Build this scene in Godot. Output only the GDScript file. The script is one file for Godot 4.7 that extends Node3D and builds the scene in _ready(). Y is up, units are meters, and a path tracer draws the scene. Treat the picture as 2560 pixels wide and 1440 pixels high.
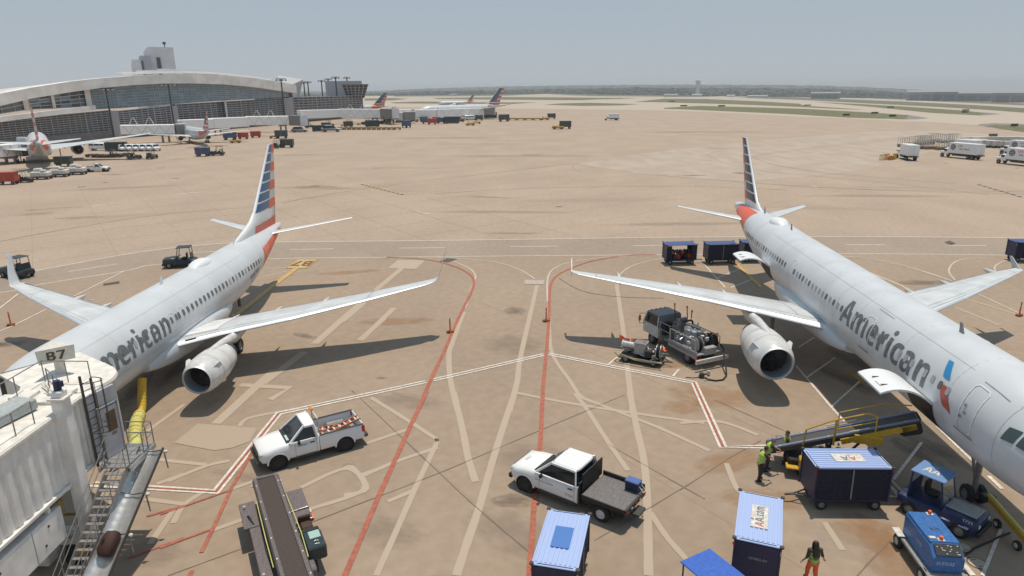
extends Node3D

const TAU2 := PI * 2.0
var st: SurfaceTool
var xf := Transform3D.IDENTITY
var sg := -1
var base_xf := Transform3D.IDENTITY
var M := {}
var taken := {}
var grime := {}
var rng := RandomNumberGenerator.new()


# ---------- scene tree helpers ----------
func numbered(called: String) -> String:
	if not taken.has(called):
		taken[called] = 0
		return called
	taken[called] += 1
	return "%s_%03d" % [called, taken[called]]


func tag(o: Node3D, label: String, category: String, group := "", kind := "") -> Node3D:
	if label: o.set_meta("label", label)
	if category: o.set_meta("category", category)
	if group: o.set_meta("group", group)
	if kind: o.set_meta("kind", kind)
	return o


func thing(called: String, label: String, category: String, at := Vector3.ZERO, turn := 0.0, group := "") -> Node3D:
	var o := Node3D.new()
	o.name = numbered(called)
	add_child(o)
	o.position = at
	o.rotation.y = turn
	tag(o, label, category, group)
	return o


func begin(group := -1) -> void:
	st = SurfaceTool.new()
	st.begin(Mesh.PRIMITIVE_TRIANGLES)
	xf = base_xf
	sg = group


func made(m: Material) -> ArrayMesh:
	st.generate_normals()
	var mesh: ArrayMesh = st.commit()
	if mesh.get_surface_count() > 0:
		mesh.surface_set_material(0, m)
	return mesh


func put(called: String, mesh: Mesh, parent: Node, at := Transform3D.IDENTITY) -> MeshInstance3D:
	var o := MeshInstance3D.new()
	o.mesh = mesh
	o.transform = at
	if parent == self:
		o.name = numbered(called)
		add_child(o)
	else:
		o.name = called
		parent.add_child(o, true)
	return o


func done(called: String, m: Material, parent: Node) -> MeshInstance3D:
	return put(called, made(m), parent)


func struct(called: String, m: Material) -> MeshInstance3D:
	var o := done(called, m, self)
	o.set_meta("kind", "structure")
	return o


func copy_of(o: Node3D, called: String, label: String, at: Vector3, turn: float, group := "") -> Node3D:
	var c: Node3D = o.duplicate()
	c.name = numbered(called)
	add_child(c)
	c.position = at
	c.rotation = Vector3(0, turn, 0)
	c.set_meta("label", label)
	if group: c.set_meta("group", group)
	return c


# ---------- shapes ----------
func tri(a: Vector3, b: Vector3, c: Vector3, ref: Vector3) -> void:
	var n := (b - a).cross(c - a)
	st.set_smooth_group(sg)
	st.add_vertex(xf * a)
	if n.dot((a + b + c) / 3.0 - ref) > 0.0:
		st.add_vertex(xf * c)
		st.add_vertex(xf * b)
	else:
		st.add_vertex(xf * b)
		st.add_vertex(xf * c)


func quad(a: Vector3, b: Vector3, c: Vector3, d: Vector3, ref: Vector3) -> void:
	tri(a, b, c, ref)
	tri(a, c, d, ref)


func box(c: Vector3, s: Vector3, bev := 0.0) -> void:
	var h := s * 0.5
	var b := minf(bev, minf(h.x, minf(h.y, h.z)) * 0.9)
	if b <= 0.0:
		for k in 3:
			for sgn in [-1.0, 1.0]:
				var q := []
				for e in [[-1.0, -1.0], [1.0, -1.0], [1.0, 1.0], [-1.0, 1.0]]:
					var p := Vector3.ZERO
					p[k] = sgn * h[k]
					p[(k + 1) % 3] = e[0] * h[(k + 1) % 3]
					p[(k + 2) % 3] = e[1] * h[(k + 2) % 3]
					q.append(c + p)
				quad(q[0], q[1], q[2], q[3], c)
		return
	for k in 3:
		var i := (k + 1) % 3
		var j := (k + 2) % 3
		for sgn in [-1.0, 1.0]:
			var q := []
			for e in [[-1.0, -1.0], [1.0, -1.0], [1.0, 1.0], [-1.0, 1.0]]:
				var p := Vector3.ZERO
				p[k] = sgn * h[k]
				p[i] = e[0] * (h[i] - b)
				p[j] = e[1] * (h[j] - b)
				q.append(c + p)
			quad(q[0], q[1], q[2], q[3], c)
			for s2 in [-1.0, 1.0]:
				var q2 := []
				for e in [[0, -1.0], [0, 1.0], [1, 1.0], [1, -1.0]]:
					var p := Vector3.ZERO
					p[k] = sgn * (h[k] if e[0] == 0 else h[k] - b)
					p[i] = s2 * (h[i] - b if e[0] == 0 else h[i])
					p[j] = e[1] * (h[j] - b)
					q2.append(c + p)
				quad(q2[0], q2[1], q2[2], q2[3], c)
	for x in [-1.0, 1.0]:
		for y in [-1.0, 1.0]:
			for z in [-1.0, 1.0]:
				var s3 := Vector3(x, y, z)
				tri(c + s3 * Vector3(h.x, h.y - b, h.z - b), c + s3 * Vector3(h.x - b, h.y, h.z - b), c + s3 * Vector3(h.x - b, h.y - b, h.z), c)


func frame_of(dir: Vector3, upv := Vector3.UP) -> Basis:
	var z := dir.normalized()
	var x := upv.cross(z)
	if x.length() < 0.001:
		x = Vector3.RIGHT.cross(z)
		if x.length() < 0.001:
			x = Vector3.BACK.cross(z)
	x = x.normalized()
	return Basis(x, z.cross(x), z)


func bar(a: Vector3, b: Vector3, w: float, h: float, bev := 0.0, upv := Vector3.UP) -> void:
	var keep := xf
	xf = xf * Transform3D(frame_of(b - a, upv), (a + b) * 0.5)
	box(Vector3.ZERO, Vector3(w, h, a.distance_to(b)), bev)
	xf = keep


func cyl(a: Vector3, b: Vector3, ra: float, rb := -1.0, n := 12, caps := true) -> void:
	if rb < 0.0: rb = ra
	var f := frame_of(b - a)
	var mid := (a + b) * 0.5
	var keep := sg
	for i in n:
		var t0 := TAU2 * i / n
		var t1 := TAU2 * (i + 1) / n
		var d0 := f.x * cos(t0) + f.y * sin(t0)
		var d1 := f.x * cos(t1) + f.y * sin(t1)
		sg = 1
		quad(a + d0 * ra, a + d1 * ra, b + d1 * rb, b + d0 * rb, mid)
		if caps:
			sg = -1
			if ra > 0.0: tri(a, a + d0 * ra, a + d1 * ra, mid)
			if rb > 0.0: tri(b, b + d0 * rb, b + d1 * rb, mid)
	sg = keep


func tube(pts: Array, r: float, n := 8) -> void:
	for i in pts.size() - 1:
		cyl(pts[i], pts[i + 1], r, r, n, i == 0 or i == pts.size() - 2)
	var keep := sg
	if n >= 8:
		for i in range(1, pts.size() - 1):
			ball(pts[i], r, 8, 5)
	sg = keep


func ball(c: Vector3, r: float, n := 12, m := 8, sc := Vector3.ONE) -> void:
	sg = 1
	for j in m:
		for i in n:
			var q := []
			for e in [[i, j], [i + 1, j], [i + 1, j + 1], [i, j + 1]]:
				var t: float = TAU2 * e[0] / n
				var f: float = PI * e[1] / m
				q.append(c + Vector3(sin(f) * cos(t), cos(f), sin(f) * sin(t)) * r * sc)
			if j > 0: tri(q[0], q[1], q[2], c)
			if j < m - 1: tri(q[0], q[2], q[3], c)


func lathe(prof: Array, n := 24, inside := false) -> void:
	# profile of Vector2(radius, along z); outward unless inside
	for k in prof.size() - 1:
		var p: Vector2 = prof[k]
		var q: Vector2 = prof[k + 1]
		for i in n:
			var t0 := TAU2 * i / n
			var t1 := TAU2 * (i + 1) / n
			var a := Vector3(cos(t0) * p.x, sin(t0) * p.x, p.y)
			var b := Vector3(cos(t1) * p.x, sin(t1) * p.x, p.y)
			var c := Vector3(cos(t1) * q.x, sin(t1) * q.x, q.y)
			var d := Vector3(cos(t0) * q.x, sin(t0) * q.x, q.y)
			var ref := Vector3(0, 0, (p.y + q.y) * 0.5)
			var face := (a + c) * 0.5
			if absf(p.y - q.y) < 0.0005:
				ref = face + Vector3(0, 0, 1.0 if q.x > p.x else -1.0)
				if inside: ref = face + (face - ref)
			elif inside:
				ref = face * 2.0 - ref
			if p.x > 0.0: tri(a, b, c, ref)
			if q.x > 0.0: tri(a, c, d, ref)


func loft(rings: Array, caps := true, smooth := 1) -> void:
	var centres := []
	for r in rings:
		var c := Vector3.ZERO
		for p in r: c += p
		centres.append(c / r.size())
	sg = smooth
	for k in rings.size() - 1:
		var ra: Array = rings[k]
		var rb: Array = rings[k + 1]
		var n := ra.size()
		var ref: Vector3 = (centres[k] + centres[k + 1]) * 0.5
		for i in n:
			var j := (i + 1) % n
			quad(ra[i], ra[j], rb[j], rb[i], ref)
	if caps:
		sg = -1
		for e in [0, rings.size() - 1]:
			var r: Array = rings[e]
			var inner: Vector3 = centres[1] if e == 0 else centres[e - 1]
			for i in r.size():
				tri(centres[e], r[i], r[(i + 1) % r.size()], inner)
	sg = -1


func plate(poly: PackedVector2Array, at: Transform3D, depth: float, bev := 0.0) -> void:
	# polygon in the xy plane of «at», thickness along its +z
	var keep := xf
	xf = xf * at
	var ids := Geometry2D.triangulate_polygon(poly)
	var inner := poly
	if bev > 0.0:
		var shrunk := Geometry2D.offset_polygon(poly, -bev)
		if shrunk.size() == 1 and shrunk[0].size() == poly.size(): inner = poly
	for k in range(0, ids.size(), 3):
		for z in [0.0, depth]:
			var a := Vector3(inner[ids[k]].x, inner[ids[k]].y, z)
			var b := Vector3(inner[ids[k + 1]].x, inner[ids[k + 1]].y, z)
			var c := Vector3(inner[ids[k + 2]].x, inner[ids[k + 2]].y, z)
			tri(a, b, c, (a + b + c) / 3.0 + Vector3(0, 0, 1.0 if z == 0.0 else -1.0))
	var cw := Geometry2D.is_polygon_clockwise(poly)
	for i in poly.size():
		var p := poly[i]
		var q := poly[(i + 1) % poly.size()]
		var d := (q - p).normalized()
		var out := Vector2(d.y, -d.x) * (-1.0 if cw else 1.0)
		var mid := (p + q) * 0.5 - out
		quad(Vector3(p.x, p.y, 0), Vector3(q.x, q.y, 0), Vector3(q.x, q.y, depth), Vector3(p.x, p.y, depth), Vector3(mid.x, mid.y, depth * 0.5))
	xf = keep


func rounded(w: float, h: float, r: float, n := 4) -> PackedVector2Array:
	var out := PackedVector2Array()
	for k in 4:
		var c := Vector2((w * 0.5 - r) * (1 if k in [0, 3] else -1), (h * 0.5 - r) * (1 if k < 2 else -1))
		for i in n + 1:
			var t := PI * 0.5 * (k + float(i) / n)
			out.append(c + Vector2(cos(t), sin(t)) * r)
	return out


# the airport ground: level round the gates, falling gently beyond x = 150
func gy(x: float) -> float:
	return -0.022 * maxf(0.0, x - 150.0)


var layer := 0

func sheet(poly: PackedVector2Array, y: float) -> void:
	layer += 1
	y += layer * 0.0001
	for half in [[-20000.0, 150.0], [150.0, 20000.0]]:
		var clip := PackedVector2Array([Vector2(half[0], -20000), Vector2(half[1], -20000), Vector2(half[1], 20000), Vector2(half[0], 20000)])
		for part in Geometry2D.intersect_polygons(poly, clip):
			var ids := Geometry2D.triangulate_polygon(part)
			for k in range(0, ids.size(), 3):
				var q := []
				for e in 3:
					var p: Vector2 = part[ids[k + e]]
					q.append(Vector3(p.x, gy(p.x) + y, p.y))
				tri(q[0], q[1], q[2], (q[0] + q[1] + q[2]) / 3.0 + Vector3.DOWN)


func smooth_line(pts: Array, steps := 6) -> Array:
	var out := []
	for i in pts.size() - 1:
		var a: Vector2 = pts[maxi(i - 1, 0)]
		var b: Vector2 = pts[i]
		var c: Vector2 = pts[i + 1]
		var d: Vector2 = pts[mini(i + 2, pts.size() - 1)]
		for k in steps:
			out.append(b.cubic_interpolate(c, a, d, float(k) / steps))
	out.append(pts[-1])
	return out


func stripe(pts: Array, w: float, y: float, wobble := 0.0) -> void:
	# a painted line of width w through ground points (x, z); each lies a hair above the one before
	layer += 1
	y += layer * 0.0001
	var left := []
	var right := []
	for i in pts.size():
		var a: Vector2 = pts[maxi(i - 1, 0)]
		var b: Vector2 = pts[mini(i + 1, pts.size() - 1)]
		var p: Vector2 = pts[i]
		var n := (b - a).normalized().orthogonal()
		if i > 0 and i < pts.size() - 1:
			var n0: Vector2 = (p - a).normalized().orthogonal()
			n = n / maxf(0.35, n.dot(n0))
		var ww := w * 0.5 * (1.0 + wobble * rng.randf_range(-1, 1))
		left.append(Vector3(p.x + n.x * ww, gy(p.x) + y, p.y + n.y * ww))
		right.append(Vector3(p.x - n.x * ww, gy(p.x) + y, p.y - n.y * ww))
	for i in pts.size() - 1:
		quad(left[i], left[i + 1], right[i + 1], right[i], (left[i] + right[i + 1]) * 0.5 + Vector3.DOWN)


# ---------- lettering ----------
var fonts := {}
var letter_cache := {}

func letters(s: String, bold := true, serif := false) -> Array:
	# flat triangles of a line of text, scaled to a unit box (x right, y up); also its aspect
	var key := s + str(bold) + str(serif)
	if letter_cache.has(key): return letter_cache[key]
	var fk := "%s%s" % [bold, serif]
	if not fonts.has(fk):
		var f := SystemFont.new()
		f.font_names = PackedStringArray(["Droid Serif" if serif else "Droid Sans"])
		f.font_weight = 700 if bold else 400
		fonts[fk] = f
	var t := TextMesh.new()
	t.font = fonts[fk]
	t.text = s
	t.font_size = 64
	t.pixel_size = 0.01
	t.depth = 0.0
	t.curve_step = 1.5
	var arr := t.get_mesh_arrays()
	var vs: PackedVector3Array = arr[Mesh.ARRAY_VERTEX]
	var ix: PackedInt32Array = arr[Mesh.ARRAY_INDEX] if arr[Mesh.ARRAY_INDEX] != null else PackedInt32Array(range(vs.size()))
	var lo := Vector2(1e9, 1e9)
	var hi := -lo
	for p in vs:
		lo = lo.min(Vector2(p.x, p.y))
		hi = hi.max(Vector2(p.x, p.y))
	var out := []
	for i in ix:
		out.append(Vector2((vs[i].x - lo.x) / (hi.x - lo.x), (vs[i].y - lo.y) / (hi.y - lo.y)))
	letter_cache[key] = [out, (hi.x - lo.x) / (hi.y - lo.y)]
	return letter_cache[key]


func write(s: String, at: Transform3D, h: float, w := 0.0, bold := true, squash := 1.0) -> void:
	# lettering centred on «at», facing its +z
	var l := letters(s, bold)
	if w <= 0.0: w = h * l[1] * squash
	var keep := xf
	xf = xf * at
	var vs: Array = l[0]
	for i in range(0, vs.size(), 3):
		var q := []
		for e in 3: q.append(Vector3((vs[i + e].x - 0.5) * w, (vs[i + e].y - 0.5) * h, 0))
		tri(q[0], q[1], q[2], (q[0] + q[1] + q[2]) / 3.0 - Vector3(0, 0, 1))
	xf = keep


# ---------- materials ----------
func lin(r: float, g: float, b: float) -> Color:
	return Color(r, g, b).linear_to_srgb()


func noise_tex(freq: float, lo: Color, hi: Color, seed_: int, oct := 4, size := 512, mid := 0.5) -> NoiseTexture2D:
	var n := FastNoiseLite.new()
	n.noise_type = FastNoiseLite.TYPE_SIMPLEX_SMOOTH
	n.frequency = freq
	n.fractal_octaves = oct
	n.seed = seed_
	var t := NoiseTexture2D.new()
	t.width = size
	t.height = size
	t.seamless = true
	t.noise = n
	var g := Gradient.new()
	g.offsets = PackedFloat32Array([maxf(0.0, mid - 0.3), minf(1.0, mid + 0.3)])
	g.colors = PackedColorArray([lo, hi])
	t.color_ramp = g
	return t


func mat(key: String, r: float, g: float, b: float, rough := 0.6, metal := 0.0, dirt := "", dirt_scale := 0.5) -> StandardMaterial3D:
	var m := StandardMaterial3D.new()
	m.albedo_color = lin(r, g, b)
	m.roughness = rough
	m.metallic = metal
	m.resource_name = key
	if dirt:
		m.albedo_texture = grime[dirt]
		m.uv1_triplanar = true
		m.uv1_scale = Vector3.ONE * dirt_scale
	M[key] = m
	return m


func _ready() -> void:
	rng.seed = 7
	var cam := Camera3D.new()
	cam.name = "camera"
	cam.fov = 46.6911
	cam.near = 0.5
	cam.far = 16000.0
	cam.position = Vector3(0, 17.7613, 0)
	cam.basis = Basis.from_euler(Vector3(-0.28856, 0, 0)) * Basis(Vector3(0, 0, 1), -0.01081)
	add_child(cam)
	cam.current = true

	var e := Environment.new()
	e.background_mode = Environment.BG_SKY
	var sky := ProceduralSkyMaterial.new()
	sky.sky_top_color = Color(0.575, 0.668, 0.752)
	sky.sky_horizon_color = Color(0.70, 0.725, 0.74)
	sky.sky_curve = 0.13
	sky.ground_horizon_color = Color(0.68, 0.69, 0.69)
	sky.ground_bottom_color = Color(0.55, 0.50, 0.45)
	sky.sky_energy_multiplier = 1.0
	var s := Sky.new()
	s.sky_material = sky
	e.sky = s
	e.tonemap_mode = Environment.TONE_MAPPER_LINEAR
	e.tonemap_exposure = 1.05
	e.fog_enabled = true
	e.fog_density = 0.00015
	e.fog_light_color = Color(0.85, 0.87, 0.89)
	e.fog_sky_affect = 0.0
	e.sdfgi_enabled = true
	e.ssao_enabled = true
	e.ssil_enabled = true
	var we := WorldEnvironment.new()
	we.name = "environment"
	we.environment = e
	add_child(we)

	var sun := DirectionalLight3D.new()
	sun.name = "sun"
	sun.light_energy = 1.15
	sun.light_color = Color(1.0, 0.95, 0.88)
	sun.light_angular_distance = 0.5
	sun.shadow_enabled = true
	sun.basis = Basis.looking_at(Vector3(-0.10, -1.0, 0.22).normalized(), Vector3.BACK)
	add_child(sun)

	make_materials()
	build_ground()
	build_markings()
	build_horizon()
	build_terminal()
	build_near_airliners()
	build_far_airliners()
	build_jet_bridge()
	build_near_vehicles()
	build_fuel_equipment()
	build_loaders()
	build_people()
	build_middle_distance()
	build_far_vehicles()


func make_materials() -> void:
	grime.soft = noise_tex(0.012, Color(0.86, 0.85, 0.84), Color(1, 1, 1), 3, 5)
	grime.faint = noise_tex(0.008, Color(0.91, 0.91, 0.91), Color(1, 1, 1), 5, 4)
	grime.heavy = noise_tex(0.02, Color(0.55, 0.52, 0.48), Color(1, 1, 1), 9, 5)
	grime.rust = noise_tex(0.03, Color(0.62, 0.42, 0.28), Color(1, 1, 1), 12, 5, 512, 0.42)
	grime.skin = noise_tex(0.006, Color(0.955, 0.955, 0.95), Color(1, 1, 1), 15, 3)
	mat("silver", 0.57, 0.60, 0.63, 0.33, 0.0, "skin", 0.15)
	mat("skin_line", 0.36, 0.375, 0.39, 0.5)
	mat("far_bridge", 0.86, 0.85, 0.83, 0.5)
	mat("wing_grey", 0.58, 0.605, 0.62, 0.4, 0.0, "faint", 0.12)
	mat("polished", 0.66, 0.69, 0.72, 0.5, 0.5)
	mat("nacelle", 0.62, 0.62, 0.61, 0.35, 0.0, "faint", 0.4)
	mat("tail_white", 0.70, 0.72, 0.73, 0.35)
	mat("tail_blue", 0.03, 0.115, 0.235, 0.35)
	mat("tail_navy", 0.028, 0.05, 0.095, 0.35)
	mat("tail_red", 0.66, 0.115, 0.055, 0.4)
	mat("tail_pale", 0.52, 0.54, 0.56, 0.4)
	mat("flag_blue", 0.02, 0.22, 0.47, 0.35)
	mat("flag_red", 0.42, 0.055, 0.03, 0.35)
	mat("title_grey", 0.115, 0.13, 0.145, 0.4)
	mat("line_grey", 0.24, 0.25, 0.26, 0.6)
	mat("pale_line", 0.74, 0.75, 0.75, 0.5)
	mat("cabin_glass", 0.12, 0.125, 0.125, 0.2)
	mat("cabin_shade", 0.33, 0.34, 0.345, 0.35)
	mat("dark_glass", 0.018, 0.024, 0.028, 0.06)
	mat("cockpit_glass", 0.05, 0.075, 0.08, 0.05)
	mat("black", 0.012, 0.012, 0.013, 0.6)
	mat("rubber", 0.022, 0.021, 0.02, 0.85, 0.0, "soft", 2.0)
	mat("dark_metal", 0.07, 0.068, 0.066, 0.5, 0.3, "soft", 1.0)
	mat("grey_metal", 0.27, 0.27, 0.27, 0.45, 0.35, "soft", 1.0)
	mat("bright_metal", 0.56, 0.56, 0.55, 0.3, 0.6, "faint", 1.0)
	mat("grey_paint", 0.30, 0.295, 0.29, 0.55, 0.0, "soft", 0.7)
	mat("deck_grey", 0.165, 0.155, 0.155, 0.7, 0.0, "soft", 0.8)
	mat("white_paint", 0.74, 0.745, 0.75, 0.3)
	mat("worn_white", 0.66, 0.64, 0.60, 0.55, 0.0, "soft", 0.6)
	mat("bridge_white", 0.80, 0.775, 0.735, 0.5, 0.0, "faint", 0.2)
	mat("bridge_roof", 0.74, 0.71, 0.65, 0.6, 0.0, "faint", 0.4)
	mat("bridge_grey", 0.46, 0.455, 0.47, 0.5, 0.0, "faint", 0.5)
	mat("navy", 0.014, 0.02, 0.075, 0.45, 0.0, "soft", 0.8)
	mat("navy_curtain", 0.013, 0.016, 0.05, 0.8, 0.0, "heavy", 0.6)
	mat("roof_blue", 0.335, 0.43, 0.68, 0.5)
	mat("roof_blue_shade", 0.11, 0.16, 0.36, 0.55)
	mat("panel_blue", 0.055, 0.165, 0.45, 0.5)
	mat("canopy_blue", 0.025, 0.11, 0.48, 0.5, 0.0, "faint", 1.0)
	mat("unit_blue", 0.04, 0.155, 0.42, 0.4, 0.0, "soft", 0.8)
	mat("tug_blue", 0.02, 0.035, 0.11, 0.4, 0.0, "soft", 0.8)
	mat("tug_roof", 0.13, 0.245, 0.46, 0.5)
	mat("teal_dark", 0.02, 0.04, 0.05, 0.4, 0.0, "soft", 0.8)
	mat("yellow", 0.60, 0.36, 0.03, 0.5, 0.0, "soft", 1.0)
	mat("hose_yellow", 0.66, 0.43, 0.035, 0.6, 0.0, "soft", 1.0)
	mat("hose_pale", 0.60, 0.60, 0.20, 0.7, 0.0, "soft", 1.0)
	mat("orange", 0.62, 0.14, 0.03, 0.55, 0.0, "soft", 2.0)
	mat("flag_orange", 0.85, 0.13, 0.04, 0.6)
	mat("ladder_orange", 0.48, 0.14, 0.055, 0.6)
	mat("red_cart", 0.46, 0.07, 0.035, 0.55, 0.0, "soft", 0.8)
	mat("belt_brown", 0.062, 0.043, 0.036, 0.75, 0.0, "soft", 1.2)
	mat("belt_edge", 0.15, 0.125, 0.125, 0.55, 0.0, "soft", 1.0)
	mat("tail_lamp", 0.45, 0.02, 0.015, 0.25)
	mat("amber", 0.75, 0.25, 0.03, 0.25)
	mat("headlamp", 0.55, 0.55, 0.53, 0.12)
	mat("aluminium", 0.42, 0.42, 0.42, 0.4, 0.5, "soft", 1.0)
	mat("rim_silver", 0.55, 0.55, 0.55, 0.4)
	mat("facade_glass", 0.055, 0.065, 0.08, 0.12, 0.0)
	mat("facade_dark", 0.018, 0.02, 0.026, 0.15)
	mat("facade_brown", 0.06, 0.05, 0.045, 0.2)
	mat("facade_teal", 0.035, 0.07, 0.085, 0.12)
	mat("arch_glass", 0.15, 0.23, 0.285, 0.18)
	mat("arch_glass_pale", 0.20, 0.29, 0.345, 0.18)
	mat("mullion", 0.42, 0.42, 0.43, 0.5)
	mat("pale_concrete", 0.82, 0.79, 0.74, 0.7, 0.0, "faint", 0.03)
	mat("roof_pale", 0.62, 0.60, 0.57, 0.6, 0.0, "faint", 0.03)
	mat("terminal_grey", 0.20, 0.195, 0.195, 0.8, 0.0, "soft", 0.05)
	mat("tower_white", 0.74, 0.75, 0.77, 0.6, 0.0, "faint", 0.03)
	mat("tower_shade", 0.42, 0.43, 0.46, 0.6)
	mat("skin", 0.30, 0.16, 0.105, 0.6)
	mat("skin_light", 0.45, 0.26, 0.18, 0.6)
	mat("hair_dark", 0.018, 0.010, 0.007, 0.5)
	mat("vest", 0.42, 0.60, 0.06, 0.7)
	mat("vest_green", 0.22, 0.50, 0.05, 0.7)
	mat("trousers_dark", 0.028, 0.024, 0.028, 0.85)
	mat("trousers_orange", 0.72, 0.13, 0.04, 0.8)
	mat("shirt_dark", 0.035, 0.035, 0.045, 0.85)


# ---------- ground ----------
func build_ground() -> void:
	var m := mat("concrete", 0.395, 0.308, 0.234, 0.88)
	var big := noise_tex(0.006, Color(0.955, 0.95, 0.95), Color(1.0, 1.0, 1.0), 21, 6, 1024)
	m.albedo_texture = big
	m.uv1_triplanar = true
	m.uv1_world_triplanar = true
	m.uv1_scale = Vector3(1.0 / 95.0, 1.0 / 95.0, 1.0 / 140.0)
	m.detail_enabled = true
	m.detail_blend_mode = BaseMaterial3D.BLEND_MODE_MUL
	m.detail_albedo = noise_tex(0.012, Color(0.95, 0.945, 0.94), Color(1.0, 1.0, 1.0), 33, 8, 1024)
	m.detail_uv_layer = BaseMaterial3D.DETAIL_UV_2
	m.uv2_triplanar = true
	m.uv2_world_triplanar = true
	m.uv2_scale = Vector3.ONE / 11.3
	begin()
	sheet(PackedVector2Array([Vector2(-9000, 400), Vector2(-9000, -12000), Vector2(9000, -12000), Vector2(9000, 400)]), 0.0)
	struct("apron_ground", m)

	# service road, a little greyer than the apron
	var r := mat("road_concrete", 0.325, 0.262, 0.206, 0.88)
	r.albedo_texture = m.albedo_texture
	r.uv1_triplanar = true
	r.uv1_world_triplanar = true
	r.uv1_scale = m.uv1_scale
	r.detail_enabled = true
	r.detail_blend_mode = BaseMaterial3D.BLEND_MODE_MUL
	r.detail_albedo = m.detail_albedo
	r.detail_uv_layer = BaseMaterial3D.DETAIL_UV_2
	r.uv2_triplanar = true
	r.uv2_world_triplanar = true
	r.uv2_scale = m.uv2_scale
	var upper := [Vector2(-53.65, -64.41), Vector2(-50.5, -67.8), Vector2(-43.46, -76.31), Vector2(-35.37, -80.6), Vector2(-25.69, -80.91), Vector2(-7.85, -80.82), Vector2(20.94, -81.22), Vector2(42.92, -80.45), Vector2(64.51, -78.43)]
	var lower := [Vector2(-49.79, -59.38), Vector2(-47.14, -60.82), Vector2(-46.07, -62.96), Vector2(-40.41, -67.71), Vector2(-38.32, -70.29), Vector2(-26.61, -72.28), Vector2(-16.92, -72.4), Vector2(-0.41, -72.4), Vector2(16.51, -72.19), Vector2(36.21, -71.85), Vector2(54.23, -70.29), Vector2(58.65, -69.72)]
	begin()
	var poly := PackedVector2Array()
	for p in smooth_line(upper, 4): poly.append(p)
	var back := smooth_line(lower, 4)
	back.reverse()
	for p in back: poly.append(p)
	sheet(poly, 0.004)
	struct("service_road", r)
	var wl := mat("line_white", 0.70, 0.645, 0.58, 0.8, 0.0, "soft", 0.5)
	begin()
	stripe(smooth_line(upper, 4), 0.20, 0.012)
	stripe(smooth_line(lower, 4), 0.16, 0.012)
	for d in [[Vector2(-46.4, -67.63), Vector2(-43.09, -70.67)], [Vector2(-37.33, -75.83), Vector2(-34.7, -76.11)], [Vector2(-26.1, -76.72), Vector2(-21.01, -76.89)], [Vector2(-13.3, -76.84), Vector2(-7.87, -76.79)], [Vector2(-0.18, -77.05), Vector2(5.49, -76.99)], [Vector2(14.29, -76.77), Vector2(17.98, -76.8)], [Vector2(39.14, -76.09), Vector2(43.56, -75.88)], [Vector2(50.41, -75.13), Vector2(54.71, -74.92)], [Vector2(58.36, -74.75), Vector2(60.66, -74.63)]]:
		stripe(d, 0.17, 0.012)
	struct("road_lines", wl)

	# the stands before the road, darker with use
	var sc := mat("stand_concrete", 0.335, 0.258, 0.189, 0.88)
	for k in ["albedo_texture", "uv1_triplanar", "uv1_world_triplanar", "uv1_scale", "detail_enabled", "detail_blend_mode", "detail_albedo", "detail_uv_layer", "uv2_triplanar", "uv2_world_triplanar", "uv2_scale"]: sc.set(k, m.get(k))
	begin()
	poly = PackedVector2Array([Vector2(-90, 20)])
	back.reverse()
	for p in back: poly.append(p)
	poly.append(Vector2(90, 20))
	sheet(poly, 0.002)
	struct("stand_concrete", sc)
	# paler, worn fan of concrete beyond the right-hand airliner
	var pale := mat("worn_concrete", 0.398, 0.326, 0.262, 0.88)
	pale.albedo_texture = noise_tex(0.01, Color(0.94, 0.935, 0.93), Color(1, 1, 1), 44, 6)
	pale.uv1_triplanar = true
	pale.uv1_world_triplanar = true
	pale.uv1_scale = Vector3(0.03, 0.03, 0.012)
	begin()
	var fan := PackedVector2Array()
	for p in smooth_line([Vector2(16.57, -168.09), Vector2(30.86, -184.11), Vector2(48.4, -203.35), Vector2(86.32, -235.48), Vector2(128.22, -265.47), Vector2(162.67, -285.2), Vector2(189.08, -282.04), Vector2(172.06, -243.26), Vector2(125.29, -197.78), Vector2(97.12, -168.34), Vector2(77.18, -148.53), Vector2(59.53, -138.02), Vector2(45.48, -132.88), Vector2(35.02, -138.82), Vector2(25.19, -149.55), Vector2(16.57, -168.09)], 4): fan.append(p)
	fan.remove_at(fan.size() - 1)
	sheet(fan, 0.003)
	struct("worn_concrete_patch", pale)

	# slab joints on two crossing directions, most of them hardly visible
	var jd := mat("joint_dark", 0.13, 0.095, 0.07, 0.9)
	var jf := mat("joint_faint", 0.285, 0.222, 0.168, 0.9)
	var ua := Vector2(0.785, -0.62)
	var ub := Vector2(0.569, 0.822)
	begin()
	for k in range(-14, 16):
		for dir in 2:
			var along: Vector2 = ua if dir == 0 else ub
			var base: Vector2 = (Vector2(-7.55, -25.55) if dir == 0 else Vector2(-9.05, -36.48)) + (ub if dir == 0 else ua) * 8.05 * k
			stripe([base - along * 220.0, base + along * 220.0], 0.05, 0.0055)
	struct("faint_slab_joints", jf)
	begin()
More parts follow.
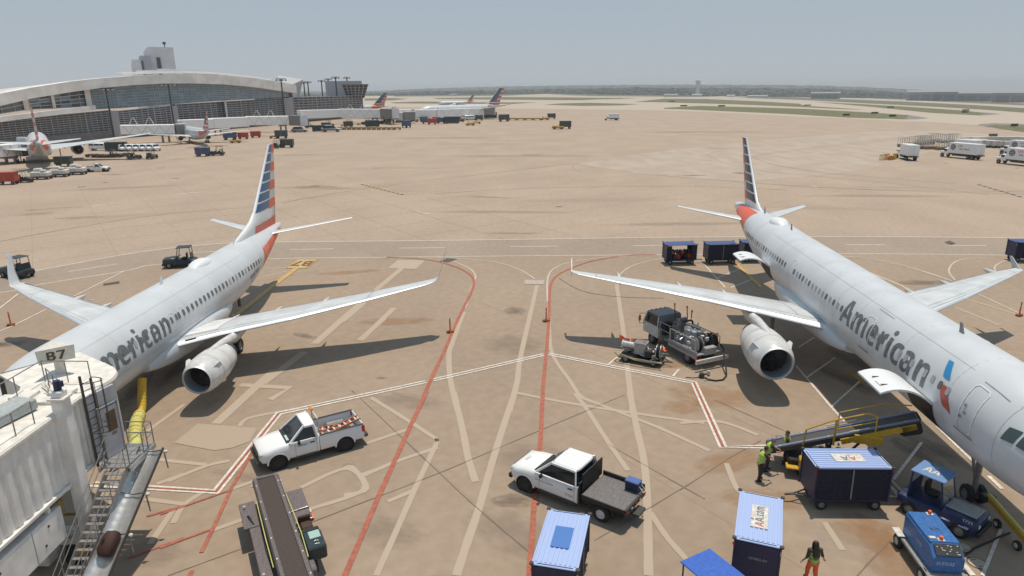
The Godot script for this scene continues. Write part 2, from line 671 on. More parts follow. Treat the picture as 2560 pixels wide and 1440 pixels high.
	for l in [[Vector2(-8.07, -25.15), Vector2(-7.55, -25.55), Vector2(-3.48, -28.56), Vector2(1.33, -32.47), Vector2(6.78, -36.86)], [Vector2(-9.91, -37.66), Vector2(-9.31, -36.87), Vector2(-3.76, -28.66), Vector2(-1.63, -25.55), Vector2(0.7, -22.44)], [Vector2(4.93, -30.97), Vector2(8.18, -26.6), Vector2(8.55, -26.1)], [Vector2(3.26, -23.26), Vector2(5.8, -25.31), Vector2(9.09, -28.04)], [Vector2(11.93, -36.03), Vector2(13.92, -33.18), Vector2(14.69, -32.06)], [Vector2(7.64, -26.78), Vector2(10.74, -29.48), Vector2(12.94, -31.19)], [Vector2(13.43, -21.52), Vector2(15.32, -23.13)], [Vector2(-13.33, -21.46), Vector2(-10.83, -23.18)], [Vector2(-8.84, -24.61), Vector2(-5.99, -26.73)], [Vector2(12.94, -21.06), Vector2(15.3, -23.09)]]:
		stripe(smooth_line(l, 5), 0.034, 0.0165, 0.5)
	for l in [[Vector2(-65.06, -82.73), Vector2(-60.54, -92), Vector2(-54.04, -100.69), Vector2(-41.87, -107.7)], [Vector2(-38.51, -111.38), Vector2(-30.89, -123.31), Vector2(-21.88, -132.11)], [Vector2(-28.96, -128.28), Vector2(-7.28, -146.97), Vector2(16.13, -169.26), Vector2(49.23, -196.94)], [Vector2(-13.67, -119.93), Vector2(5, -125.67), Vector2(31.92, -126.12), Vector2(49.28, -119.89)], [Vector2(4.62, -63.02), Vector2(6.38, -58.7), Vector2(9.51, -56.66), Vector2(13.4, -56.15)], [Vector2(32.43, -142.05), Vector2(48.38, -128.59), Vector2(64.43, -118.91), Vector2(86.63, -112.27)]]:
		stripe(smooth_line(l, 6), 0.11, 0.0155, 0.3)
	struct("dark_slab_joints", jd if false else mat("joint_mid", 0.185, 0.14, 0.105, 0.9))

	# tyre marks that sweep round on the far apron
	begin()
	for l in [[Vector2(146.2, -267.53), Vector2(98.1, -226.83), Vector2(68.63, -208.15), Vector2(56.28, -190.74), Vector2(53.78, -182.73), Vector2(52.93, -164.82), Vector2(56.03, -149.67)], [Vector2(138.82, -240.8), Vector2(88.05, -203.1), Vector2(71.08, -188.99), Vector2(66.14, -183.32), Vector2(63.7, -175.85), Vector2(63.34, -160.58), Vector2(68.72, -143.3), Vector2(83.66, -125.41)], [Vector2(134.74, -234.44), Vector2(87.06, -199.79), Vector2(70.56, -186.51), Vector2(66.01, -181.34), Vector2(63.85, -174.73), Vector2(62.98, -158.77), Vector2(67.84, -141.4)], [Vector2(32.33, -141.63), Vector2(41.89, -133.97), Vector2(54.49, -123.87), Vector2(69.56, -118.21), Vector2(88.71, -115.08)], [Vector2(54.21, -149.84), Vector2(70.49, -129.49), Vector2(80.56, -112.43)], [Vector2(82.33, -235.57), Vector2(88.68, -210.78)], [Vector2(16, -167.8), Vector2(14.75, -160.89), Vector2(14.74, -154.4), Vector2(16, -149.92)], [Vector2(16.56, -167.15), Vector2(22.84, -154.89), Vector2(29.48, -144.82), Vector2(35.16, -139.38)]]:
		stripe(smooth_line(l, 8), 0.4, 0.0085, 0.15)
	struct("tyre_marks", mat("tyre_mark", 0.315, 0.252, 0.198, 0.9))

	build_stains()


func blob(at: Vector2, rx: float, rz: float, turn: float, y: float) -> void:
	var c := cos(turn)
	var s := sin(turn)
	var q := []
	var uv := [Vector2(0, 0), Vector2(1, 0), Vector2(1, 1), Vector2(0, 1)]
	for u in uv:
		var d := Vector2((u.x * 2.0 - 1.0) * rx, (u.y * 2.0 - 1.0) * rz)
		q.append(Vector3(at.x + d.x * c - d.y * s, y, at.y + d.x * s + d.y * c))
	for k in [0, 1, 2, 0, 2, 3]:
		st.set_smooth_group(-1)
		st.set_uv(uv[k])
		st.add_vertex(q[k])


func stain_mat(key: String, r: float, g: float, b: float, strength: float, seed_: int) -> StandardMaterial3D:
	var n := FastNoiseLite.new()
	n.seed = seed_
	n.frequency = 0.03
	n.fractal_octaves = 5
	var im := Image.create(128, 128, false, Image.FORMAT_RGBA8)
	var col := Color(r, g, b).linear_to_srgb()
	for y in 128:
		for x in 128:
			var d := Vector2(x - 63.5, y - 63.5).length() / 64.0
			var a := clampf(1.0 - d + n.get_noise_2d(x, y) * 0.55, 0.0, 1.0) * smoothstep(1.0, 0.7, d)
			col.a = clampf(a * 1.3, 0.0, 1.0) * strength
			im.set_pixel(x, y, col)
	var m := StandardMaterial3D.new()
	m.albedo_texture = ImageTexture.create_from_image(im)
	m.transparency = BaseMaterial3D.TRANSPARENCY_ALPHA
	m.roughness = 0.85
	m.resource_name = key
	return m


func build_stains() -> void:
	var sets := [
		["rust_stain", stain_mat("rust", 0.37, 0.20, 0.085, 0.36, 5), [[Vector2(11.83, -36.57), 3.2, 2.0, 0.3], [Vector2(9.96, -35.12), 1.6, 1.1, 0], [Vector2(10.78, -29.25), 2.6, 1.1, -0.4], [Vector2(14.33, -23.34), 2.0, 1.0, 0.5], [Vector2(14.83, -23.1), 1.0, 1.4, 0.2], [Vector2(14.62, -21.71), 1.3, 1.5, 0.4], [Vector2(11.27, -25.95), 2.4, 1.2, 0.1], [Vector2(10.89, -41.48), 1.3, 0.9, 0.0], [Vector2(16.58, -21.19), 0.8, 0.9, 0.0], [Vector2(15.07, -24.13), 1.5, 0.8, 0.6]]],
		["oil_stain", stain_mat("oil", 0.09, 0.075, 0.06, 0.34, 8), []],
	]
	sets[1][2] = [[Vector2(-15.78, -47.62), 1.6, 0.5, 0.5], [Vector2(-8.49, -39.68), 0.5, 0.25, 0], [Vector2(-8.22, -29.26), 0.4, 0.2, 0], [Vector2(23.24, -41.08), 4.5, 1.1, 1.3], [Vector2(21.14, -38.48), 3.5, 0.9, 1.2], [Vector2(21.56, -29.96), 2.5, 0.9, 1.2], [Vector2(20.33, -29.87), 2.0, 0.8, 1.3], [Vector2(-118.55, -169.11), 9.0, 3.0, 0], [Vector2(-119.13, -262.2), 8.0, 2.4, 0], [Vector2(-23.59, -38.15), 3.5, 0.8, 1.4], [Vector2(-22.57, -40.88), 3.0, 0.7, 1.5], [Vector2(22.47, -297.27), 5, 2, 0], [Vector2(-128.02, -230.17), 14, 4, 0.8], [Vector2(-108.79, -292.45), 18, 4, 0.4], [Vector2(-78.11, -356.56), 20, 5, 0.3]]
	sets.append(["pale_stain", stain_mat("pale", 0.45, 0.375, 0.30, 0.3, 15), [[Vector2(-20.29, -66.05), 1.8, 0.7, 0.2], [Vector2(-26.68, -162.49), 14, 3, 0.1], [Vector2(14.84, -110.87), 16, 3, 0.0], [Vector2(-10.5, -234.71), 22, 5, 0.1], [Vector2(47.13, -100.95), 12, 2.4, 0.2], [Vector2(73.94, -120.55), 14, 2.5, 0.2], [Vector2(-59.49, -100.57), 9, 2, -0.4], [Vector2(13.22, -23.12), 2, 1.4, 0.9], [Vector2(12.09, -38.57), 1.6, 0.5, 0.6]]])
	sets.append(["dark_patch", stain_mat("dull", 0.24, 0.19, 0.15, 0.24, 25), [[Vector2(1.01, -29.73), 3.0, 1.6, 0.2], [Vector2(-1.7, -100.48), 15, 1.6, 0.1], [Vector2(23, -89.62), 14, 1.6, 0.0], [Vector2(-36.84, -129.05), 12, 2.5, 0.2], [Vector2(-77.18, -132.15), 14, 2.0, -0.3], [Vector2(62.11, -111.9), 16, 1.8, 0.1], [Vector2(2.64, -189.62), 30, 3.0, 0.1], [Vector2(-27.56, -267.34), 30, 5.0, 0.1], [Vector2(79.66, -287.04), 35, 6, 0.1], [Vector2(-5.39, -23.95), 2.2, 1.2, 0.4], [Vector2(-0.08, -23.86), 3, 1.5, 0.7], [Vector2(-14.73, -22.83), 2, 1, 0.3], [Vector2(0.01, -45.38), 3.0, 2.4, 0.4], [Vector2(-6.38, -36.37), 3, 1.2, 0.3]]])
	# a scatter of small ones that no one would list
	for k in 46:
		var z := -20.0 - pow(rng.randf(), 1.7) * 190.0
		var x := rng.randf_range(-0.85, 0.85) * absf(z)
		sets[k % 4][2].append([Vector2(x, z), rng.randf_range(0.5, 2.5) * (1.0 - z * 0.015), rng.randf_range(0.3, 0.9) * (1.0 - z * 0.01), rng.randf_range(-0.5, 0.5)])
	var y := 0.012
	for s in sets:
		begin()
		for b in s[2]:
			if b[0].x < 148.0:
				blob(b[0], b[1], b[2], b[3], y)
				y += 0.00003
		struct(s[0] + "s", s[1])


func double_line(pts: Array, gap: float, w: float) -> void:
	for s in [-1.0, 1.0]:
		var shifted := []
		for i in pts.size():
			var a: Vector2 = pts[maxi(i - 1, 0)]
			var b: Vector2 = pts[mini(i + 1, pts.size() - 1)]
			var p: Vector2 = pts[i]
			var nrm := (b - a).normalized().orthogonal()
			if i > 0 and i < pts.size() - 1: nrm = nrm / maxf(0.4, nrm.dot((p - a).normalized().orthogonal()))
			shifted.append(p + nrm * gap * s)
		stripe(shifted, w, 0.0145)


func build_markings() -> void:
	var ghost := mat("ghost_paint", 0.392, 0.317, 0.243, 0.85)
	begin()
	for l in [
		[Vector2(2.38, -60.7), Vector2(1.62, -53.4), Vector2(0.52, -42.77), Vector2(0.26, -38.87), Vector2(-0.24, -34.77)], [Vector2(0.11, -37.42), Vector2(-0.79, -31.45), Vector2(-1.27, -27.88), Vector2(-1.57, -25.55), Vector2(-1.93, -23.34), Vector2(-2.24, -21.3)],
		[Vector2(9.9, -60.62), Vector2(8.58, -48.85), Vector2(7.51, -40.24), Vector2(6.84, -34.61)], [Vector2(7.11, -37.24), Vector2(6.73, -32.82), Vector2(6.48, -29.49), Vector2(5.99, -26.15), Vector2(5.07, -21.18)],
		[Vector2(-4.04, -52.93), Vector2(-4.41, -46.02), Vector2(-4.47, -43.6), Vector2(-4.02, -39.37), Vector2(-3.2, -34.84)], [Vector2(-3.65, -37.51), Vector2(-2.7, -32.25), Vector2(-2.33, -29.94), Vector2(-1.83, -27.65)]]:
		stripe(smooth_line(l, 7), 0.36, 0.0085, 0.06)
	for l in [[Vector2(-8.62, -36.85), Vector2(-6.45, -34.44), Vector2(-4.25, -31.9), Vector2(-4.07, -31.6), Vector2(-4.08, -31.09), Vector2(-4.63, -27.01), Vector2(-5.06, -23.4), Vector2(-5.31, -21.34)], [Vector2(-7.36, -28.18), Vector2(-5.95, -29.48), Vector2(-3.92, -30.87)], [Vector2(-7.81, -31.31), Vector2(-5.74, -32.86)], [Vector2(-8.35, -28.94), Vector2(-7.95, -29), Vector2(-6.88, -27.17), Vector2(-7.81, -26.68)], [Vector2(-5.72, -26.15), Vector2(-4.63, -27.01)],
		[Vector2(0.23, -37.25), Vector2(3.29, -35.81), Vector2(6.79, -34.47), Vector2(10.53, -33.18)], [Vector2(4.11, -36.54), Vector2(6.36, -34.31), Vector2(8, -32.63), Vector2(9.99, -30.23)], [Vector2(3.75, -37.13), Vector2(4.27, -34.88), Vector2(4.96, -31.18), Vector2(5.53, -28.48)], [Vector2(3.13, -54.03), Vector2(2.73, -45.3), Vector2(2.97, -42.04), Vector2(3.58, -39.17), Vector2(4.11, -36.62), Vector2(5.11, -35.6)],
		[Vector2(5.94, -25.11), Vector2(6.29, -23.39), Vector2(6.88, -21.68)], [Vector2(-15.21, -33.38), Vector2(-15.12, -34.28), Vector2(-13.71, -35.03), Vector2(-12.51, -35.49)], [Vector2(-16.53, -27.98), Vector2(-15.28, -29.31), Vector2(-14.32, -29.77)], [Vector2(-17.44, -29.83), Vector2(-15.33, -29.43)], [Vector2(-12.75, -24.25), Vector2(-11.55, -25.11)], [Vector2(-9.99, -27.32), Vector2(-8.21, -28.94), Vector2(-7.01, -27.11), Vector2(-9.13, -25.62)], [Vector2(-7.55, -28.25), Vector2(-6.4, -29.02)], [Vector2(-13.2, -27.28), Vector2(-12.27, -28.01)], [Vector2(-14.71, -24.72), Vector2(-14.86, -26.1), Vector2(-14.28, -27.3)],
		[Vector2(-16.87, -26.54), Vector2(-14.9, -26.12)], [Vector2(-18.19, -30.01), Vector2(-16.55, -29.66)], [Vector2(-16.05, -28.59), Vector2(-16.96, -27.75)], [Vector2(-15, -23.35), Vector2(-15.18, -25.87)], [Vector2(-20.11, -32.92), Vector2(-19.58, -36.19)], [Vector2(13.17, -24.33), Vector2(13.09, -22.52)], [Vector2(10.47, -29.03), Vector2(10.28, -27.13), Vector2(10.37, -26.54)], [Vector2(9.21, -33.21), Vector2(11.46, -33.3), Vector2(13.02, -31.77)], [Vector2(35.57, -63.83), Vector2(36.11, -59.85), Vector2(35.86, -57.61)], [Vector2(36.9, -52.75), Vector2(37.46, -48.28)], [Vector2(39.18, -55.38), Vector2(40.68, -50.48)]]:
		stripe(smooth_line(l, 5), 0.27, 0.0078, 0.06)
	for l in [[Vector2(-11.44, -67.78), Vector2(-12.71, -59.42)], [Vector2(-13, -55.82), Vector2(-13.75, -50.74)], [Vector2(-13.27, -55.43), Vector2(-14.56, -45.91)], [Vector2(-14.82, -44.36), Vector2(-15.95, -38.99)], [Vector2(-15.91, -41.2), Vector2(-16.66, -33.7)]]:
		stripe(l, 0.62, 0.0081, 0.04)
	for l in [[Vector2(-10.09, -54.14), Vector2(-11.32, -46.48)], [Vector2(-10.44, -51.37), Vector2(-11.38, -46.64)], [Vector2(-17.32, -38.87), Vector2(-14.01, -38.34), Vector2(-14.66, -36.67)]]:
		stripe(l, 0.5, 0.0083, 0.06)
	sheet(PackedVector2Array([Vector2(-12.49, -71.05), Vector2(-9.44, -70.75), Vector2(-9.97, -67.06), Vector2(-12.98, -67.59)]), 0.0091)
	struct("scrubbed_marking_traces", ghost)
	begin()
	sheet(PackedVector2Array([Vector2(-17.71, -33.73), Vector2(-16.26, -33.52), Vector2(-14.13, -33.14), Vector2(-14, -31.67), Vector2(-14.7, -31.03), Vector2(-15.53, -30.79), Vector2(-16.77, -31.2), Vector2(-17.98, -31.62)]), 0.0094)
	struct("scrubbed_patch", mat("ghost_patch", 0.358, 0.281, 0.21, 0.85))

	var thin := mat("thin_white", 0.56, 0.49, 0.41, 0.8, 0.0, "soft", 0.5)
	begin()
	for l in [[Vector2(-10.44, -72.1), Vector2(-6.79, -71.65), Vector2(-1.91, -69.76), Vector2(0.74, -66.51), Vector2(2.28, -62.75)], [Vector2(-6.26, -70.22), Vector2(-4.46, -67.23), Vector2(-3.67, -64.51), Vector2(-3.67, -62.01), Vector2(-3.99, -53.93)], [Vector2(16.64, -72.03), Vector2(10.41, -71.16), Vector2(6.12, -69.13), Vector2(4.36, -66.61), Vector2(3.72, -64.44), Vector2(3.34, -60.88), Vector2(3.1, -55.43)], [Vector2(10.22, -62.35), Vector2(11.21, -65.09), Vector2(12.99, -67.93), Vector2(16.31, -70.5)],
		[Vector2(36, -70.76), Vector2(38.79, -69.06), Vector2(40.64, -65.74), Vector2(41.62, -60.73)], [Vector2(36.2, -70.61), Vector2(38.98, -68.16), Vector2(40.62, -64.69), Vector2(41.64, -60.58)], [Vector2(41.28, -56.34), Vector2(40.98, -50.47)], [Vector2(47.44, -62.75), Vector2(49, -65.39), Vector2(51.07, -67.31), Vector2(52.91, -68.43)], [Vector2(42.01, -60.71), Vector2(43.47, -63.97), Vector2(46.04, -67.24), Vector2(48.47, -68.94), Vector2(50.86, -69.14)], [Vector2(35.31, -64.31), Vector2(36.26, -57.47)]]:
		stripe(smooth_line(l, 7), 0.16, 0.0102, 0.1)
	struct("turning_lines", thin)

	begin()
	double_line([Vector2(2.21, -43.36), Vector2(-5.15, -39.24)], 0.15, 0.145)
	double_line([Vector2(-5.54, -39.02), Vector2(-13.52, -34.87), Vector2(-13.85, -27.05), Vector2(-20.06, -27.8)], 0.15, 0.145)
	double_line([Vector2(2.47, -43.47), Vector2(11.36, -38.44), Vector2(10.78, -30.57), Vector2(13.19, -30.56)], 0.15, 0.145)
	double_line([Vector2(17.55, -28.12), Vector2(17.54, -25.74)], 0.15, 0.145)
	for l in [[Vector2(18.8, -40.94), Vector2(18.64, -38.97)], [Vector2(18.64, -38.97), Vector2(21.99, -42.22)], [Vector2(20.27, -44.13), Vector2(22.25, -46.08)], [Vector2(18.64, -38.87), Vector2(18.35, -34.91), Vector2(18.27, -33.07)], [Vector2(18.35, -34.91), Vector2(21.83, -38.47)], [Vector2(21.16, -30.83), Vector2(17.88, -27.48)], [Vector2(20.2, -67.6), Vector2(19.97, -64.08), Vector2(19.75, -59.15)], [Vector2(19.92, -62.35), Vector2(23.27, -65.75)], [Vector2(20.26, -59.13), Vector2(23.1, -61.81)], [Vector2(16.58, -26.13), Vector2(17.45, -26.07)], [Vector2(17.36, -26.6), Vector2(17.28, -25.56)], [Vector2(21.14, -30.82), Vector2(17.82, -27.44)], [Vector2(22.97, -32.55), Vector2(22.55, -28.84)], [Vector2(6.46, -41.52), Vector2(7.19, -42.72)], [Vector2(10.28, -39.46), Vector2(10.94, -40.56)], [Vector2(-46.05, -59.64), Vector2(-44.48, -55.01)], [Vector2(-40.56, -67.74), Vector2(-40.24, -58.54)], [Vector2(-40.24, -54.86), Vector2(-40.1, -50.9)], [Vector2(-40.1, -50.9), Vector2(-40.27, -49.27)], [Vector2(-25, -64.64), Vector2(-23.27, -66.74)], [Vector2(-25.89, -67.98), Vector2(-23.53, -68)], [Vector2(20.24, -23.7), Vector2(17.62, -20.98)], [Vector2(-38.78, -57.01), Vector2(-37.69, -57.51)]]:
		stripe(l, 0.13, 0.0127)
	for l in [[Vector2(17.35, -21.86), Vector2(17.29, -20.99)], [Vector2(16.81, -21.19), Vector2(16.76, -20.85)], [Vector2(17.2, -21.53), Vector2(17.12, -20.99)], [Vector2(22.45, -27.66), Vector2(22.34, -26.6)]]:
		stripe(l, 0.2, 0.0128)
	struct("white_gate_lines", M.line_white)
	begin()
	for d in [[Vector2(-69.04, -109.44), Vector2(-67.76, -111.23)], [Vector2(-67.6, -111.86), Vector2(-67.16, -112.47)], [Vector2(-61.26, -122.23), Vector2(-58.04, -125.31)], [Vector2(-55.87, -129.27), Vector2(-53.81, -130.18)], [Vector2(-14.35, -101.36), Vector2(-13.77, -101.33)], [Vector2(-13.44, -100.23), Vector2(-12.24, -99.62)], [Vector2(-20.67, -167.73), Vector2(-19.73, -167.63)], [Vector2(-6.56, -182.16), Vector2(-5.21, -182.01)], [Vector2(38.51, -119.45), Vector2(39.13, -119.41)], [Vector2(55.91, -123.53), Vector2(56.79, -123.47)]]:
		stripe(d, 0.45, 0.0129)
	struct("distant_white_dashes", M.line_white)
	begin()
	for d in [[Vector2(-86.46, -133.79), Vector2(-85.71, -134.86)], [Vector2(-73.88, -146.45), Vector2(-72.37, -146.86)], [Vector2(-87.72, -167.75), Vector2(-86.61, -169.03)], [Vector2(-85.38, -140.49), Vector2(-84.8, -141.18)], [Vector2(7.02, -104.55), Vector2(8, -104.49)], [Vector2(-1.51, -247.48), Vector2(-0.38, -247.32)], [Vector2(98.59, -280.47), Vector2(99.67, -280.27)], [Vector2(102.65, -159.41), Vector2(103.28, -159.35)], [Vector2(111.73, -148.77), Vector2(112.31, -148.72)]]:
		stripe(d, 0.5, 0.0131)
	struct("slot_drains", mat("drain_dark", 0.10, 0.085, 0.07, 0.9))
	begin()
	for q in [PackedVector2Array([Vector2(-7.83, -70.29), Vector2(-7.07, -71.66), Vector2(-5.99, -71.16), Vector2(-6.9, -69.76)]), PackedVector2Array([Vector2(-39.95, -62.79), Vector2(-39.54, -62.09), Vector2(-38.39, -62.83), Vector2(-38.85, -63.65)]), PackedVector2Array([Vector2(50.98, -76.68), Vector2(52.15, -77.61), Vector2(51.94, -76.1), Vector2(50.93, -75.42)])]:
		sheet(q, 0.0133)
	struct("drain_gratings", mat("grating", 0.15, 0.13, 0.12, 0.8, 0.2, "heavy", 3.0))

	var red := mat("line_red", 0.40, 0.125, 0.078, 0.8, 0.0, "soft", 0.4)
	begin()
	stripe(smooth_line([Vector2(-13.96, -72.37), Vector2(-10.8, -71.71), Vector2(-7.87, -70.02), Vector2(-5.5, -67.28), Vector2(-4.17, -64.53), Vector2(-3.67, -62.01), Vector2(-3.73, -58.68), Vector2(-4.12, -54.28), Vector2(-4.55, -48.98), Vector2(-4.87, -44.07), Vector2(-5.18, -40.38), Vector2(-5.42, -37.03), Vector2(-5.52, -34.9)], 5), 0.24, 0.0136, 0.05)
	stripe([Vector2(-5.3, -37.55), Vector2(-5.7, -33.09), Vector2(-6.03, -28.71), Vector2(-6.21, -26.38), Vector2(-6.4, -23.15), Vector2(-6.56, -20.53)], 0.24, 0.0136, 0.05)
	stripe(smooth_line([Vector2(16.12, -72.17), Vector2(12.6, -71.92), Vector2(8.58, -69.57), Vector2(6.18, -66.78), Vector2(4.58, -64.17), Vector2(3.78, -61.29), Vector2(3.39, -57.64), Vector2(2.95, -50.8), Vector2(2.4, -44.1), Vector2(2.01, -39.79), Vector2(1.62, -34.73)], 5), 0.24, 0.0136, 0.05)
	stripe([Vector2(1.83, -37.37), Vector2(1.38, -30.97), Vector2(0.86, -25.5), Vector2(0.74, -23.84), Vector2(0.48, -20.57)], 0.24, 0.0136, 0.05)
	for l in [[Vector2(-15.58, -25.34), Vector2(-13.22, -27.18)], [Vector2(-14.44, -23.08), Vector2(-12.85, -24.29)], [Vector2(-15.42, -22.5), Vector2(-13.77, -23.71)], [Vector2(-16.11, -25.22), Vector2(-14.84, -25.99)]]:
		stripe(l, 0.12, 0.0138)
	stripe([Vector2(-13.48, -30.62), Vector2(-13.22, -27.18), Vector2(-12.79, -24.16), Vector2(-12.64, -22.78)], 0.17, 0.0139)
	stripe([Vector2(-12.52, -21.73), Vector2(-12.47, -21.31)], 0.17, 0.0139)
	for l in [[Vector2(-13.52, -34.87), Vector2(-13.85, -27.05), Vector2(-18.64, -27.64)], [Vector2(11.36, -38.44), Vector2(10.78, -30.57)]]:
		stripe(l, 0.12, 0.0104)
	struct("red_gate_lines", red)

	# yellow lead-in lines and the gate number painted at their head
	var yel := mat("line_yellow", 0.50, 0.29, 0.075, 0.8, 0.0, "soft", 0.4)
	var pale_yel := mat("line_pale_yellow", 0.52, 0.38, 0.19, 0.8, 0.0, "soft", 0.4)
	var b7 := [Vector2(-23.73, -67.97), Vector2(-23.69, -71.8), Vector2(-21.52, -71.79), Vector2(-21.7, -67.88)]
	begin()
	sheet(PackedVector2Array(b7), 0.0105)
	stripe([Vector2(-22.67, -67.85), Vector2(-22.87, -62.84), Vector2(-22.93, -58.14), Vector2(-23, -52.2)], 0.42, 0.0106)
	stripe([Vector2(23.67, -68.44), Vector2(23.43, -64.65), Vector2(23.05, -59.03)], 0.3, 0.0106)
	struct("yellow_lead_in_fill", pale_yel)
	begin()
	var ring := b7.duplicate()
	ring.append(b7[0])
	stripe(ring, 0.16, 0.0145)
	double_line([Vector2(-22.67, -67.85), Vector2(-22.87, -62.84), Vector2(-22.93, -58.14), Vector2(-23, -52.2)], 0.27, 0.12)
	double_line([Vector2(23.67, -68.44), Vector2(23.43, -64.65), Vector2(23.05, -59.03)], 0.2, 0.1)
	stripe([Vector2(21.85, -39.91), Vector2(21.87, -38.02)], 0.3, 0.0142)
	var mid: Vector2 = (b7[0] + b7[2]) * 0.5
	var b7_at := Transform3D(Basis(Vector3(-1, 0, 0), Vector3(0, 0, 1), Vector3(0, 1, 0)), Vector3(mid.x, 0.062, mid.y))
	struct("yellow_lead_in_lines", yel)
	begin()
	write("B7", b7_at, 2.0, 2.0)
	struct("gate_number_on_ground", mat("number_brown", 0.17, 0.085, 0.03, 0.85))
	begin()
	sheet(PackedVector2Array([Vector2(1.3, -62.48), Vector2(3.14, -62.27), Vector2(2.99, -60.76), Vector2(1.09, -61.05)]), 0.0147)
	struct("stop_panel", mat("stop_white", 0.66, 0.585, 0.52, 0.8, 0.0, "heavy", 0.8))
	begin()
	var sc := Vector2(2.14, -61.61)
	write("STOP", Transform3D(Basis(Vector3(1, 0, 0), Vector3(0, 0, -1), Vector3(0, 1, 0)), Vector3(sc.x, 0.0188, sc.y)), 0.95, 1.25, true)
	struct("stop_lettering", mat("stop_letters", 0.20, 0.15, 0.13, 0.85))

	# dashed tow line far out
	var a := Vector2(-30.24, -134.24)
	var b := Vector2(-19.28, -119.14)
	for k in 2:
		begin()
		for i in 11:
			var t := (i + 0.5 * k) / 11.0
			stripe([a.lerp(b, t), a.lerp(b, t + 0.5 / 11.0)], 0.55, 0.0148)
		struct("yellow_tow_dashes" if k == 0 else "dark_tow_dashes", mat("tow_yellow", 0.46, 0.31, 0.08, 0.8) if k == 0 else mat("tow_dark", 0.075, 0.06, 0.05, 0.8))
	begin()
	a = Vector2(86.77, -123.95)
	b = Vector2(83.62, -108.2)
	for i in 8: stripe([a.lerp(b, i / 8.0), a.lerp(b, i / 8.0 + 0.07)], 0.5, 0.0149)
	struct("dark_tow_dashes_right", M.tow_dark)
	# round covers in the concrete, bottom right
	var cover := mat("cover_pale", 0.48, 0.40, 0.32, 0.8, 0.0, "soft", 2.0)
	for k in 2:
		var p: Vector2 = [Vector2(17.9, -21.68), Vector2(17.94, -22.64)][k]
		var lid := thing("manhole_cover", "round pale manhole cover lying in the concrete nearest the bottom right corner" if k == 0 else "round pale manhole cover partly hidden behind the blue ground power unit", "manhole cover", Vector3(p.x, 0, p.y), 0, "manhole covers")
		begin()
		cyl(Vector3(0, 0, 0), Vector3(0, 0.017, 0), 0.36, 0.36, 28)
		done("rim", M.drain_dark, lid)
		begin()
		cyl(Vector3(0, 0.002, 0), Vector3(0, 0.0215, 0), 0.31, 0.31, 28)
		done("lid", cover, lid)
		for s in [-1, 1]:
			begin()
			box(Vector3(0, 0.022, 0.2 * s), Vector3(0.14, 0.006, 0.03))
			done("lifting_slot", M.black, lid)


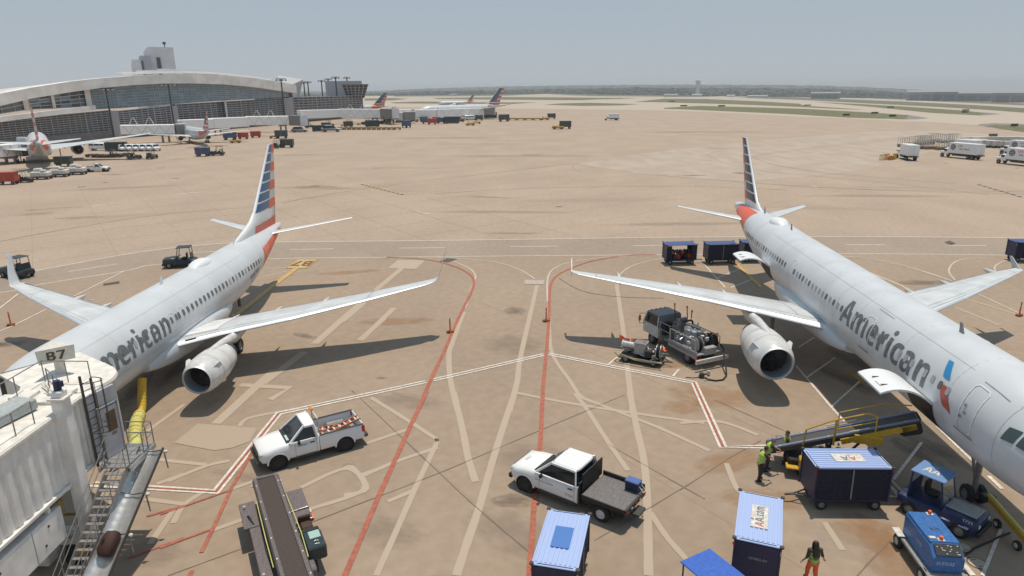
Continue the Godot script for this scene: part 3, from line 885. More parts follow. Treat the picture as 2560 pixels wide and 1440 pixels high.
func build_horizon() -> void:
	# grass islands between the taxiways
	var grass := mat("grass", 0.17, 0.165, 0.075, 0.95)
	grass.albedo_texture = noise_tex(0.02, Color(0.72, 0.72, 0.66), Color(1.0, 1.0, 1.0), 61, 6)
	grass.uv1_triplanar = true
	grass.uv1_world_triplanar = true
	grass.uv1_scale = Vector3.ONE / 60.0
	var dry := mat("dry_grass", 0.165, 0.158, 0.085, 0.95)
	dry.albedo_texture = grass.albedo_texture
	dry.uv1_triplanar = true
	dry.uv1_world_triplanar = true
	dry.uv1_scale = Vector3.ONE / 110.0
	var shoulder := mat("dark_shoulder", 0.20, 0.175, 0.165, 0.9)
	begin()
	sheet(PackedVector2Array([Vector2(-222.53, -975.01), Vector2(-126.83, -797), Vector2(9.7, -674.47), Vector2(125.76, -578.63), Vector2(187.26, -444.2), Vector2(232.65, -378.13), Vector2(244.45, -292.8), Vector2(441.91, -466.2), Vector2(1405.1, -1491.3), Vector2(1794.92, -2533.65), Vector2(3275.88, -5535.1), Vector2(2372.1, -6585.83), Vector2(8.65, -2869.3), Vector2(-1340.64, -4053.55), Vector2(-444.91, -1341.29)]), 0.006)
	struct("taxiway_concrete", mat("taxiway_pale", 0.41, 0.345, 0.273, 0.88))
	begin()
	sheet(PackedVector2Array([Vector2(294.56, -523.17), Vector2(296.73, -512.02), Vector2(273.46, -448.32), Vector2(250.37, -422.32), Vector2(237.66, -416.75), Vector2(235.12, -432.71)]), 0.018)
	sheet(PackedVector2Array([Vector2(238.13, -349.36), Vector2(249.8, -363.9), Vector2(266.81, -377.49), Vector2(281.88, -371.63), Vector2(261.98, -345.11), Vector2(248.9, -351.87), Vector2(226.18, -324.18), Vector2(219.12, -303.01), Vector2(219.82, -307.56)]), 0.018)
	sheet(PackedVector2Array([Vector2(429.27, -618.9), Vector2(405.25, -567.13), Vector2(353.03, -515.96), Vector2(362.23, -546.02)]), 0.018)
	struct("taxiway_shoulders", shoulder)
	begin()
	for q in [PackedVector2Array([Vector2(144.56, -648.37), Vector2(208.84, -762.99), Vector2(250.89, -726.85), Vector2(289.76, -678.55), Vector2(298.77, -563.8), Vector2(294.69, -508.46), Vector2(242.1, -420.01), Vector2(214.42, -437.65), Vector2(202.89, -497.98), Vector2(170.36, -558.85), Vector2(138.62, -621.57)]), PackedVector2Array([Vector2(41.47, -844.17), Vector2(64.4, -909.72), Vector2(105.49, -939.14), Vector2(154.27, -819.26), Vector2(120.58, -764.97), Vector2(78.64, -760.65)]), PackedVector2Array([Vector2(336.11, -1512.26), Vector2(442.92, -1563.97), Vector2(446.32, -1223.42), Vector2(427.45, -1022.49), Vector2(363.05, -851.18), Vector2(346.74, -673.29), Vector2(330.16, -676.03), Vector2(319.25, -785.8), Vector2(289.51, -892.28), Vector2(219.77, -987.6), Vector2(181.14, -1007.42)]), PackedVector2Array([Vector2(557.57, -1272.66), Vector2(536.25, -1056.08), Vector2(504.61, -886.12), Vector2(455.89, -699.14), Vector2(415.34, -598.68), Vector2(355.3, -522.45), Vector2(355.29, -580.71), Vector2(425.56, -804.74)]), PackedVector2Array([Vector2(235.82, -339.18), Vector2(251.31, -355.32), Vector2(274.52, -352.13), Vector2(206.94, -264.44), Vector2(215.11, -285.8), Vector2(223.19, -310.52)]), PackedVector2Array([Vector2(179.18, -249.95), Vector2(192.96, -246.31), Vector2(165.09, -210.14), Vector2(165.35, -218.74), Vector2(163.32, -232.95)]), PackedVector2Array([Vector2(158.54, -240.5), Vector2(165.79, -244.64), Vector2(162.68, -235.57), Vector2(155.2, -231.63)])]:
		sheet(q, 0.022)
	tag(done("grass", grass, self), "mown green grass islands between the pale taxiways", "grass", "", "stuff")
	begin()
	for q in [PackedVector2Array([Vector2(-201.41, -1781.99), Vector2(-9.06, -1830.03), Vector2(158.26, -1534.13), Vector2(303.2, -1613.4), Vector2(212.49, -1350.76), Vector2(119.52, -1157.84), Vector2(-6.56, -1313.81), Vector2(-159.1, -1528.5)]), PackedVector2Array([Vector2(-701.69, -4208.88), Vector2(-140.08, -3427.78), Vector2(146.67, -2988.7), Vector2(-10.97, -2227.15), Vector2(-395.17, -2367.48)]), PackedVector2Array([Vector2(142.36, -2451.17), Vector2(434.72, -3591.04), Vector2(862.82, -3887.72), Vector2(482.23, -2171.27), Vector2(245.37, -2025.6)]), PackedVector2Array([Vector2(-385.05, -1839.05), Vector2(-315.43, -1888.42), Vector2(-245.63, -1667.66), Vector2(-233.92, -1398.78), Vector2(-295.35, -1409.2)]), PackedVector2Array([Vector2(-196.86, -1139.09), Vector2(-159.32, -1213.61), Vector2(-43.51, -1057.79), Vector2(40.37, -1007.03), Vector2(3.6, -909.74), Vector2(-93.35, -979.12), Vector2(-176.38, -1053.1)]), PackedVector2Array([Vector2(963.43, -4341.46), Vector2(1356.85, -4798.76), Vector2(1114.06, -3488.22), Vector2(647.33, -2287.47), Vector2(433.06, -1949.5)]), PackedVector2Array([Vector2(685.79, -2118.8), Vector2(1080.89, -2811.19), Vector2(1000.64, -2146.98), Vector2(868.64, -1528.28), Vector2(736.56, -1097.42), Vector2(626.13, -808.38), Vector2(452.71, -583.35), Vector2(505.62, -729.69), Vector2(550.11, -901.34), Vector2(584.51, -1106.81), Vector2(672.03, -1578.9)]), PackedVector2Array([Vector2(2624.59, -6489.34), Vector2(3021.28, -5737.62), Vector2(1430.9, -2202.99), Vector2(1014.79, -1312.7), Vector2(801.56, -1036.02), Vector2(995.49, -1581.22), Vector2(1438.13, -2838.9), Vector2(1650.49, -4078.73)])]:
		sheet(q, 0.03)
	tag(done("dry_grass", dry, self), "long strips of dry pale grass far out between the runways", "grass", "", "stuff")
	begin()
	sheet(PackedVector2Array([Vector2(-1533.69, -4638.1), Vector2(-738.55, -3952.08), Vector2(10.01, -3313.08), Vector2(626.3, -4829.85), Vector2(1664.49, -6799.23), Vector2(2371.36, -6586.09), Vector2(3006.36, -6321.53), Vector2(3563.83, -6024.87), Vector2(2533.29, -3577.58), Vector2(1549.78, -1878.16), Vector2(1045.41, -1108.49), Vector2(3293.65, -3501.25), Vector2(3037, -3964.25), Vector2(3562.62, -6025.59), Vector2(2370.62, -6586.36), Vector2(18.82, -6175.85), Vector2(-2195.5, -6646.79)]), 0.1)
	var plain := mat("plain_grass", 0.25, 0.232, 0.155, 0.95)
	tag(done("grass_plain", plain, self), "far pale grass plain below the line of trees", "grass", "", "stuff")

	# low wooded hills on the horizon, in two ranges
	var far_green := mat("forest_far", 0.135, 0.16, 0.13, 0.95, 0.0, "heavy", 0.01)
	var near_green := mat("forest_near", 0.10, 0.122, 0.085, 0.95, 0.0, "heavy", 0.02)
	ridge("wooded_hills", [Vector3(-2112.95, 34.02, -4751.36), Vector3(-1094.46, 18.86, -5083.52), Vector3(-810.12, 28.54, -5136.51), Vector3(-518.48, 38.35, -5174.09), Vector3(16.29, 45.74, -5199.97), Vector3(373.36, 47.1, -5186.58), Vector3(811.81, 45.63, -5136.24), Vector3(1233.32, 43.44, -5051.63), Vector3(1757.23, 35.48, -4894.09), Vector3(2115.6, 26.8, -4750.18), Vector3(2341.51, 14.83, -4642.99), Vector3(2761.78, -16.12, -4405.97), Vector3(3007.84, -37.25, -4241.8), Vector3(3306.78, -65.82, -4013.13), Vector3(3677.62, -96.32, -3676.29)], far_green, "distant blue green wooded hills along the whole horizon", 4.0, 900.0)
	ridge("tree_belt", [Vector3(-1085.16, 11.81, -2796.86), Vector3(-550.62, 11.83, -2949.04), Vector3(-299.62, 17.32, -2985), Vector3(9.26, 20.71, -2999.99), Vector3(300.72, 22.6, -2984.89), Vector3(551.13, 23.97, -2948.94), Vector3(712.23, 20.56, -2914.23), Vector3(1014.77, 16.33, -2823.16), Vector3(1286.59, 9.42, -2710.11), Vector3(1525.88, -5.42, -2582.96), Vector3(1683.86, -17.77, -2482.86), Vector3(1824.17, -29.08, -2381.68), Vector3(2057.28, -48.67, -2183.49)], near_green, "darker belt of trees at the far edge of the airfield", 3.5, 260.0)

	# water towers and far sheds
	var tw: Vector3 = Vector3(756.17, 3.5, -2799.68)
	var t := thing("water_tower", "pale water tower standing above the trees on the horizon", "water tower", Vector3(tw.x, gy(tw.x), tw.z))
	var top: float = Vector3(753.11, 51.22, -2800.5).y - gy(tw.x)
	begin()
	cyl(Vector3(0, 0, 0), Vector3(0, top * 0.6, 0), 8.5, 6.5, 16)
	cyl(Vector3(0, top * 0.6, 0), Vector3(0, top * 0.78, 0), 6.5, 9.5, 16)
	done("shaft", M.tower_white, t)
	begin()
	cyl(Vector3(0, top * 0.78, 0), Vector3(0, top * 0.94, 0), 10.5, 10.5, 16)
	cyl(Vector3(0, top * 0.94, 0), Vector3(0, top, 0), 10.5, 5.0, 16)
	done("tank", M.roof_pale, t)
	for w in [[Vector3(-62.92, 46.41, -4299.54), 1249, "small white water tower above the trees behind the parked airliner tails"], [Vector3(1069.06, 41.32, -3854.49), 1758, "low wide white water tower just right of the tall one"]]:
		var p: Vector3 = w[0]
		var o := thing("water_tower", w[2], "water tower", Vector3(p.x, gy(p.x), p.z))
		begin()
		cyl(Vector3.ZERO, Vector3(0, p.y - gy(p.x) - 8, 0), 3.5, 2.5, 10)
		done("shaft", M.tower_white, o)
		begin()
		xf = Transform3D(Basis(), Vector3(0, p.y - gy(p.x) - 6, 0))
		ball(Vector3.ZERO, 10.0, 16, 8, Vector3(1, 0.5, 1))
		done("tank", M.roof_pale, o)
	var sheds := [[Vector3(564.96, 10.35, -2435.33), 46, 6, "small white shed among the trees left of the water tower"], [Vector3(650.11, 12.81, -2413.99), 34, 7, "white roofed house below the tall water tower"], [Vector3(758.46, 7.06, -2382.17), 28, 6, "small white shed right of the tall water tower"], [Vector3(807, 5.46, -2260.26), 60, 6, "low white building in the trees behind the right airliner tail"],
		[Vector3(952.34, 6.55, -2093.58), 80, 16, "long grey hangar among the trees, leftmost of the far hangars"], [Vector3(1092.04, -6.62, -1793.72), 112, 22, "large grey hangar behind the taxiing airliner"], [Vector3(1209.89, -13.26, -1837.44), 118, 20, "dark hangar block right of the large grey hangar"], [Vector3(1367.06, -14.6, -1972.6), 120, 12, "white roofed shed far right on the horizon"], [Vector3(1196, -17, -1602.99), 130, 22, "grey hangar at the far right edge of the horizon"]]
	for s in sheds:
		var p: Vector3 = s[0]
		var o := thing("airfield_shed" if s[2] < 15 else "hangar", s[3], "building", Vector3(p.x, gy(p.x), p.z), atan2(-p.x, -p.z))
		begin()
		box(Vector3(0, s[2] * 0.5, 0), Vector3(s[1], s[2], 40))
		done("wall", mat("hangar_grey", 0.25, 0.25, 0.26, 0.8) if s[2] > 15 else M.tower_white, o)
		begin()
		loft([[Vector3(-s[1] * 0.51, s[2] * 1.001, 21), Vector3(-s[1] * 0.51, s[2] * 1.22, 0), Vector3(-s[1] * 0.51, s[2] * 1.001, -21)], [Vector3(s[1] * 0.51, s[2] * 1.001, 21), Vector3(s[1] * 0.51, s[2] * 1.22, 0), Vector3(s[1] * 0.51, s[2] * 1.001, -21)]], true, -1)
		done("roof", M.hangar_grey if s[2] > 15 else M.roof_pale, o)
		if s[2] > 15:
			for k in 4:
				begin()
				box(Vector3((k - 1.5) * s[1] * 0.23, s[2] * 0.36, 20.2), Vector3(s[1] * 0.19, s[2] * 0.7, 0.5))
				done("hangar_door", M.terminal_grey, o)
	# little dark signs and marker boards on the taxiway edges
	var spots := [Vector3(246.1, -2.11, -1053.2), Vector3(180.01, -0.66, -716.12), Vector3(226.54, -1.68, -739.41), Vector3(363.36, -4.69, -843.78), Vector3(230.31, -1.77, -471.38), Vector3(281.3, -2.89, -531.01), Vector3(257.19, -2.36, -462.24), Vector3(431.09, -6.18, -781.83), Vector3(392.76, -5.34, -594.24), Vector3(246.82, -2.13, -335.05), Vector3(2153.71, -44.08, -6268.32), Vector3(1169.38, -22.43, -2978.54), Vector3(443.61, -6.46, -670.65)]
	for p in spots:
		var o := thing("taxiway_sign", "low dark taxiway sign board standing in the airfield grass", "sign", Vector3(p.x, gy(p.x), p.z), 0.3, "taxiway signs")
		begin()
		box(Vector3(0, 0.9, 0), Vector3(p.length() * 0.011, 1.3, 0.3), 0.03)
		done("board", M.dark_metal, o)
		begin()
		box(Vector3(0, 0.15, 0), Vector3(0.3, 0.3, 0.15))
		done("foot", M.grey_metal, o)


func ridge(called: String, tops: Array, m: Material, label: String, bump: float, deep: float) -> void:
	var n := FastNoiseLite.new()
	n.seed = 77
	n.frequency = 0.012
	n.fractal_octaves = 3
	begin()
	var row := []
	for i in tops.size() - 1:
		for k in 26:
			var t := k / 26.0
			var p: Vector3 = tops[i].lerp(tops[i + 1], t)
			p.y += n.get_noise_2d(p.x, p.z) * bump - bump * 0.4
			row.append(p)
	for i in row.size() - 1:
		var q := []
		for e in [row[i], row[i + 1]]:
			var out: Vector3 = Vector3(e.x, 0, e.z).normalized()
			var g := gy(e.x)
			var foot: Vector3 = e - out * deep * 0.25
			var mid: Vector3 = e - out * deep * 0.06
			q.append([Vector3(foot.x, g - 6.0, foot.z), Vector3(mid.x, lerpf(g, e.y, 0.72), mid.z), e, Vector3(e.x, g - 6, e.z) + out * deep])
		for k in 3:
			quad(q[0][k], q[1][k], q[1][k + 1], q[0][k + 1], (q[0][k] + q[1][k + 1]) * 0.5 - Vector3(0, 50, 0))
	done(called, m, self)
	get_node(called).set_meta("kind", "structure")
	# crowns that break the outline
	var mesh := SphereMesh.new()
	mesh.radial_segments = 7
	mesh.rings = 4
	mesh.radius = 1.0
	mesh.height = 2.0
	mesh.material = m
	var mm := MultiMesh.new()
	mm.transform_format = MultiMesh.TRANSFORM_3D
	mm.mesh = mesh
	mm.instance_count = row.size() * 7
	for i in mm.instance_count:
		var p: Vector3 = row[rng.randi_range(0, row.size() - 2)]
		var q: Vector3 = p.lerp(row[mini(row.find(p) + 1, row.size() - 1)], rng.randf())
		var out := Vector3(q.x, 0, q.z).normalized()
		var down := pow(rng.randf(), 0.7)
		var at := q - out * deep * 0.25 * down
		at.y = lerpf(q.y, gy(q.x), down * 0.95) + rng.randf_range(-5.0, -1.5)
		var s := rng.randf_range(3.5, 7.5)
		mm.set_instance_transform(i, Transform3D(Basis().scaled(Vector3(s * rng.randf_range(0.9, 1.8), s * rng.randf_range(0.5, 0.9), s)), at))
	var o := MultiMeshInstance3D.new()
	o.multimesh = mm
	o.name = "far_trees" if called == "wooded_hills" else "far_tree_crowns"
	add_child(o)
	tag(o, label, "trees", "", "stuff")


var panes_left := 300

func curtain_wall(parent: Node3D, p: Vector2, q: Vector2, hp: Array, hq: Array, cols: int, rows: int, tones: Array, mullion: Material, bar_w := 0.16) -> void:
	# glazed wall between two ground points; hp and hq are [foot, top] heights at its ends
	var along := Vector3(q.x - p.x, 0, q.y - p.y).normalized()
	var out := along.cross(Vector3.UP).normalized()
	if out.dot(Vector3(-p.x, 0, -p.y)) < 0.0: out = -out
	var at := func(u: float, v: float, off: float) -> Vector3:
		var g := p.lerp(q, u)
		return Vector3(g.x, lerpf(lerpf(hp[0], hq[0], u), lerpf(hp[1], hq[1], u), v), g.y) + out * off
	begin()
	var r0 := [at.call(0, 0, 0), at.call(1, 0, 0), at.call(1, 1, 0), at.call(0, 1, 0)]
	var r1 := []
	for e in r0: r1.append(e - out * 1.5)
	loft([r0, r1], true, -1)
	done("backing", M.facade_dark, parent)
	var rest := {}
	for c in cols:
		for r in rows:
			var tone: Material = tones[0]
			var d := rng.randf()
			if d > 0.55: tone = tones[1]
			if d > 0.8: tone = tones[2 % tones.size()]
			var u0 := (c + 0.03) / cols
			var u1 := (c + 0.97) / cols
			var v0 := (r + 0.06) / rows
			var v1 := (r + 0.94) / rows
			var tilt := rng.randf_range(0.05, 0.075)
			var a: Vector3 = at.call(u0, v0, tilt)
			var b: Vector3 = at.call(u1, v0, tilt)
			var cc: Vector3 = at.call(u1, v1, 0.06)
			var dd: Vector3 = at.call(u0, v1, 0.06)
			if panes_left > 0:
				panes_left -= 1
				begin()
				loft([[a, b, cc, dd], [a - out * 0.04, b - out * 0.04, cc - out * 0.04, dd - out * 0.04]], true, -1)
				done("pane", tone, parent)
			else:
				if not rest.has(tone): rest[tone] = []
				rest[tone].append([a, b, cc, dd])
	for tone in rest:
		begin()
		for w in rest[tone]: quad(w[0], w[1], w[2], w[3], (w[0] + w[2]) * 0.5 - out)
		done("panes", tone, parent).set_meta("kind", "stuff")
	for c in cols + 1:
		begin()
		var u := float(c) / cols
		bar(at.call(u, 0, 0.12), at.call(u, 1, 0.12), bar_w * (2.2 if c % 6 == 0 else 1.0), 0.2, 0.0, out)
		done("mullion", mullion, parent)
	for r in rows + 1:
		begin()
		var v := float(r) / rows
		bar(at.call(0, v, 0.16), at.call(1, v, 0.16), 0.2, bar_w * 1.3)
		done("transom", mullion, parent)


func pillar(parent: Node3D, p: Vector2, h: float, w: float, m: Material, called := "pier", y0 := 0.0) -> void:
	begin()
	xf = Transform3D(Basis(Vector3.UP, atan2(-p.x, -p.y)), Vector3(p.x, 0, p.y))
	box(Vector3(0, (y0 + h) * 0.5, 1.0), Vector3(w, h - y0, 3.0))
	done(called, m, parent)


func build_terminal() -> void:
	var t := thing("terminal_hall", "large airport terminal hall with glass front and pale arched roof", "terminal")
	var tones := [M.facade_glass, M.facade_brown, M.facade_teal]
	var b1 := Vector2(-171.82, -229)
	var b2 := Vector2(-163.5, -282.93)
	var b3 := Vector2(-154.34, -317.03)
	var b4 := Vector2(-132.92, -406.9)
	var b0 := Vector2(-171.48, -207.85)
	curtain_wall(t, Vector2(-163.09, -285.54), Vector2(-154.32, -314.83), [4.0, 10.99], [4.0, 12.42], 9, 9, [M.facade_dark, M.facade_glass, M.facade_teal], M.bridge_grey, 0.2)
	curtain_wall(t, Vector2(-170.28, -255.27), b2, [2.5, 10.34], [2.5, 11.55], 11, 10, tones, M.mullion, 0.13)
	curtain_wall(t, b1, Vector2(-170.28, -255.27), [2.5, 9.84], [2.5, 10.34], 9, 10, tones, M.mullion, 0.13)
	curtain_wall(t, b0, b1, [2.5, 9.31], [2.5, 9.84], 6, 10, tones, M.mullion, 0.13)
	curtain_wall(t, Vector2(-153.78, -318.05), b4, [3.0, 13], [3.0, 14.51], 22, 10, tones, M.mullion, 0.15)
	# the arched upper window, in six bays
	var ax := [Vector2(-166.65, -275.68), Vector2(-162.97, -291.01), Vector2(-156.31, -309.79), Vector2(-146.61, -343.27), Vector2(-139.27, -374.52), Vector2(-131.46, -412.14)]
	var low := [11.66, 11.8, 12.55, 13.58, 14.08, 14.86]
	var high := [19.82, 21, 21.99, 21.9, 20.44, 17.59]
	var at_glass := [M.arch_glass, M.arch_glass_pale, M.arch_glass]
	for k in 5:
		curtain_wall(t, ax[k], ax[k + 1], [low[k] + 0.4, high[k] + 0.5], [low[k + 1] + 0.4, high[k + 1] + 0.5], [7, 7, 9, 7, 6][k], 8, at_glass, M.facade_glass if k < 0 else M.mullion, 0.1)
	# open bay under the roof on the left, with its beam and columns
	curtain_wall(t, Vector2(-170.97, -246.35), Vector2(-166.77, -274.86), [12.89, 16.75], [13.24, 19.7], 6, 4, [M.facade_brown, M.arch_glass, M.terminal_grey], M.tower_shade, 0.2)
	curtain_wall(t, b0, Vector2(-170.86, -245), [10.19, 10.85], [12.92, 16.66], 6, 2, [M.terminal_grey, M.facade_brown, M.terminal_grey], M.tower_shade, 0.2)
	for s in [[[Vector3(-171.48, 0, -207.85), Vector3(-166.65, 0, -275.68)], 8.43, 9.97, 11.78, 13.68]]:
		begin()
		var a: Vector3 = s[0][0]
		var b: Vector3 = s[0][1]
		var o := Vector3(0.86, 0, 0.5) * 3.0
		loft([[a + Vector3(0, s[1], 0), a + Vector3(0, s[2], 0), a + Vector3(0, s[2], 0) + o, a + Vector3(0, s[1], 0) + o], [b + Vector3(0, s[3], 0), b + Vector3(0, s[4], 0), b + Vector3(0, s[4], 0) + o, b + Vector3(0, s[3], 0) + o]], true, -1)
		done("balcony_beam", M.pale_concrete, t)
	pillar(t, Vector2(-166.77, -274.86), 19.7, 1.9, M.pale_concrete, "column", 11.69)
	pillar(t, Vector2(-169.75, -258.1), 18.11, 1.0, M.pale_concrete, "column", 13.11)
	pillar(t, Vector2(-171.04, -245.02), 16.77, 1.5, M.pale_concrete, "column", 12.56)
	pillar(t, Vector2(-163.57, -284.72), 11.26, 3.6, M.bridge_grey)
	pillar(t, Vector2(-154.34, -317.03), 12.5, 3.6, M.bridge_grey)
	pillar(t, Vector2(-132.59, -408.67), 14.57, 9.0, M.bridge_grey)
	pillar(t, Vector2(-144.6, -352.24), 14.22, 0.9, M.tower_white, "flag_pole_pier")
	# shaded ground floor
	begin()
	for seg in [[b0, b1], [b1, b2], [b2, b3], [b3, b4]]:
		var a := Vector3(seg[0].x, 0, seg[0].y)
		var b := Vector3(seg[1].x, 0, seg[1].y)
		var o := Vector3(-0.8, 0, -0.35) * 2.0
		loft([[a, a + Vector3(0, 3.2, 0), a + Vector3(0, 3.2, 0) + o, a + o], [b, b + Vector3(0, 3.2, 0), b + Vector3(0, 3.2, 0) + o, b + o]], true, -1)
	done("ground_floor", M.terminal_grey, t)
	# fascia of the arched roof and the roof behind it
	var f := [
		[Vector2(-171.48, -207.85), 10.63, 14.35], [Vector2(-171.82, -229), 14.22, 18], [Vector2(-171.06, -245.69), 16.66, 20.23], [Vector2(-168.91, -264.76), 18.73, 22.51], [Vector2(-165.49, -278.89), 20.21, 23.9], [Vector2(-161.7, -294.58), 21.31, 25.01], [Vector2(-156.31, -309.79), 22.06, 25.88], [Vector2(-150.34, -326.62), 22.21, 26.43], [Vector2(-145.48, -349.69), 21.93, 26.31], [Vector2(-139.27, -374.52), 20.59, 25.21], [Vector2(-134.96, -398.37), 18.75, 23.67], [Vector2(-130.65, -417.68), 17.22, 22.05]]
	var rings := []
	var roof := []
	var inward := Vector3(-0.9, 0, -0.35)
	for e in f:
		var g := Vector3(e[0].x, 0, e[0].y)
		var o := -inward * 3.5
		rings.append([g + o + Vector3(0, e[1], 0), g + o + Vector3(0, e[2], 0), g + Vector3(0, e[2], 0), g + Vector3(0, e[1], 0)])
		roof.append([g + Vector3(0, e[2] - 0.1, 0), g + inward * 40 + Vector3(0, e[2] - 2.5, 0), g + inward * 80 + Vector3(0, e[2] - 8, 0), g + inward * 80 + Vector3(0, e[2] - 10, 0), g + Vector3(0, e[1] + 0.3, 0)])
	begin()
	loft(rings, true, -1)
	done("roof_fascia", M.pale_concrete, t)
	begin()
	loft(roof, true, -1)
	done("roof", M.roof_pale, t)
	for k in 3:
		begin()
		for i in range(6 + k, 11):
			var a: Vector3 = roof[i - 1][0].lerp(roof[i - 1][1], 0.08 + 0.16 * k)
			var b: Vector3 = roof[i][0].lerp(roof[i][1], 0.08 + 0.16 * k)
			bar(a + Vector3(0, 1.2 + 1.0 * k, 0), b + Vector3(0, 1.2 + 1.0 * k, 0), 4.0, 1.0)
		done("roof_light", M.far_bridge, t)
	# flank of the roof at its right end
	begin()
	var e0: Vector3 = roof[11][0]
	loft([[e0, e0 + Vector3(0, -14, 0), Vector3(-136.23, 15.66, -449.82), Vector3(-134.23, 25.62, -454.6)], [e0 + Vector3(-8, 2, -4), e0 + Vector3(-8, -14, -4), Vector3(-141.2, 15.67, -454.58), Vector3(-150.93, 28.51, -455.65)]], true, -1)
	done("flank_wall", M.bridge_grey, t)

	# lower concourse wing with the glazed control room at its end
	panes_left = 300
	var w := thing("concourse_wing", "low glazed concourse wing right of the terminal hall with a glass control room", "terminal")
	var c0 := Vector2(-131.46, -412.14)
	var c1 := Vector2(-105.61, -496.87)
	curtain_wall(w, c0, c1, [1.5, 14.86], [1.5, 14.96], 18, 9, [M.facade_brown, M.facade_glass, M.facade_dark], M.mullion, 0.2)
	begin()
	var c2 := Vector3(c1.x, 0, c1.y)
	loft([[c2, c2 + Vector3(0, 14.96, 0), c2 + Vector3(-20, 14.96, -30), c2 + Vector3(-20, 0, -30)], [Vector3(c0.x, 0, c0.y) + Vector3(-2, 0, -1), Vector3(c0.x - 2, 14.86, c0.y - 1), Vector3(c0.x - 26, 14.86, c0.y - 16), Vector3(c0.x - 26, 0, c0.y - 16)]], true, -1)
	done("wing_block", M.terminal_grey, w)
	# penthouse and control room
	var hw: float = 14.96
	var ctr := Vector2(-120.57, -506.63)
	var turn := atan2(-ctr.x, -ctr.y)
	begin()
	xf = Transform3D(Basis(Vector3.UP, turn), Vector3(ctr.x, 0, ctr.y))
	box(Vector3(0, hw + 4.8, -12), Vector3(26, 11, 20))
	done("penthouse", M.bridge_grey, w)
	var cr := Vector2(-109.57, -489.79)
	begin()
	var cx := Transform3D(Basis(Vector3.UP, turn), Vector3(cr.x, hw - 1.5, cr.y))
	xf = cx
	loft([[Vector3(-5.5, 0, 4), Vector3(6.5, 0, 4), Vector3(6.5, 0, -8), Vector3(-5.5, 0, -8)], [Vector3(-8, 8.6, 6.5), Vector3(9.6, 8.6, 6.5), Vector3(9.6, 8.6, -10), Vector3(-8, 8.6, -10)]], true, -1)
	done("control_room", M.facade_dark, w)
	for k in 7:
		begin()
		xf = cx
		var u := k / 6.0
		bar(Vector3(lerpf(-5.5, 6.5, u), 0, 4.1), Vector3(lerpf(-8, 9.6, u), 8.6, 6.6), 0.28, 0.3)
		done("mullion", M.bridge_grey, w)
	for k in 6:
		begin()
		xf = cx
		var v := k / 5.0
		bar(Vector3(lerpf(-5.6, -8.1, v), 8.6 * v, lerpf(4.1, 6.6, v)), Vector3(lerpf(6.6, 9.7, v), 8.6 * v, lerpf(4.1, 6.6, v)), 0.3, 0.24)
		bar(Vector3(lerpf(6.6, 9.7, v), 8.6 * v, lerpf(4.1, 6.6, v)), Vector3(lerpf(6.6, 9.7, v), 8.6 * v, lerpf(-8, -10, v)), 0.3, 0.24)
		done("transom", M.bridge_grey, w)
	begin()
	xf = cx
	box(Vector3(0.8, 8.9, -1.7), Vector3(18.4, 0.7, 17.4))
	done("control_roof", M.terminal_grey, w)

	# white tower block behind the hall
	var d := 560.0
	var tb := thing("tower_block", "white windowless tower of three stepped blocks rising behind the terminal roof", "building", Vector3.ZERO)
	var parts := [[Vector3(-257.38, 29.23, -497.35), Vector3(-240, 29.2, -505.96), Vector3(-245.88, 49.41, -503.13), 22.0, "tall_block"], [Vector3(-258.44, 29.15, -492.28), Vector3(-252.03, 29.14, -495.6), Vector3(-252.02, 43.39, -495.6), 20.0, "middle_block"], [Vector3(-261.3, 29.07, -486.24), Vector3(-255.77, 29.07, -489.17), Vector3(-258.32, 40.54, -487.83), 18.0, "low_block"]]
	for q in parts:
		begin()
		var a: Vector3 = q[0]
		var b: Vector3 = q[1]
		var rt := Vector3(b.x - a.x, 0, b.z - a.z)
		var bk: Vector3 = Vector3(-a.x, 0, -a.z).normalized() * -q[3]
		a.y = 0
		b.y = 0
		var h: float = q[2].y
		var cut := 4.0 if q[4] != "middle_block" else 1.0
		loft([[a, a + Vector3(0, h - cut, 0), a + Vector3(0, h, 0) + rt * 0.16, b + Vector3(0, h, 0), b], [a + bk, a + Vector3(0, h - cut, 0) + bk, a + Vector3(0, h, 0) + rt * 0.16 + bk, b + Vector3(0, h, 0) + bk, b + bk]], true, -1)
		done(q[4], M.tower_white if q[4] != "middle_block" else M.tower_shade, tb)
		if q[4] != "low_block":
			begin()
			var u0 := 0.40 if q[4] == "tall_block" else 0.2
			for z in 1: bar(a + rt * (u0 + 0.06) - bk * 0.01 + Vector3(0, h * 0.5, 0), a + rt * (u0 + 0.06) - bk * 0.01 + Vector3(0, h * (0.86 if u0 > 0.3 else 0.92), 0), rt.length() * 0.13, 0.5, 0.0, -bk)
			done("window_slot", M.facade_glass, tb)
	begin()
	var mp: Vector3 = Vector3(-247.39, 52.4, -509.07)
	cyl(Vector3(mp.x, mp.y - 8, mp.z), mp, 0.4, 0.3, 6)
	box(mp, Vector3(1.6, 1.8, 1.6))
	done("mast", M.dark_metal, tb)

	# flood light masts
	var masts := [[Vector2(-126.27, -386.25), 24.95, "tall floodlight mast in front of the terminal pier"], [Vector2(-161.21, -278.24), 19.89, "floodlight mast in front of the terminal, left of the white framed window"], [Vector2(-147.75, -302.15), 21.66, "floodlight mast at the middle of the arched window"],
		[Vector2(-157.76, -535.05), 25.24, "leftmost floodlight mast behind the concourse wing"], [Vector2(-156.42, -540.95), 25.52, "second floodlight mast from the left behind the concourse wing"], [Vector2(-150.63, -558.97), 26.58, "third floodlight mast from the left behind the concourse wing"], [Vector2(-148.71, -572.33), 28.02, "fourth floodlight mast from the left behind the concourse wing"], [Vector2(-120.73, -484.87), 27.59, "floodlight mast in front of the wing penthouse"], [Vector2(-136.63, -586.89), 29.32, "rightmost floodlight mast above the control room"]]
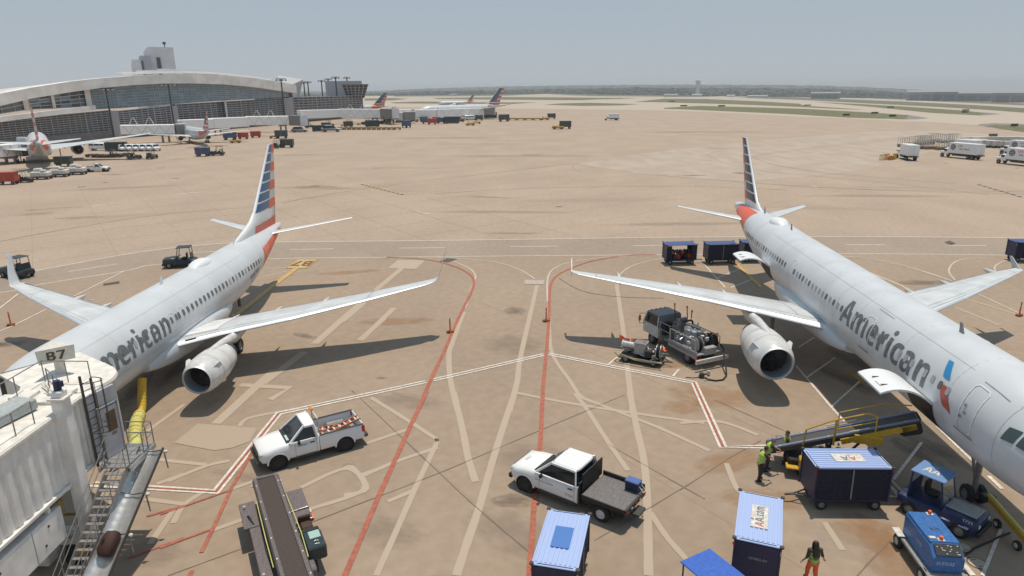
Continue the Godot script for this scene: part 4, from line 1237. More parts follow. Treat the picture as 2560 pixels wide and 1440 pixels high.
	for q in masts:
		var p: Vector2 = q[0]
		var o := thing("floodlight_mast", q[2], "light mast", Vector3(p.x, 0, p.y), atan2(-p.x, -p.y), "floodlight masts at the terminal")
		var k := p.length() / 420.0
		begin()
		cyl(Vector3.ZERO, Vector3(0, q[1], 0), 0.5 * k, 0.32 * k, 8)
		done("pole", M.dark_metal, o)
		begin()
		box(Vector3(0, q[1], 0), Vector3(5.2, 0.35, 0.5))
		box(Vector3(0, q[1], 0), Vector3(0.5, 0.35, 3.6))
		done("head_frame", M.dark_metal, o)
		for s in 4:
			begin()
			box(Vector3((s - 1.5) * 1.6, q[1] - 0.7, 0.5), Vector3(1.0, 0.9, 0.6), 0.1)
			done("lamp", M.grey_metal, o)

	# jet bridges along the terminal
	far_bridge("white jet bridge reaching from the terminal to the airliner with the pale winglets", [[Vector2(-144.51, -254.57), 0], [Vector2(-127.6, -261.11), 0], [Vector2(-125.19, -263.09), 0]], 6.8, 3.4, true)
	far_bridge("long white jet bridge right of the smaller parked airliner", [[Vector2(-135.94, -283.11), 0], [Vector2(-129.16, -297.09), 0], [Vector2(-121.66, -316.93), 0], [Vector2(-103.44, -325.3), 0], [Vector2(-96.67, -321.7), 0]], 7.4, 4.0, true)
	far_bridge("white jet bridge in front of the concourse wing", [[Vector2(-114.59, -374.11), 0], [Vector2(-98.17, -397.35), 0], [Vector2(-71.95, -391.52), 0], [Vector2(-63.12, -379.34), 0]], 8.4, 4.4, true)
	far_bridge("jet bridge reaching to the wide airliner with the striped tail", [[Vector2(-99.68, -412.17), 0], [Vector2(-60.01, -388), 0], [Vector2(-53.87, -389.54), 0]], 6.7, 4.2, false)
	far_bridge("rightmost jet bridge at the tail of the wide airliner", [[Vector2(-67.77, -409.58), 0], [Vector2(-44.2, -412.16), 0], [Vector2(-17.66, -442.99), 0], [Vector2(-11.37, -449.18), 0]], 7.2, 4.4, false)
	far_bridge("jet bridge at the left edge beside the nearest parked wide airliner", [[Vector2(-137.1, -173.71), 0], [Vector2(-135.29, -186.47), 0], [Vector2(-136.16, -191.44), 0]], 5.4, 3.2, false)


func far_bridge(label: String, line: Array, top: float, hi: float, hoops: bool) -> void:
	var p0: Vector2 = line[0][0]
	var t := thing("far_jet_bridge", label, "jet bridge", Vector3(p0.x, 0, p0.y), 0, "jet bridges along the far terminal")
	var pts := []
	for e in line: pts.append(Vector3(e[0].x - p0.x, 0, e[0].y - p0.y))
	var n := pts.size()
	for i in n - 1:
		begin()
		var cab := i == n - 2
		var h := hi * (1.0 + 0.08 * (i % 2)) + (0.3 if cab else 0.0)
		var a: Vector3 = pts[i] + Vector3(0, top - h * 0.5, 0)
		var b: Vector3 = pts[i + 1] + Vector3(0, top - h * 0.5 - (0.25 if not cab else 0.0), 0)
		bar(a, b, 3.4 if not cab else 4.2, h, 0.15)
		done("cab" if cab else "tunnel", M.grey_metal if cab else M.far_bridge, t)
		if cab:
			begin()
			xf = Transform3D(frame_of(b - a), b)
			box(Vector3(0, 0, 0.3), Vector3(4.0, h * 1.05, 0.8))
			box(Vector3(0, h * 0.62, -1.0), Vector3(2.2, 1.4, 1.6))
			done("gate_sign", M.tower_white, t)
		else:
			begin()
			for k in 9 if i == n - 3 else 0:
				var u := (k + 0.5) / 9.0
				for s in [-1.0, 1.0]:
					var f := frame_of(b - a)
					bar(a.lerp(b, u) + f.x * 1.74 * s + f.y * (h * 0.4 if k % 2 == 0 else -h * 0.4), a.lerp(b, u + 1.0 / 9.0) + f.x * 1.74 * s + f.y * (-h * 0.4 if k % 2 == 0 else h * 0.4), 0.05, 0.06)
			if i == n - 3: done("cable", M.grey_metal, t)
			begin()
			var mid := a.lerp(b, 0.8 if i == n - 3 else 0.15)
			for s in [-1.0, 1.0]: cyl(Vector3(mid.x + s * 1.2, 0, mid.z), Vector3(mid.x + s * 1.2, top - h, mid.z), 0.4, 0.4, 8)
			box(Vector3(mid.x, top - h - 0.5, mid.z), Vector3(3.6, 0.8, 1.2))
			done("support_legs", M.grey_metal, t)
	if hoops:
		for u in [0.25, 0.55]:
			begin()
			var a: Vector3 = pts[n - 3].lerp(pts[n - 2], u) + Vector3(0, top, 0)
			for s in [-1.0, 1.0]: bar(a + Vector3(1.6 * s, -0.1, 0.4), a + Vector3(0.3 * s, 2.4, 0), 0.14, 0.14)
			bar(a + Vector3(-0.3, 2.4, 0), a + Vector3(0.3, 2.4, 0), 0.14, 0.14)
			done("hoop", M.tower_white, t)


func lerp_rows(rows: Array, v: float) -> Array:
	# rows sorted by their first number
	if v <= rows[0][0]: return rows[0]
	for i in rows.size() - 1:
		if v <= rows[i + 1][0]:
			var t: float = (v - rows[i][0]) / (rows[i + 1][0] - rows[i][0])
			var out := []
			for k in rows[i].size():
				var a: float = rows[maxi(i - 1, 0)][k]
				var d: float = rows[mini(i + 2, rows.size() - 1)][k]
				out.append(cubic_interpolate(rows[i][k], rows[i + 1][k], a, d, t) if k > 0 and rows[i].size() == 4 and absf(rows[i][k] - rows[i + 1][k]) > 0.001 and i > 0 else lerpf(rows[i][k], rows[i + 1][k], t))
			return out
	return rows[-1]


func fus_at(secs: Array, s: float, ang: float, off := 0.0) -> Vector3:
	# ang in degrees from the crown, positive to port
	var q := lerp_rows(secs, s)
	var a := deg_to_rad(ang)
	return Vector3((q[2] + off) * sin(a), q[1] + (q[3] + off) * cos(a), -s)


func fus_patch(secs: Array, s0: float, s1: float, a0: float, a1: float, off: float, lean := 0.0, ns := 12, na := 12) -> void:
	sg = 1
	for i in ns:
		for j in na:
			var q := []
			for e in [[i, j], [i + 1, j], [i + 1, j + 1], [i, j + 1]]:
				var u: float = float(e[0]) / ns
				var w: float = float(e[1]) / na
				q.append(fus_at(secs, lerpf(s0 + lean * w, s1 + lean * w, u), lerpf(a0, a1, w), off))
			var c := fus_at(secs, lerpf(s0, s1, (i + 0.5) / ns), 0, -1.0)
			c.x = 0
			c.y = lerp_rows(secs, lerpf(s0, s1, (i + 0.5) / ns))[1]
			quad(q[0], q[1], q[2], q[3], c)
	sg = -1


func fus_line(secs: Array, pts: Array, w: float, off: float) -> void:
	# thin strip along (s, angle) points on the skin
	for i in pts.size() - 1:
		var n := 5
		for k in n:
			var p: Vector2 = pts[i].lerp(pts[i + 1], float(k) / n)
			var q: Vector2 = pts[i].lerp(pts[i + 1], float(k + 1) / n)
			var a := fus_at(secs, p.x, p.y, off)
			var b := fus_at(secs, q.x, q.y, off)
			var nrm := (fus_at(secs, p.x, p.y, off + 0.5) - a).normalized()
			var side := (b - a).cross(nrm).normalized() * w * 0.5
			var ext := (b - a).normalized() * w * 0.3
			quad(a + side - ext, b + side + ext, b - side + ext, a - side - ext, a - nrm)


func door_outline(secs: Array, s: float, w: float, a0: float, a1: float) -> Array:
	var r := w * 0.16
	var da := (a1 - a0) * 0.07
	return [Vector2(s + r, a0), Vector2(s + w - r, a0), Vector2(s + w, a0 + da), Vector2(s + w, a1 - da), Vector2(s + w - r, a1), Vector2(s + r, a1), Vector2(s, a1 - da), Vector2(s, a0 + da), Vector2(s + r, a0)]


func fus_text(secs: Array, text: String, s0: float, s1: float, a_base: float, a_top: float, off: float) -> void:
	# lettering wrapped on the skin: text x runs from s0 to s1, y from a_base to a_top
	var l := letters(text, true)
	var vs: Array = l[0]
	var todo := []
	for i in range(0, vs.size(), 3): todo.append([vs[i], vs[i + 1], vs[i + 2]])
	var map := func(p: Vector2) -> Vector3: return fus_at(secs, lerpf(s0, s1, p.x), lerpf(a_base, a_top, p.y), off)
	sg = 1
	while todo.size() > 0:
		var t: Array = todo.pop_back()
		var longest := 0
		var best := 0.0
		for k in 3:
			var d: float = absf(t[k].y - t[(k + 1) % 3].y)
			if d > best:
				best = d
				longest = k
		if best > 0.09:
			var a: Vector2 = t[longest]
			var b: Vector2 = t[(longest + 1) % 3]
			var c: Vector2 = t[(longest + 2) % 3]
			var m := (a + b) * 0.5
			todo.append([a, m, c])
			todo.append([m, b, c])
			continue
		var p: Vector3 = map.call(t[0])
		var q: Vector3 = map.call(t[1])
		var r: Vector3 = map.call(t[2])
		tri(p, q, r, Vector3(0, lerp_rows(secs, s0)[1], p.z))
	sg = -1


const CHORD := [1.0, 0.8, 0.6, 0.42, 0.27, 0.14, 0.06, 0.018, 0.0]

func foil(u: float) -> float:
	return 5.0 * (0.2969 * sqrt(u) - 0.126 * u - 0.3516 * u * u + 0.2843 * u * u * u - 0.1015 * u * u * u * u)


func wing_at(rows: Array, v: float, u: float, up: bool, off := 0.0) -> Vector3:
	# rows of [l, s leading, s trailing, height, thickness]; v counts rows
	var i := clampi(int(v), 0, rows.size() - 2)
	var t := v - i
	var r := []
	for k in 5: r.append(lerpf(rows[i][k], rows[i + 1][k], t))
	var c: float = r[2] - r[1]
	var y: float = foil(u) * r[4] * c * (1.0 if up else -0.65)
	return Vector3(r[0], r[3] + y + (off if up else -off) + 0.03 * c * (0.5 - u), -(r[1] + u * c))


func wing_strip(rows: Array, v0: float, v1: float, u0: float, u1: float, off: float, up := true, nv := 8, nu := 3) -> void:
	sg = 1
	for i in nv:
		for j in nu:
			var q := []
			for e in [[i, j], [i + 1, j], [i + 1, j + 1], [i, j + 1]]:
				q.append(wing_at(rows, lerpf(v0, v1, float(e[0]) / nv), lerpf(u0, u1, float(e[1]) / nu), up, off))
			quad(q[0], q[1], q[2], q[3], (q[0] + q[2]) * 0.5 + Vector3(0, -1.0 if up else 1.0, 0))
	sg = -1


func slat(rows: Array, v0: float) -> void:
	# bright nose of a wing, on the same facets as the wing itself
	sg = 1
	for i in rows.size() - 1:
		var a := maxf(v0, i)
		var b := i + 0.9999
		if a >= b: continue
		for up in [true, false]:
			for k in 2:
				var q := []
				for e in [[a, k], [b, k], [b, k + 1], [a, k + 1]]: q.append(wing_at(rows, e[0], [0.0, 0.018, 0.06][e[1]], up, 0.007) + Vector3(0, 0, 0.012))
				quad(q[0], q[1], q[2], q[3], (q[0] + q[2]) * 0.5 + Vector3(0, -1.0 if up else 1.0, -0.6))
	sg = -1


func wing_mesh(rows: Array) -> void:
	var rings := []
	for i in rows.size():
		var r := []
		for u in CHORD: r.append(wing_at(rows, i, u, true))
		for k in range(CHORD.size() - 2, 0, -1): r.append(wing_at(rows, i, CHORD[k], false))
		rings.append(r)
	loft(rings)


func fin_row(rows: Array, h: float) -> Array:
	return lerp_rows(rows, h)


func fin_at(rows: Array, h: float, s: float, side: float, off := 0.0) -> Vector3:
	var i := 0
	while i < rows.size() - 2 and h > rows[i + 1][0]: i += 1
	var t: float = (h - rows[i][0]) / (rows[i + 1][0] - rows[i][0])
	var le := lerpf(rows[i][1], rows[i + 1][1], t)
	var te := lerpf(rows[i][2], rows[i + 1][2], t)
	var th := lerpf(rows[i][3], rows[i + 1][3], t)
	var u := clampf((s - le) / (te - le), 0.0, 1.0)
	return Vector3((foil(u) * th * minf(te - le, 7.0) + off) * side, h, -s)


func fin_edge(rows: Array, h: float, k: int) -> float:
	for i in rows.size() - 1:
		if h <= rows[i + 1][0] or i == rows.size() - 2:
			var t: float = (h - rows[i][0]) / (rows[i + 1][0] - rows[i][0])
			return lerpf(rows[i][k], rows[i + 1][k], t)
	return rows[0][k]


func wheel(parent: Node3D, c: Vector3, r: float, w: float, rim_m: Material, called := "wheel") -> void:
	begin(1)
	xf = Transform3D(Basis(Vector3.UP, PI / 2), c)
	lathe([Vector2(r * 0.55, -w * 0.5), Vector2(r * 0.88, -w * 0.5), Vector2(r, -w * 0.3), Vector2(r, w * 0.3), Vector2(r * 0.88, w * 0.5), Vector2(r * 0.55, w * 0.5)], 20)
	var o := done(called, M.rubber, parent)
	begin()
	xf = Transform3D(Basis(Vector3.UP, PI / 2), c)
	lathe([Vector2(0, -w * 0.36), Vector2(r * 0.25, -w * 0.4), Vector2(r * 0.5, -w * 0.3), Vector2(r * 0.57, -w * 0.5), Vector2(r * 0.57, w * 0.5), Vector2(r * 0.5, w * 0.3), Vector2(r * 0.25, w * 0.4), Vector2(0, w * 0.36)], 16)
	for k in 5:
		var a := TAU2 * k / 5.0
		for s in [-1.0, 1.0]: box(Vector3(cos(a) * r * 0.36, sin(a) * r * 0.36, s * w * 0.355), Vector3(r * 0.1, r * 0.1, w * 0.05))
	done("rim", rim_m, o)


func engine(parent: Node3D, l: float, h: float, s: float, k: float, pylon_rows: Array, detail := true) -> void:
	begin(1)
	lathe([Vector2(0.845, -0.1), Vector2(0.90, -0.2), Vector2(0.98, -0.5), Vector2(1.04, -1.0), Vector2(1.05, -1.7), Vector2(1.0, -2.5), Vector2(0.90, -3.2), Vector2(0.80, -3.7), Vector2(0.74, -3.7), Vector2(0.74, -2.6)], 36)
	var o := put("engine", made(M.nacelle), parent, Transform3D(Basis().scaled(Vector3.ONE * k), Vector3(l, h, -s)))
	begin(1)
	lathe([Vector2(0.846, -0.1), Vector2(0.82, -0.03), Vector2(0.795, 0.0), Vector2(0.765, -0.03), Vector2(0.745, -0.12)], 36)
	done("inlet_lip", M.polished, o)
	begin(1)
	lathe([Vector2(0.745, -0.12), Vector2(0.755, -0.4), Vector2(0.775, -0.95)], 36, true)
	done("inlet_duct", M.line_grey, o)
	begin(1)
	lathe([Vector2(0.74, -1.0), Vector2(0.0, -1.02)], 36)
	done("fan_case", M.black, o)
	begin(1)
	lathe([Vector2(0.02, -0.62), Vector2(0.12, -0.72), Vector2(0.2, -0.86), Vector2(0.235, -0.98)], 20)
	done("spinner", M.dark_metal, o)
	if detail:
		begin()
		for b in 24:
			var a := TAU2 * b / 24.0
			xf = Transform3D(Basis(Vector3(0, 0, 1), a), Vector3.ZERO)
			quad(Vector3(0.2, -0.03, -0.93), Vector3(0.75, -0.09, -0.90), Vector3(0.75, 0.07, -0.99), Vector3(0.2, 0.04, -0.98), Vector3(0.5, 0, -1.5))
		done("fan", M.dark_metal, o)
	begin(1)
	lathe([Vector2(0.60, -3.3), Vector2(0.56, -4.1), Vector2(0.5, -4.5), Vector2(0.46, -4.5), Vector2(0.46, -4.0)], 24)
	lathe([Vector2(0.34, -3.9), Vector2(0.3, -4.5), Vector2(0.12, -5.0), Vector2(0.0, -5.05)], 20)
	done("exhaust", M.dark_metal, o)
	if detail:
		for a in [0.65, 2.45]:
			begin()
			xf = Transform3D(Basis(Vector3(0, 0, 1), a), Vector3.ZERO)
			loft([[Vector3(0.98, -0.01, -0.5), Vector3(0.98, 0.01, -0.5), Vector3(0.98, 0.02, -1.3), Vector3(0.98, -0.02, -1.3)], [Vector3(1.24, -0.008, -1.0), Vector3(1.24, 0.008, -1.0), Vector3(1.22, 0.01, -1.35), Vector3(1.22, -0.01, -1.35)]], true, -1)
			done("strake", M.nacelle, o)
		begin(1)
		for z in [-1.25, -2.35]: lathe([Vector2(1.052 if z > -2 else 1.018, z), Vector2(1.05 if z > -2 else 1.012, z - 0.025)], 36)
		done("cowl_seams", M.line_grey, o)
	# pylon from the top of the cowl back into the wing
	begin()
	var rings := []
	for r in pylon_rows:
		# [s, y low, y high, half width]
		rings.append([Vector3(l - r[3], r[1], -r[0]), Vector3(l - r[3] * 0.9, lerpf(r[1], r[2], 0.75), -r[0]), Vector3(l, r[2], -r[0]), Vector3(l + r[3] * 0.9, lerpf(r[1], r[2], 0.75), -r[0]), Vector3(l + r[3], r[1], -r[0])])
	loft(rings)
	done("pylon", M.nacelle, parent)


func gear(parent: Node3D, l: float, s: float, h: float, r: float, w: float, gap: float) -> void:
	begin()
	cyl(Vector3(l, r, -s), Vector3(l, h, -s), 0.12, 0.16, 10)
	cyl(Vector3(l - gap, r, -s), Vector3(l + gap, r, -s), 0.09, 0.09, 8)
	bar(Vector3(l, r + 0.5, -s), Vector3(l, h, -s - 0.9), 0.1, 0.1)
	done("gear_leg", M.grey_metal, parent)
	for g in [-1.0, 1.0]: wheel(parent, Vector3(l + g * gap, r, -s), r, w, M.grey_metal)


func airliner(o: Node3D, P: Dictionary) -> void:
	var secs: Array = P.secs
	var near: bool = P.get("near", false)
	# fuselage
	begin()
	var rings := []
	var s0: float = secs[0][0]
	var s1: float = secs[-1][0]
	var ns := 60 if near else 26
	var na := 44 if near else 20
	for i in ns + 1:
		var u := float(i) / ns
		u = u * u * (3 - 2 * u) * 0.5 + u * 0.5
		var r := []
		for j in na: r.append(fus_at(secs, lerpf(s0, s1, u), 360.0 * j / na))
		rings.append(r)
	loft(rings)
	done("fuselage", M.silver, o)
	if P.has("belly"):
		begin()
		var b: Array = P.belly   # s0, s1, half width, top, bottom
		rings = []
		for i in 15:
			var t := i / 14.0
			var k := pow(maxf(0.0, sin(PI * clampf(t, 0.015, 0.985))), 0.35)
			var r := []
			for j in 28:
				var a := TAU2 * j / 28.0
				var ex := 0.62
				r.append(Vector3(signf(cos(a)) * pow(absf(cos(a)), ex) * b[2] * (0.55 + 0.45 * k), (b[3] + b[4]) * 0.5 + signf(sin(a)) * pow(absf(sin(a)), ex) * (b[3] - b[4]) * 0.5 * k, -lerpf(b[0], b[1], t)))
			rings.append(r)
		loft(rings)
		done("belly_fairing", M.silver, o)
	# wings
	for side in ["port", "starboard"]:
		var rows: Array = P[side]
		begin()
		wing_mesh(rows)
		var w := done("wing", M.wing_grey, o)
		var last := rows.size() - 1.0
		begin()
		slat(rows, 0.5)
		done("leading_edge", M.polished, w)
		if near:
			begin()
			for q in [[0.5, last, 0.155, 0.162], [0.7, last - 0.3, 0.715, 0.722], [1.2, last - 0.1, 0.075, 0.08]]: wing_strip(rows, q[0], q[1], q[2], q[3], 0.010, true, 14, 1)
			for v in P.get("cuts", [1.6, 2.6, 3.3]):
				wing_strip(rows, v, v + 0.012, 0.155, 1.0, 0.010, true, 1, 8)
			done("panel_lines", M.line_grey, w)
		# flap track fairings
		for v in P.get("tracks", [1.3, 2.0, 2.8]):
			begin()
			var p := wing_at(rows, v, 0.82, false)
			rings = []
			for i in 8:
				var t := i / 7.0
				var k := sin(PI * clampf(t, 0.03, 0.97)) * 0.24
				var c := p + Vector3(0, -0.16 + 0.02 * i, lerpf(1.3, -1.6, t))
				var r := []
				for j in 8: r.append(c + Vector3(cos(TAU2 * j / 8.0) * k * 0.6, sin(TAU2 * j / 8.0) * k, 0))
				rings.append(r)
			loft(rings)
			done("flap_fairing", M.nacelle, w)
		if P.has("winglet"):
			begin()
			rings = []
			var sgn := 1.0 if side == "port" else -1.0
			var tip: Array = rows[-1]
			var wl: float = P.winglet
			for t in [[0.0, 0.0, 0.0, 1.0], [0.28, 0.12, 0.12, 0.92], [0.42, 0.4, 0.35, 0.8], [0.62, 1.0, 0.8, 0.62], [0.95, 2.3, 1.8, 0.36], [1.0, 2.45, 1.95, 0.2]]:
				var c: float = (tip[2] - tip[1]) * t[3]
				var lean: Vector3 = Vector3(0, 1, 0) if t[1] < 0.05 else (Vector3(-sgn, 0.7, 0).normalized() if t[1] < 0.3 else Vector3(-sgn, 0.16, 0).normalized())
				var base := Vector3(tip[0] + sgn * t[0] * wl, tip[3] + t[1] * wl, -(tip[1] + t[2] * wl * 0.75))
				var r := []
				for u in CHORD: r.append(base + Vector3(0, 0, -u * c) + lean * foil(u) * 0.09 * c)
				for k in range(CHORD.size() - 2, 0, -1): r.append(base + Vector3(0, 0, -CHORD[k] * c) - lean * foil(CHORD[k]) * 0.07 * c)
				rings.append(r)
			loft(rings)
			done("winglet", M.wing_grey, w)
		if P.has("fence"):
			begin()
			var tip: Array = rows[-1]
			var pl := PackedVector2Array([Vector2(-tip[1] - 0.2, 0), Vector2(-tip[2] - 0.5, P.fence), Vector2(-tip[2] - 0.75, P.fence * 0.95), Vector2(-tip[2] - 0.2, 0), Vector2(-tip[2] - 0.5, -P.fence * 0.75), Vector2(-tip[2] - 0.25, -P.fence * 0.8)])
			plate(pl, Transform3D(Basis(Vector3(0, 0, 1), Vector3(0, 1, 0), Vector3(-1, 0, 0)), Vector3(tip[0], tip[3], 0)), 0.05)
			done("wingtip_fence", M.wing_grey, w)
		# tailplane
		rows = P["tail_" + side]
		begin()
		wing_mesh(rows)
		w = done("tailplane", M.wing_grey, o)
		begin()
		slat(rows, 0.1)
		done("leading_edge", M.polished, w)
		if near:
			begin()
			wing_strip(rows, 0.1, rows.size() - 1.1, 0.68, 0.695, 0.006, true, 6, 1)
			done("elevator_line", M.line_grey, w)
	# fin with its stripes
	var fr: Array = P.fin
	begin()
	rings = []
	for q in fr:
		var r := []
		for u in CHORD: r.append(fin_at(fr, q[0], lerpf(q[1], q[2], u), 1.0))
		for k in range(CHORD.size() - 2, 0, -1): r.append(fin_at(fr, q[0], lerpf(q[1], q[2], CHORD[k]), -1.0))
		rings.append(r)
	loft(rings)
	var fin := done("fin", M.tail_white, o)
	var top: float = fr[-1][0]
	var low: float = P.stripe_low
	var pitch := (top - low) / 7.0
	for side in [-1.0, 1.0]:
		for b in 7:
			var h1 := top - b * pitch - (0.01 if b == 0 else 0.0)
			var h0 := h1 - pitch * 0.83
			fin_patch(fin, fr, h0, h1, P, side, 0, M[P.get("blue", "tail_blue")])
			h0 = h1 - pitch
			fin_patch(fin, fr, h0 + 0.005, h1 - 0.005, P, side, 1, M.tail_red if b % 2 == 0 else M.tail_pale)
		if P.has("fin_red"):
			begin()
			var fl: Array = P.fin_red   # h0, h1, s left
			fin_grid(fr, fl[0], fl[1], side, func(_h: float) -> float: return fl[2], func(h: float) -> float: return fin_edge(fr, h, 2) - 0.02)
			done("red_stripe", M.tail_red, fin)
		if P.has("tail_red"):
			begin()
			var q: Array = P.tail_red   # s0 s1 a0 a1 lean
			fus_patch(secs, q[0], q[1], q[2] * side, q[3] * side, 0.012, q[4], 14, 14)
			done("red_tail_stripe", M.tail_red, o)
	# engines
	for e in P.engines: engine(o, e[0], e[1], e[2], e[3], e[4], near)
	for g in P.gear: gear(o, g[0], g[1], g[2], g[3], g[4], g[5])


func fin_grid(fr: Array, h0: float, h1: float, side: float, left: Callable, right: Callable) -> void:
	sg = 1
	for i in 3:
		for j in 12:
			var q := []
			for e in [[i, j], [i + 1, j], [i + 1, j + 1], [i, j + 1]]:
				var h: float = lerpf(h0, h1, e[0] / 3.0)
				var s: float = lerpf(left.call(h), right.call(h), e[1] / 12.0)
				q.append(fin_at(fr, h, s, side, 0.012))
			quad(q[0], q[1], q[2], q[3], (q[0] + q[2]) * 0.5 - Vector3(side, 0, 0))
	sg = -1


func fin_patch(fin: Node3D, fr: Array, h0: float, h1: float, P: Dictionary, side: float, part: int, m: Material) -> void:
	var d: Array = P.divider   # [h low, s], [h high, s]
	var cut := func(h: float) -> float: return lerpf(d[0][1], d[1][1], (h - d[0][0]) / (d[1][0] - d[0][0]))
	begin()
	if part == 0: fin_grid(fr, h0, h1, side, func(h: float) -> float: return fin_edge(fr, h, 1) + 0.22, cut)
	else: fin_grid(fr, h0, h1, side, cut, func(h: float) -> float: return fin_edge(fr, h, 2) - 0.01)
	done("blue_bar" if part == 0 else "tail_bar", m, fin)


func window_row(o: Node3D, secs: Array, side: float, list: Array, h: float, mesh_size: Vector2, shade_odds: float, skip: Array) -> void:
	begin()
	plate(rounded(mesh_size.x, mesh_size.y, mesh_size.x * 0.42, 3), Transform3D.IDENTITY, 0.02)
	var glass := made(M.cabin_glass)
	begin()
	plate(rounded(mesh_size.x, mesh_size.y, mesh_size.x * 0.42, 3), Transform3D.IDENTITY, 0.02)
	var shade := made(M.cabin_shade)
	for run in list:
		var s: float = run[0]
		while s > run[1]:
			var q := lerp_rows(secs, s)
			var ang: float = rad_to_deg(acos(clampf((h - q[1]) / q[3], -1, 1))) * side
			var p := fus_at(secs, s, ang, 0.004)
			var z := (fus_at(secs, s, ang, 0.5) - p).normalized()
			var x := Vector3.UP.cross(z).normalized()
			var ok := true
			for k in skip:
				if absf(s - k) < 0.25: ok = false
			if ok: put("passenger_window", shade if rng.randf() < shade_odds else glass, o, Transform3D(Basis(x, z.cross(x), z), p))
			s -= run[2]


func build_near_airliners() -> void:
	# ---- the airliner at gate B7 ----
	var secs := [[-2.6, 2.9, .05, .05], [-2.2, 3.0, .55, .5], [-1.4, 3.2, 1.05, 1.0], [0, 3.45, 1.55, 1.55], [1.8, 3.65, 1.85, 1.95], [3.5, 3.75, 1.96, 2.08], [12, 3.75, 1.96, 2.08], [22, 3.75, 1.96, 2.08], [25, 3.95, 1.9, 1.92], [28, 4.3, 1.65, 1.58], [31, 4.7, 1.25, 1.18], [34, 5.05, .75, .72], [36.2, 5.3, .38, .4], [36.9, 5.4, .2, .22]]
	var a := thing("airliner", "silver airliner with upturned winglets parked at the jet bridge marked B7", "airliner", Vector3(-23.01, 0, -27.43), -0.0096)
	airliner(a, {
		"secs": secs, "near": true, "belly": [9.0, 21.0, 2.15, 3.3, 1.25],
		"port": [[1.2, 10.6, 17.0, 2.45, .13], [1.9, 11.6, 17.1, 2.5, .13], [4.2, 12.95, 17.45, 2.78, .12], [8.1, 14.45, 18.45, 3.23, .11], [12.26, 16.7, 19.55, 3.7, .10], [16.5, 19.3, 21.0, 4.18, .09], [17.0, 19.8, 21.2, 4.24, .08]],
		"starboard": [[-1.2, 10.6, 17.0, 2.45, .13], [-1.9, 11.7, 17.2, 2.5, .13], [-5.3, 14.06, 18.2, 2.94, .12], [-8.1, 15.9, 19.15, 3.28, .11], [-11.8, 18.3, 20.55, 3.73, .10], [-14.3, 20.1, 21.45, 4.02, .09]],
		"winglet": 0.95, "cuts": [1.75, 4.1], "tracks": [1.6, 2.5, 3.3],
		"tail_port": [[0.2, 32.2, 35.0, 5.25, .1], [1.0, 32.7, 35.0, 5.35, .1], [7.55, 35.35, 36.25, 6.25, .09]],
		"tail_starboard": [[-0.2, 32.2, 35.0, 5.25, .1], [-1.0, 32.8, 35.1, 5.35, .1], [-6.1, 35.5, 36.6, 6.1, .09]],
		"fin": [[5.0, 24.8, 35.7, .05], [6.0, 26.2, 35.95, .07], [6.5, 28.2, 36.05, .09], [7.0, 29.75, 36.2, .1], [7.67, 30.85, 36.38, .1], [13.1, 36.25, 37.7, .1]],
		"stripe_low": 7.42, "divider": [[7.43, 34.05], [13.08, 36.95]], "fin_red": [5.72, 6.5, 30.2], "tail_red": [28.3, 35.6, 64.0, 130.0, -0.6],
		"engines": [[4.83, 2.0, 7.75, 1.02, [[8.6, 2.8, 2.95, .06], [10.0, 2.8, 3.12, .22], [11.6, 2.6, 3.1, .25], [13.2, 2.3, 2.95, .22], [15.0, 2.4, 2.6, .1]]], [-4.83, 2.0, 8.3, 1.02, [[9.2, 2.8, 2.95, .06], [10.6, 2.8, 3.12, .22], [12.2, 2.6, 3.1, .25], [13.8, 2.3, 2.95, .22], [15.5, 2.4, 2.6, .1]]]],
		"gear": [[2.9, 17.0, 2.6, .56, .36, .44], [-2.9, 17.0, 2.6, .56, .36, .44], [0.0, 1.6, 1.8, .34, .2, .22]]})
	window_row(a, secs, 1.0, [[26.9, 12.4, .6], [12.15, 11.2, .6], [11.1, 0.4, .6]], 4.36, Vector2(.25, .40), 0.14, [])
	begin()
	fus_text(secs, "American", 2.8, 11.2, 92.5, 50.0, 0.008)
	done("airline_title", M.title_grey, a)
	begin()
	for d in [[11.4, .62, 61.0, 88.0], [12.5, .62, 61.0, 88.0], [28.9, .75, 56.0, 98.0], [-0.2, .85, 62.0, 108.0]]: fus_line(secs, door_outline(secs, d[0], d[1], d[2], d[3]), 0.05, 0.016)
	done("door_outlines", M.pale_line, a)
	begin()
	fus_text(secs, "N957NN", 24.0, 26.2, 104.0, 93.0, 0.008)
	done("registration", M.line_grey, a)
	begin()
	fus_line(secs, [Vector2(24.4, 112), Vector2(24.6, 112)], 0.12, 0.01)
	fus_line(secs, [Vector2(8, 118), Vector2(20, 118)], 0.02, 0.01)
	for s in [3.4, 6.2, 13.6, 16.0, 18.2, 21.4, 24.9, 27.6]: fus_line(secs, [Vector2(s, -80), Vector2(s, -30), Vector2(s, 30), Vector2(s, 70), Vector2(s, 120)], 0.016, 0.005)
	for g in [-38, 38, 102]: fus_line(secs, [Vector2(3.4, g), Vector2(12, g), Vector2(24.9, g)], 0.014, 0.005)
	done("skin_joints", M.skin_line, a)
	dome(a, 18.6, 21.4, 5.72, 0.62, 0.42)
	begin()
	for p in [[14.2, 5.8], [26.0, 6.05]]: loft([[Vector3(-.03, p[1] - .1, -p[0]), Vector3(.03, p[1] - .1, -p[0]), Vector3(.03, p[1] - .1, -p[0] - .4), Vector3(-.03, p[1] - .1, -p[0] - .4)], [Vector3(-.01, p[1] + .55, -p[0] - .3), Vector3(.01, p[1] + .55, -p[0] - .3), Vector3(.01, p[1] + .55, -p[0] - .5), Vector3(-.01, p[1] + .55, -p[0] - .5)]], true, -1)
	done("blade_antenna", M.tail_white, a)
	begin()
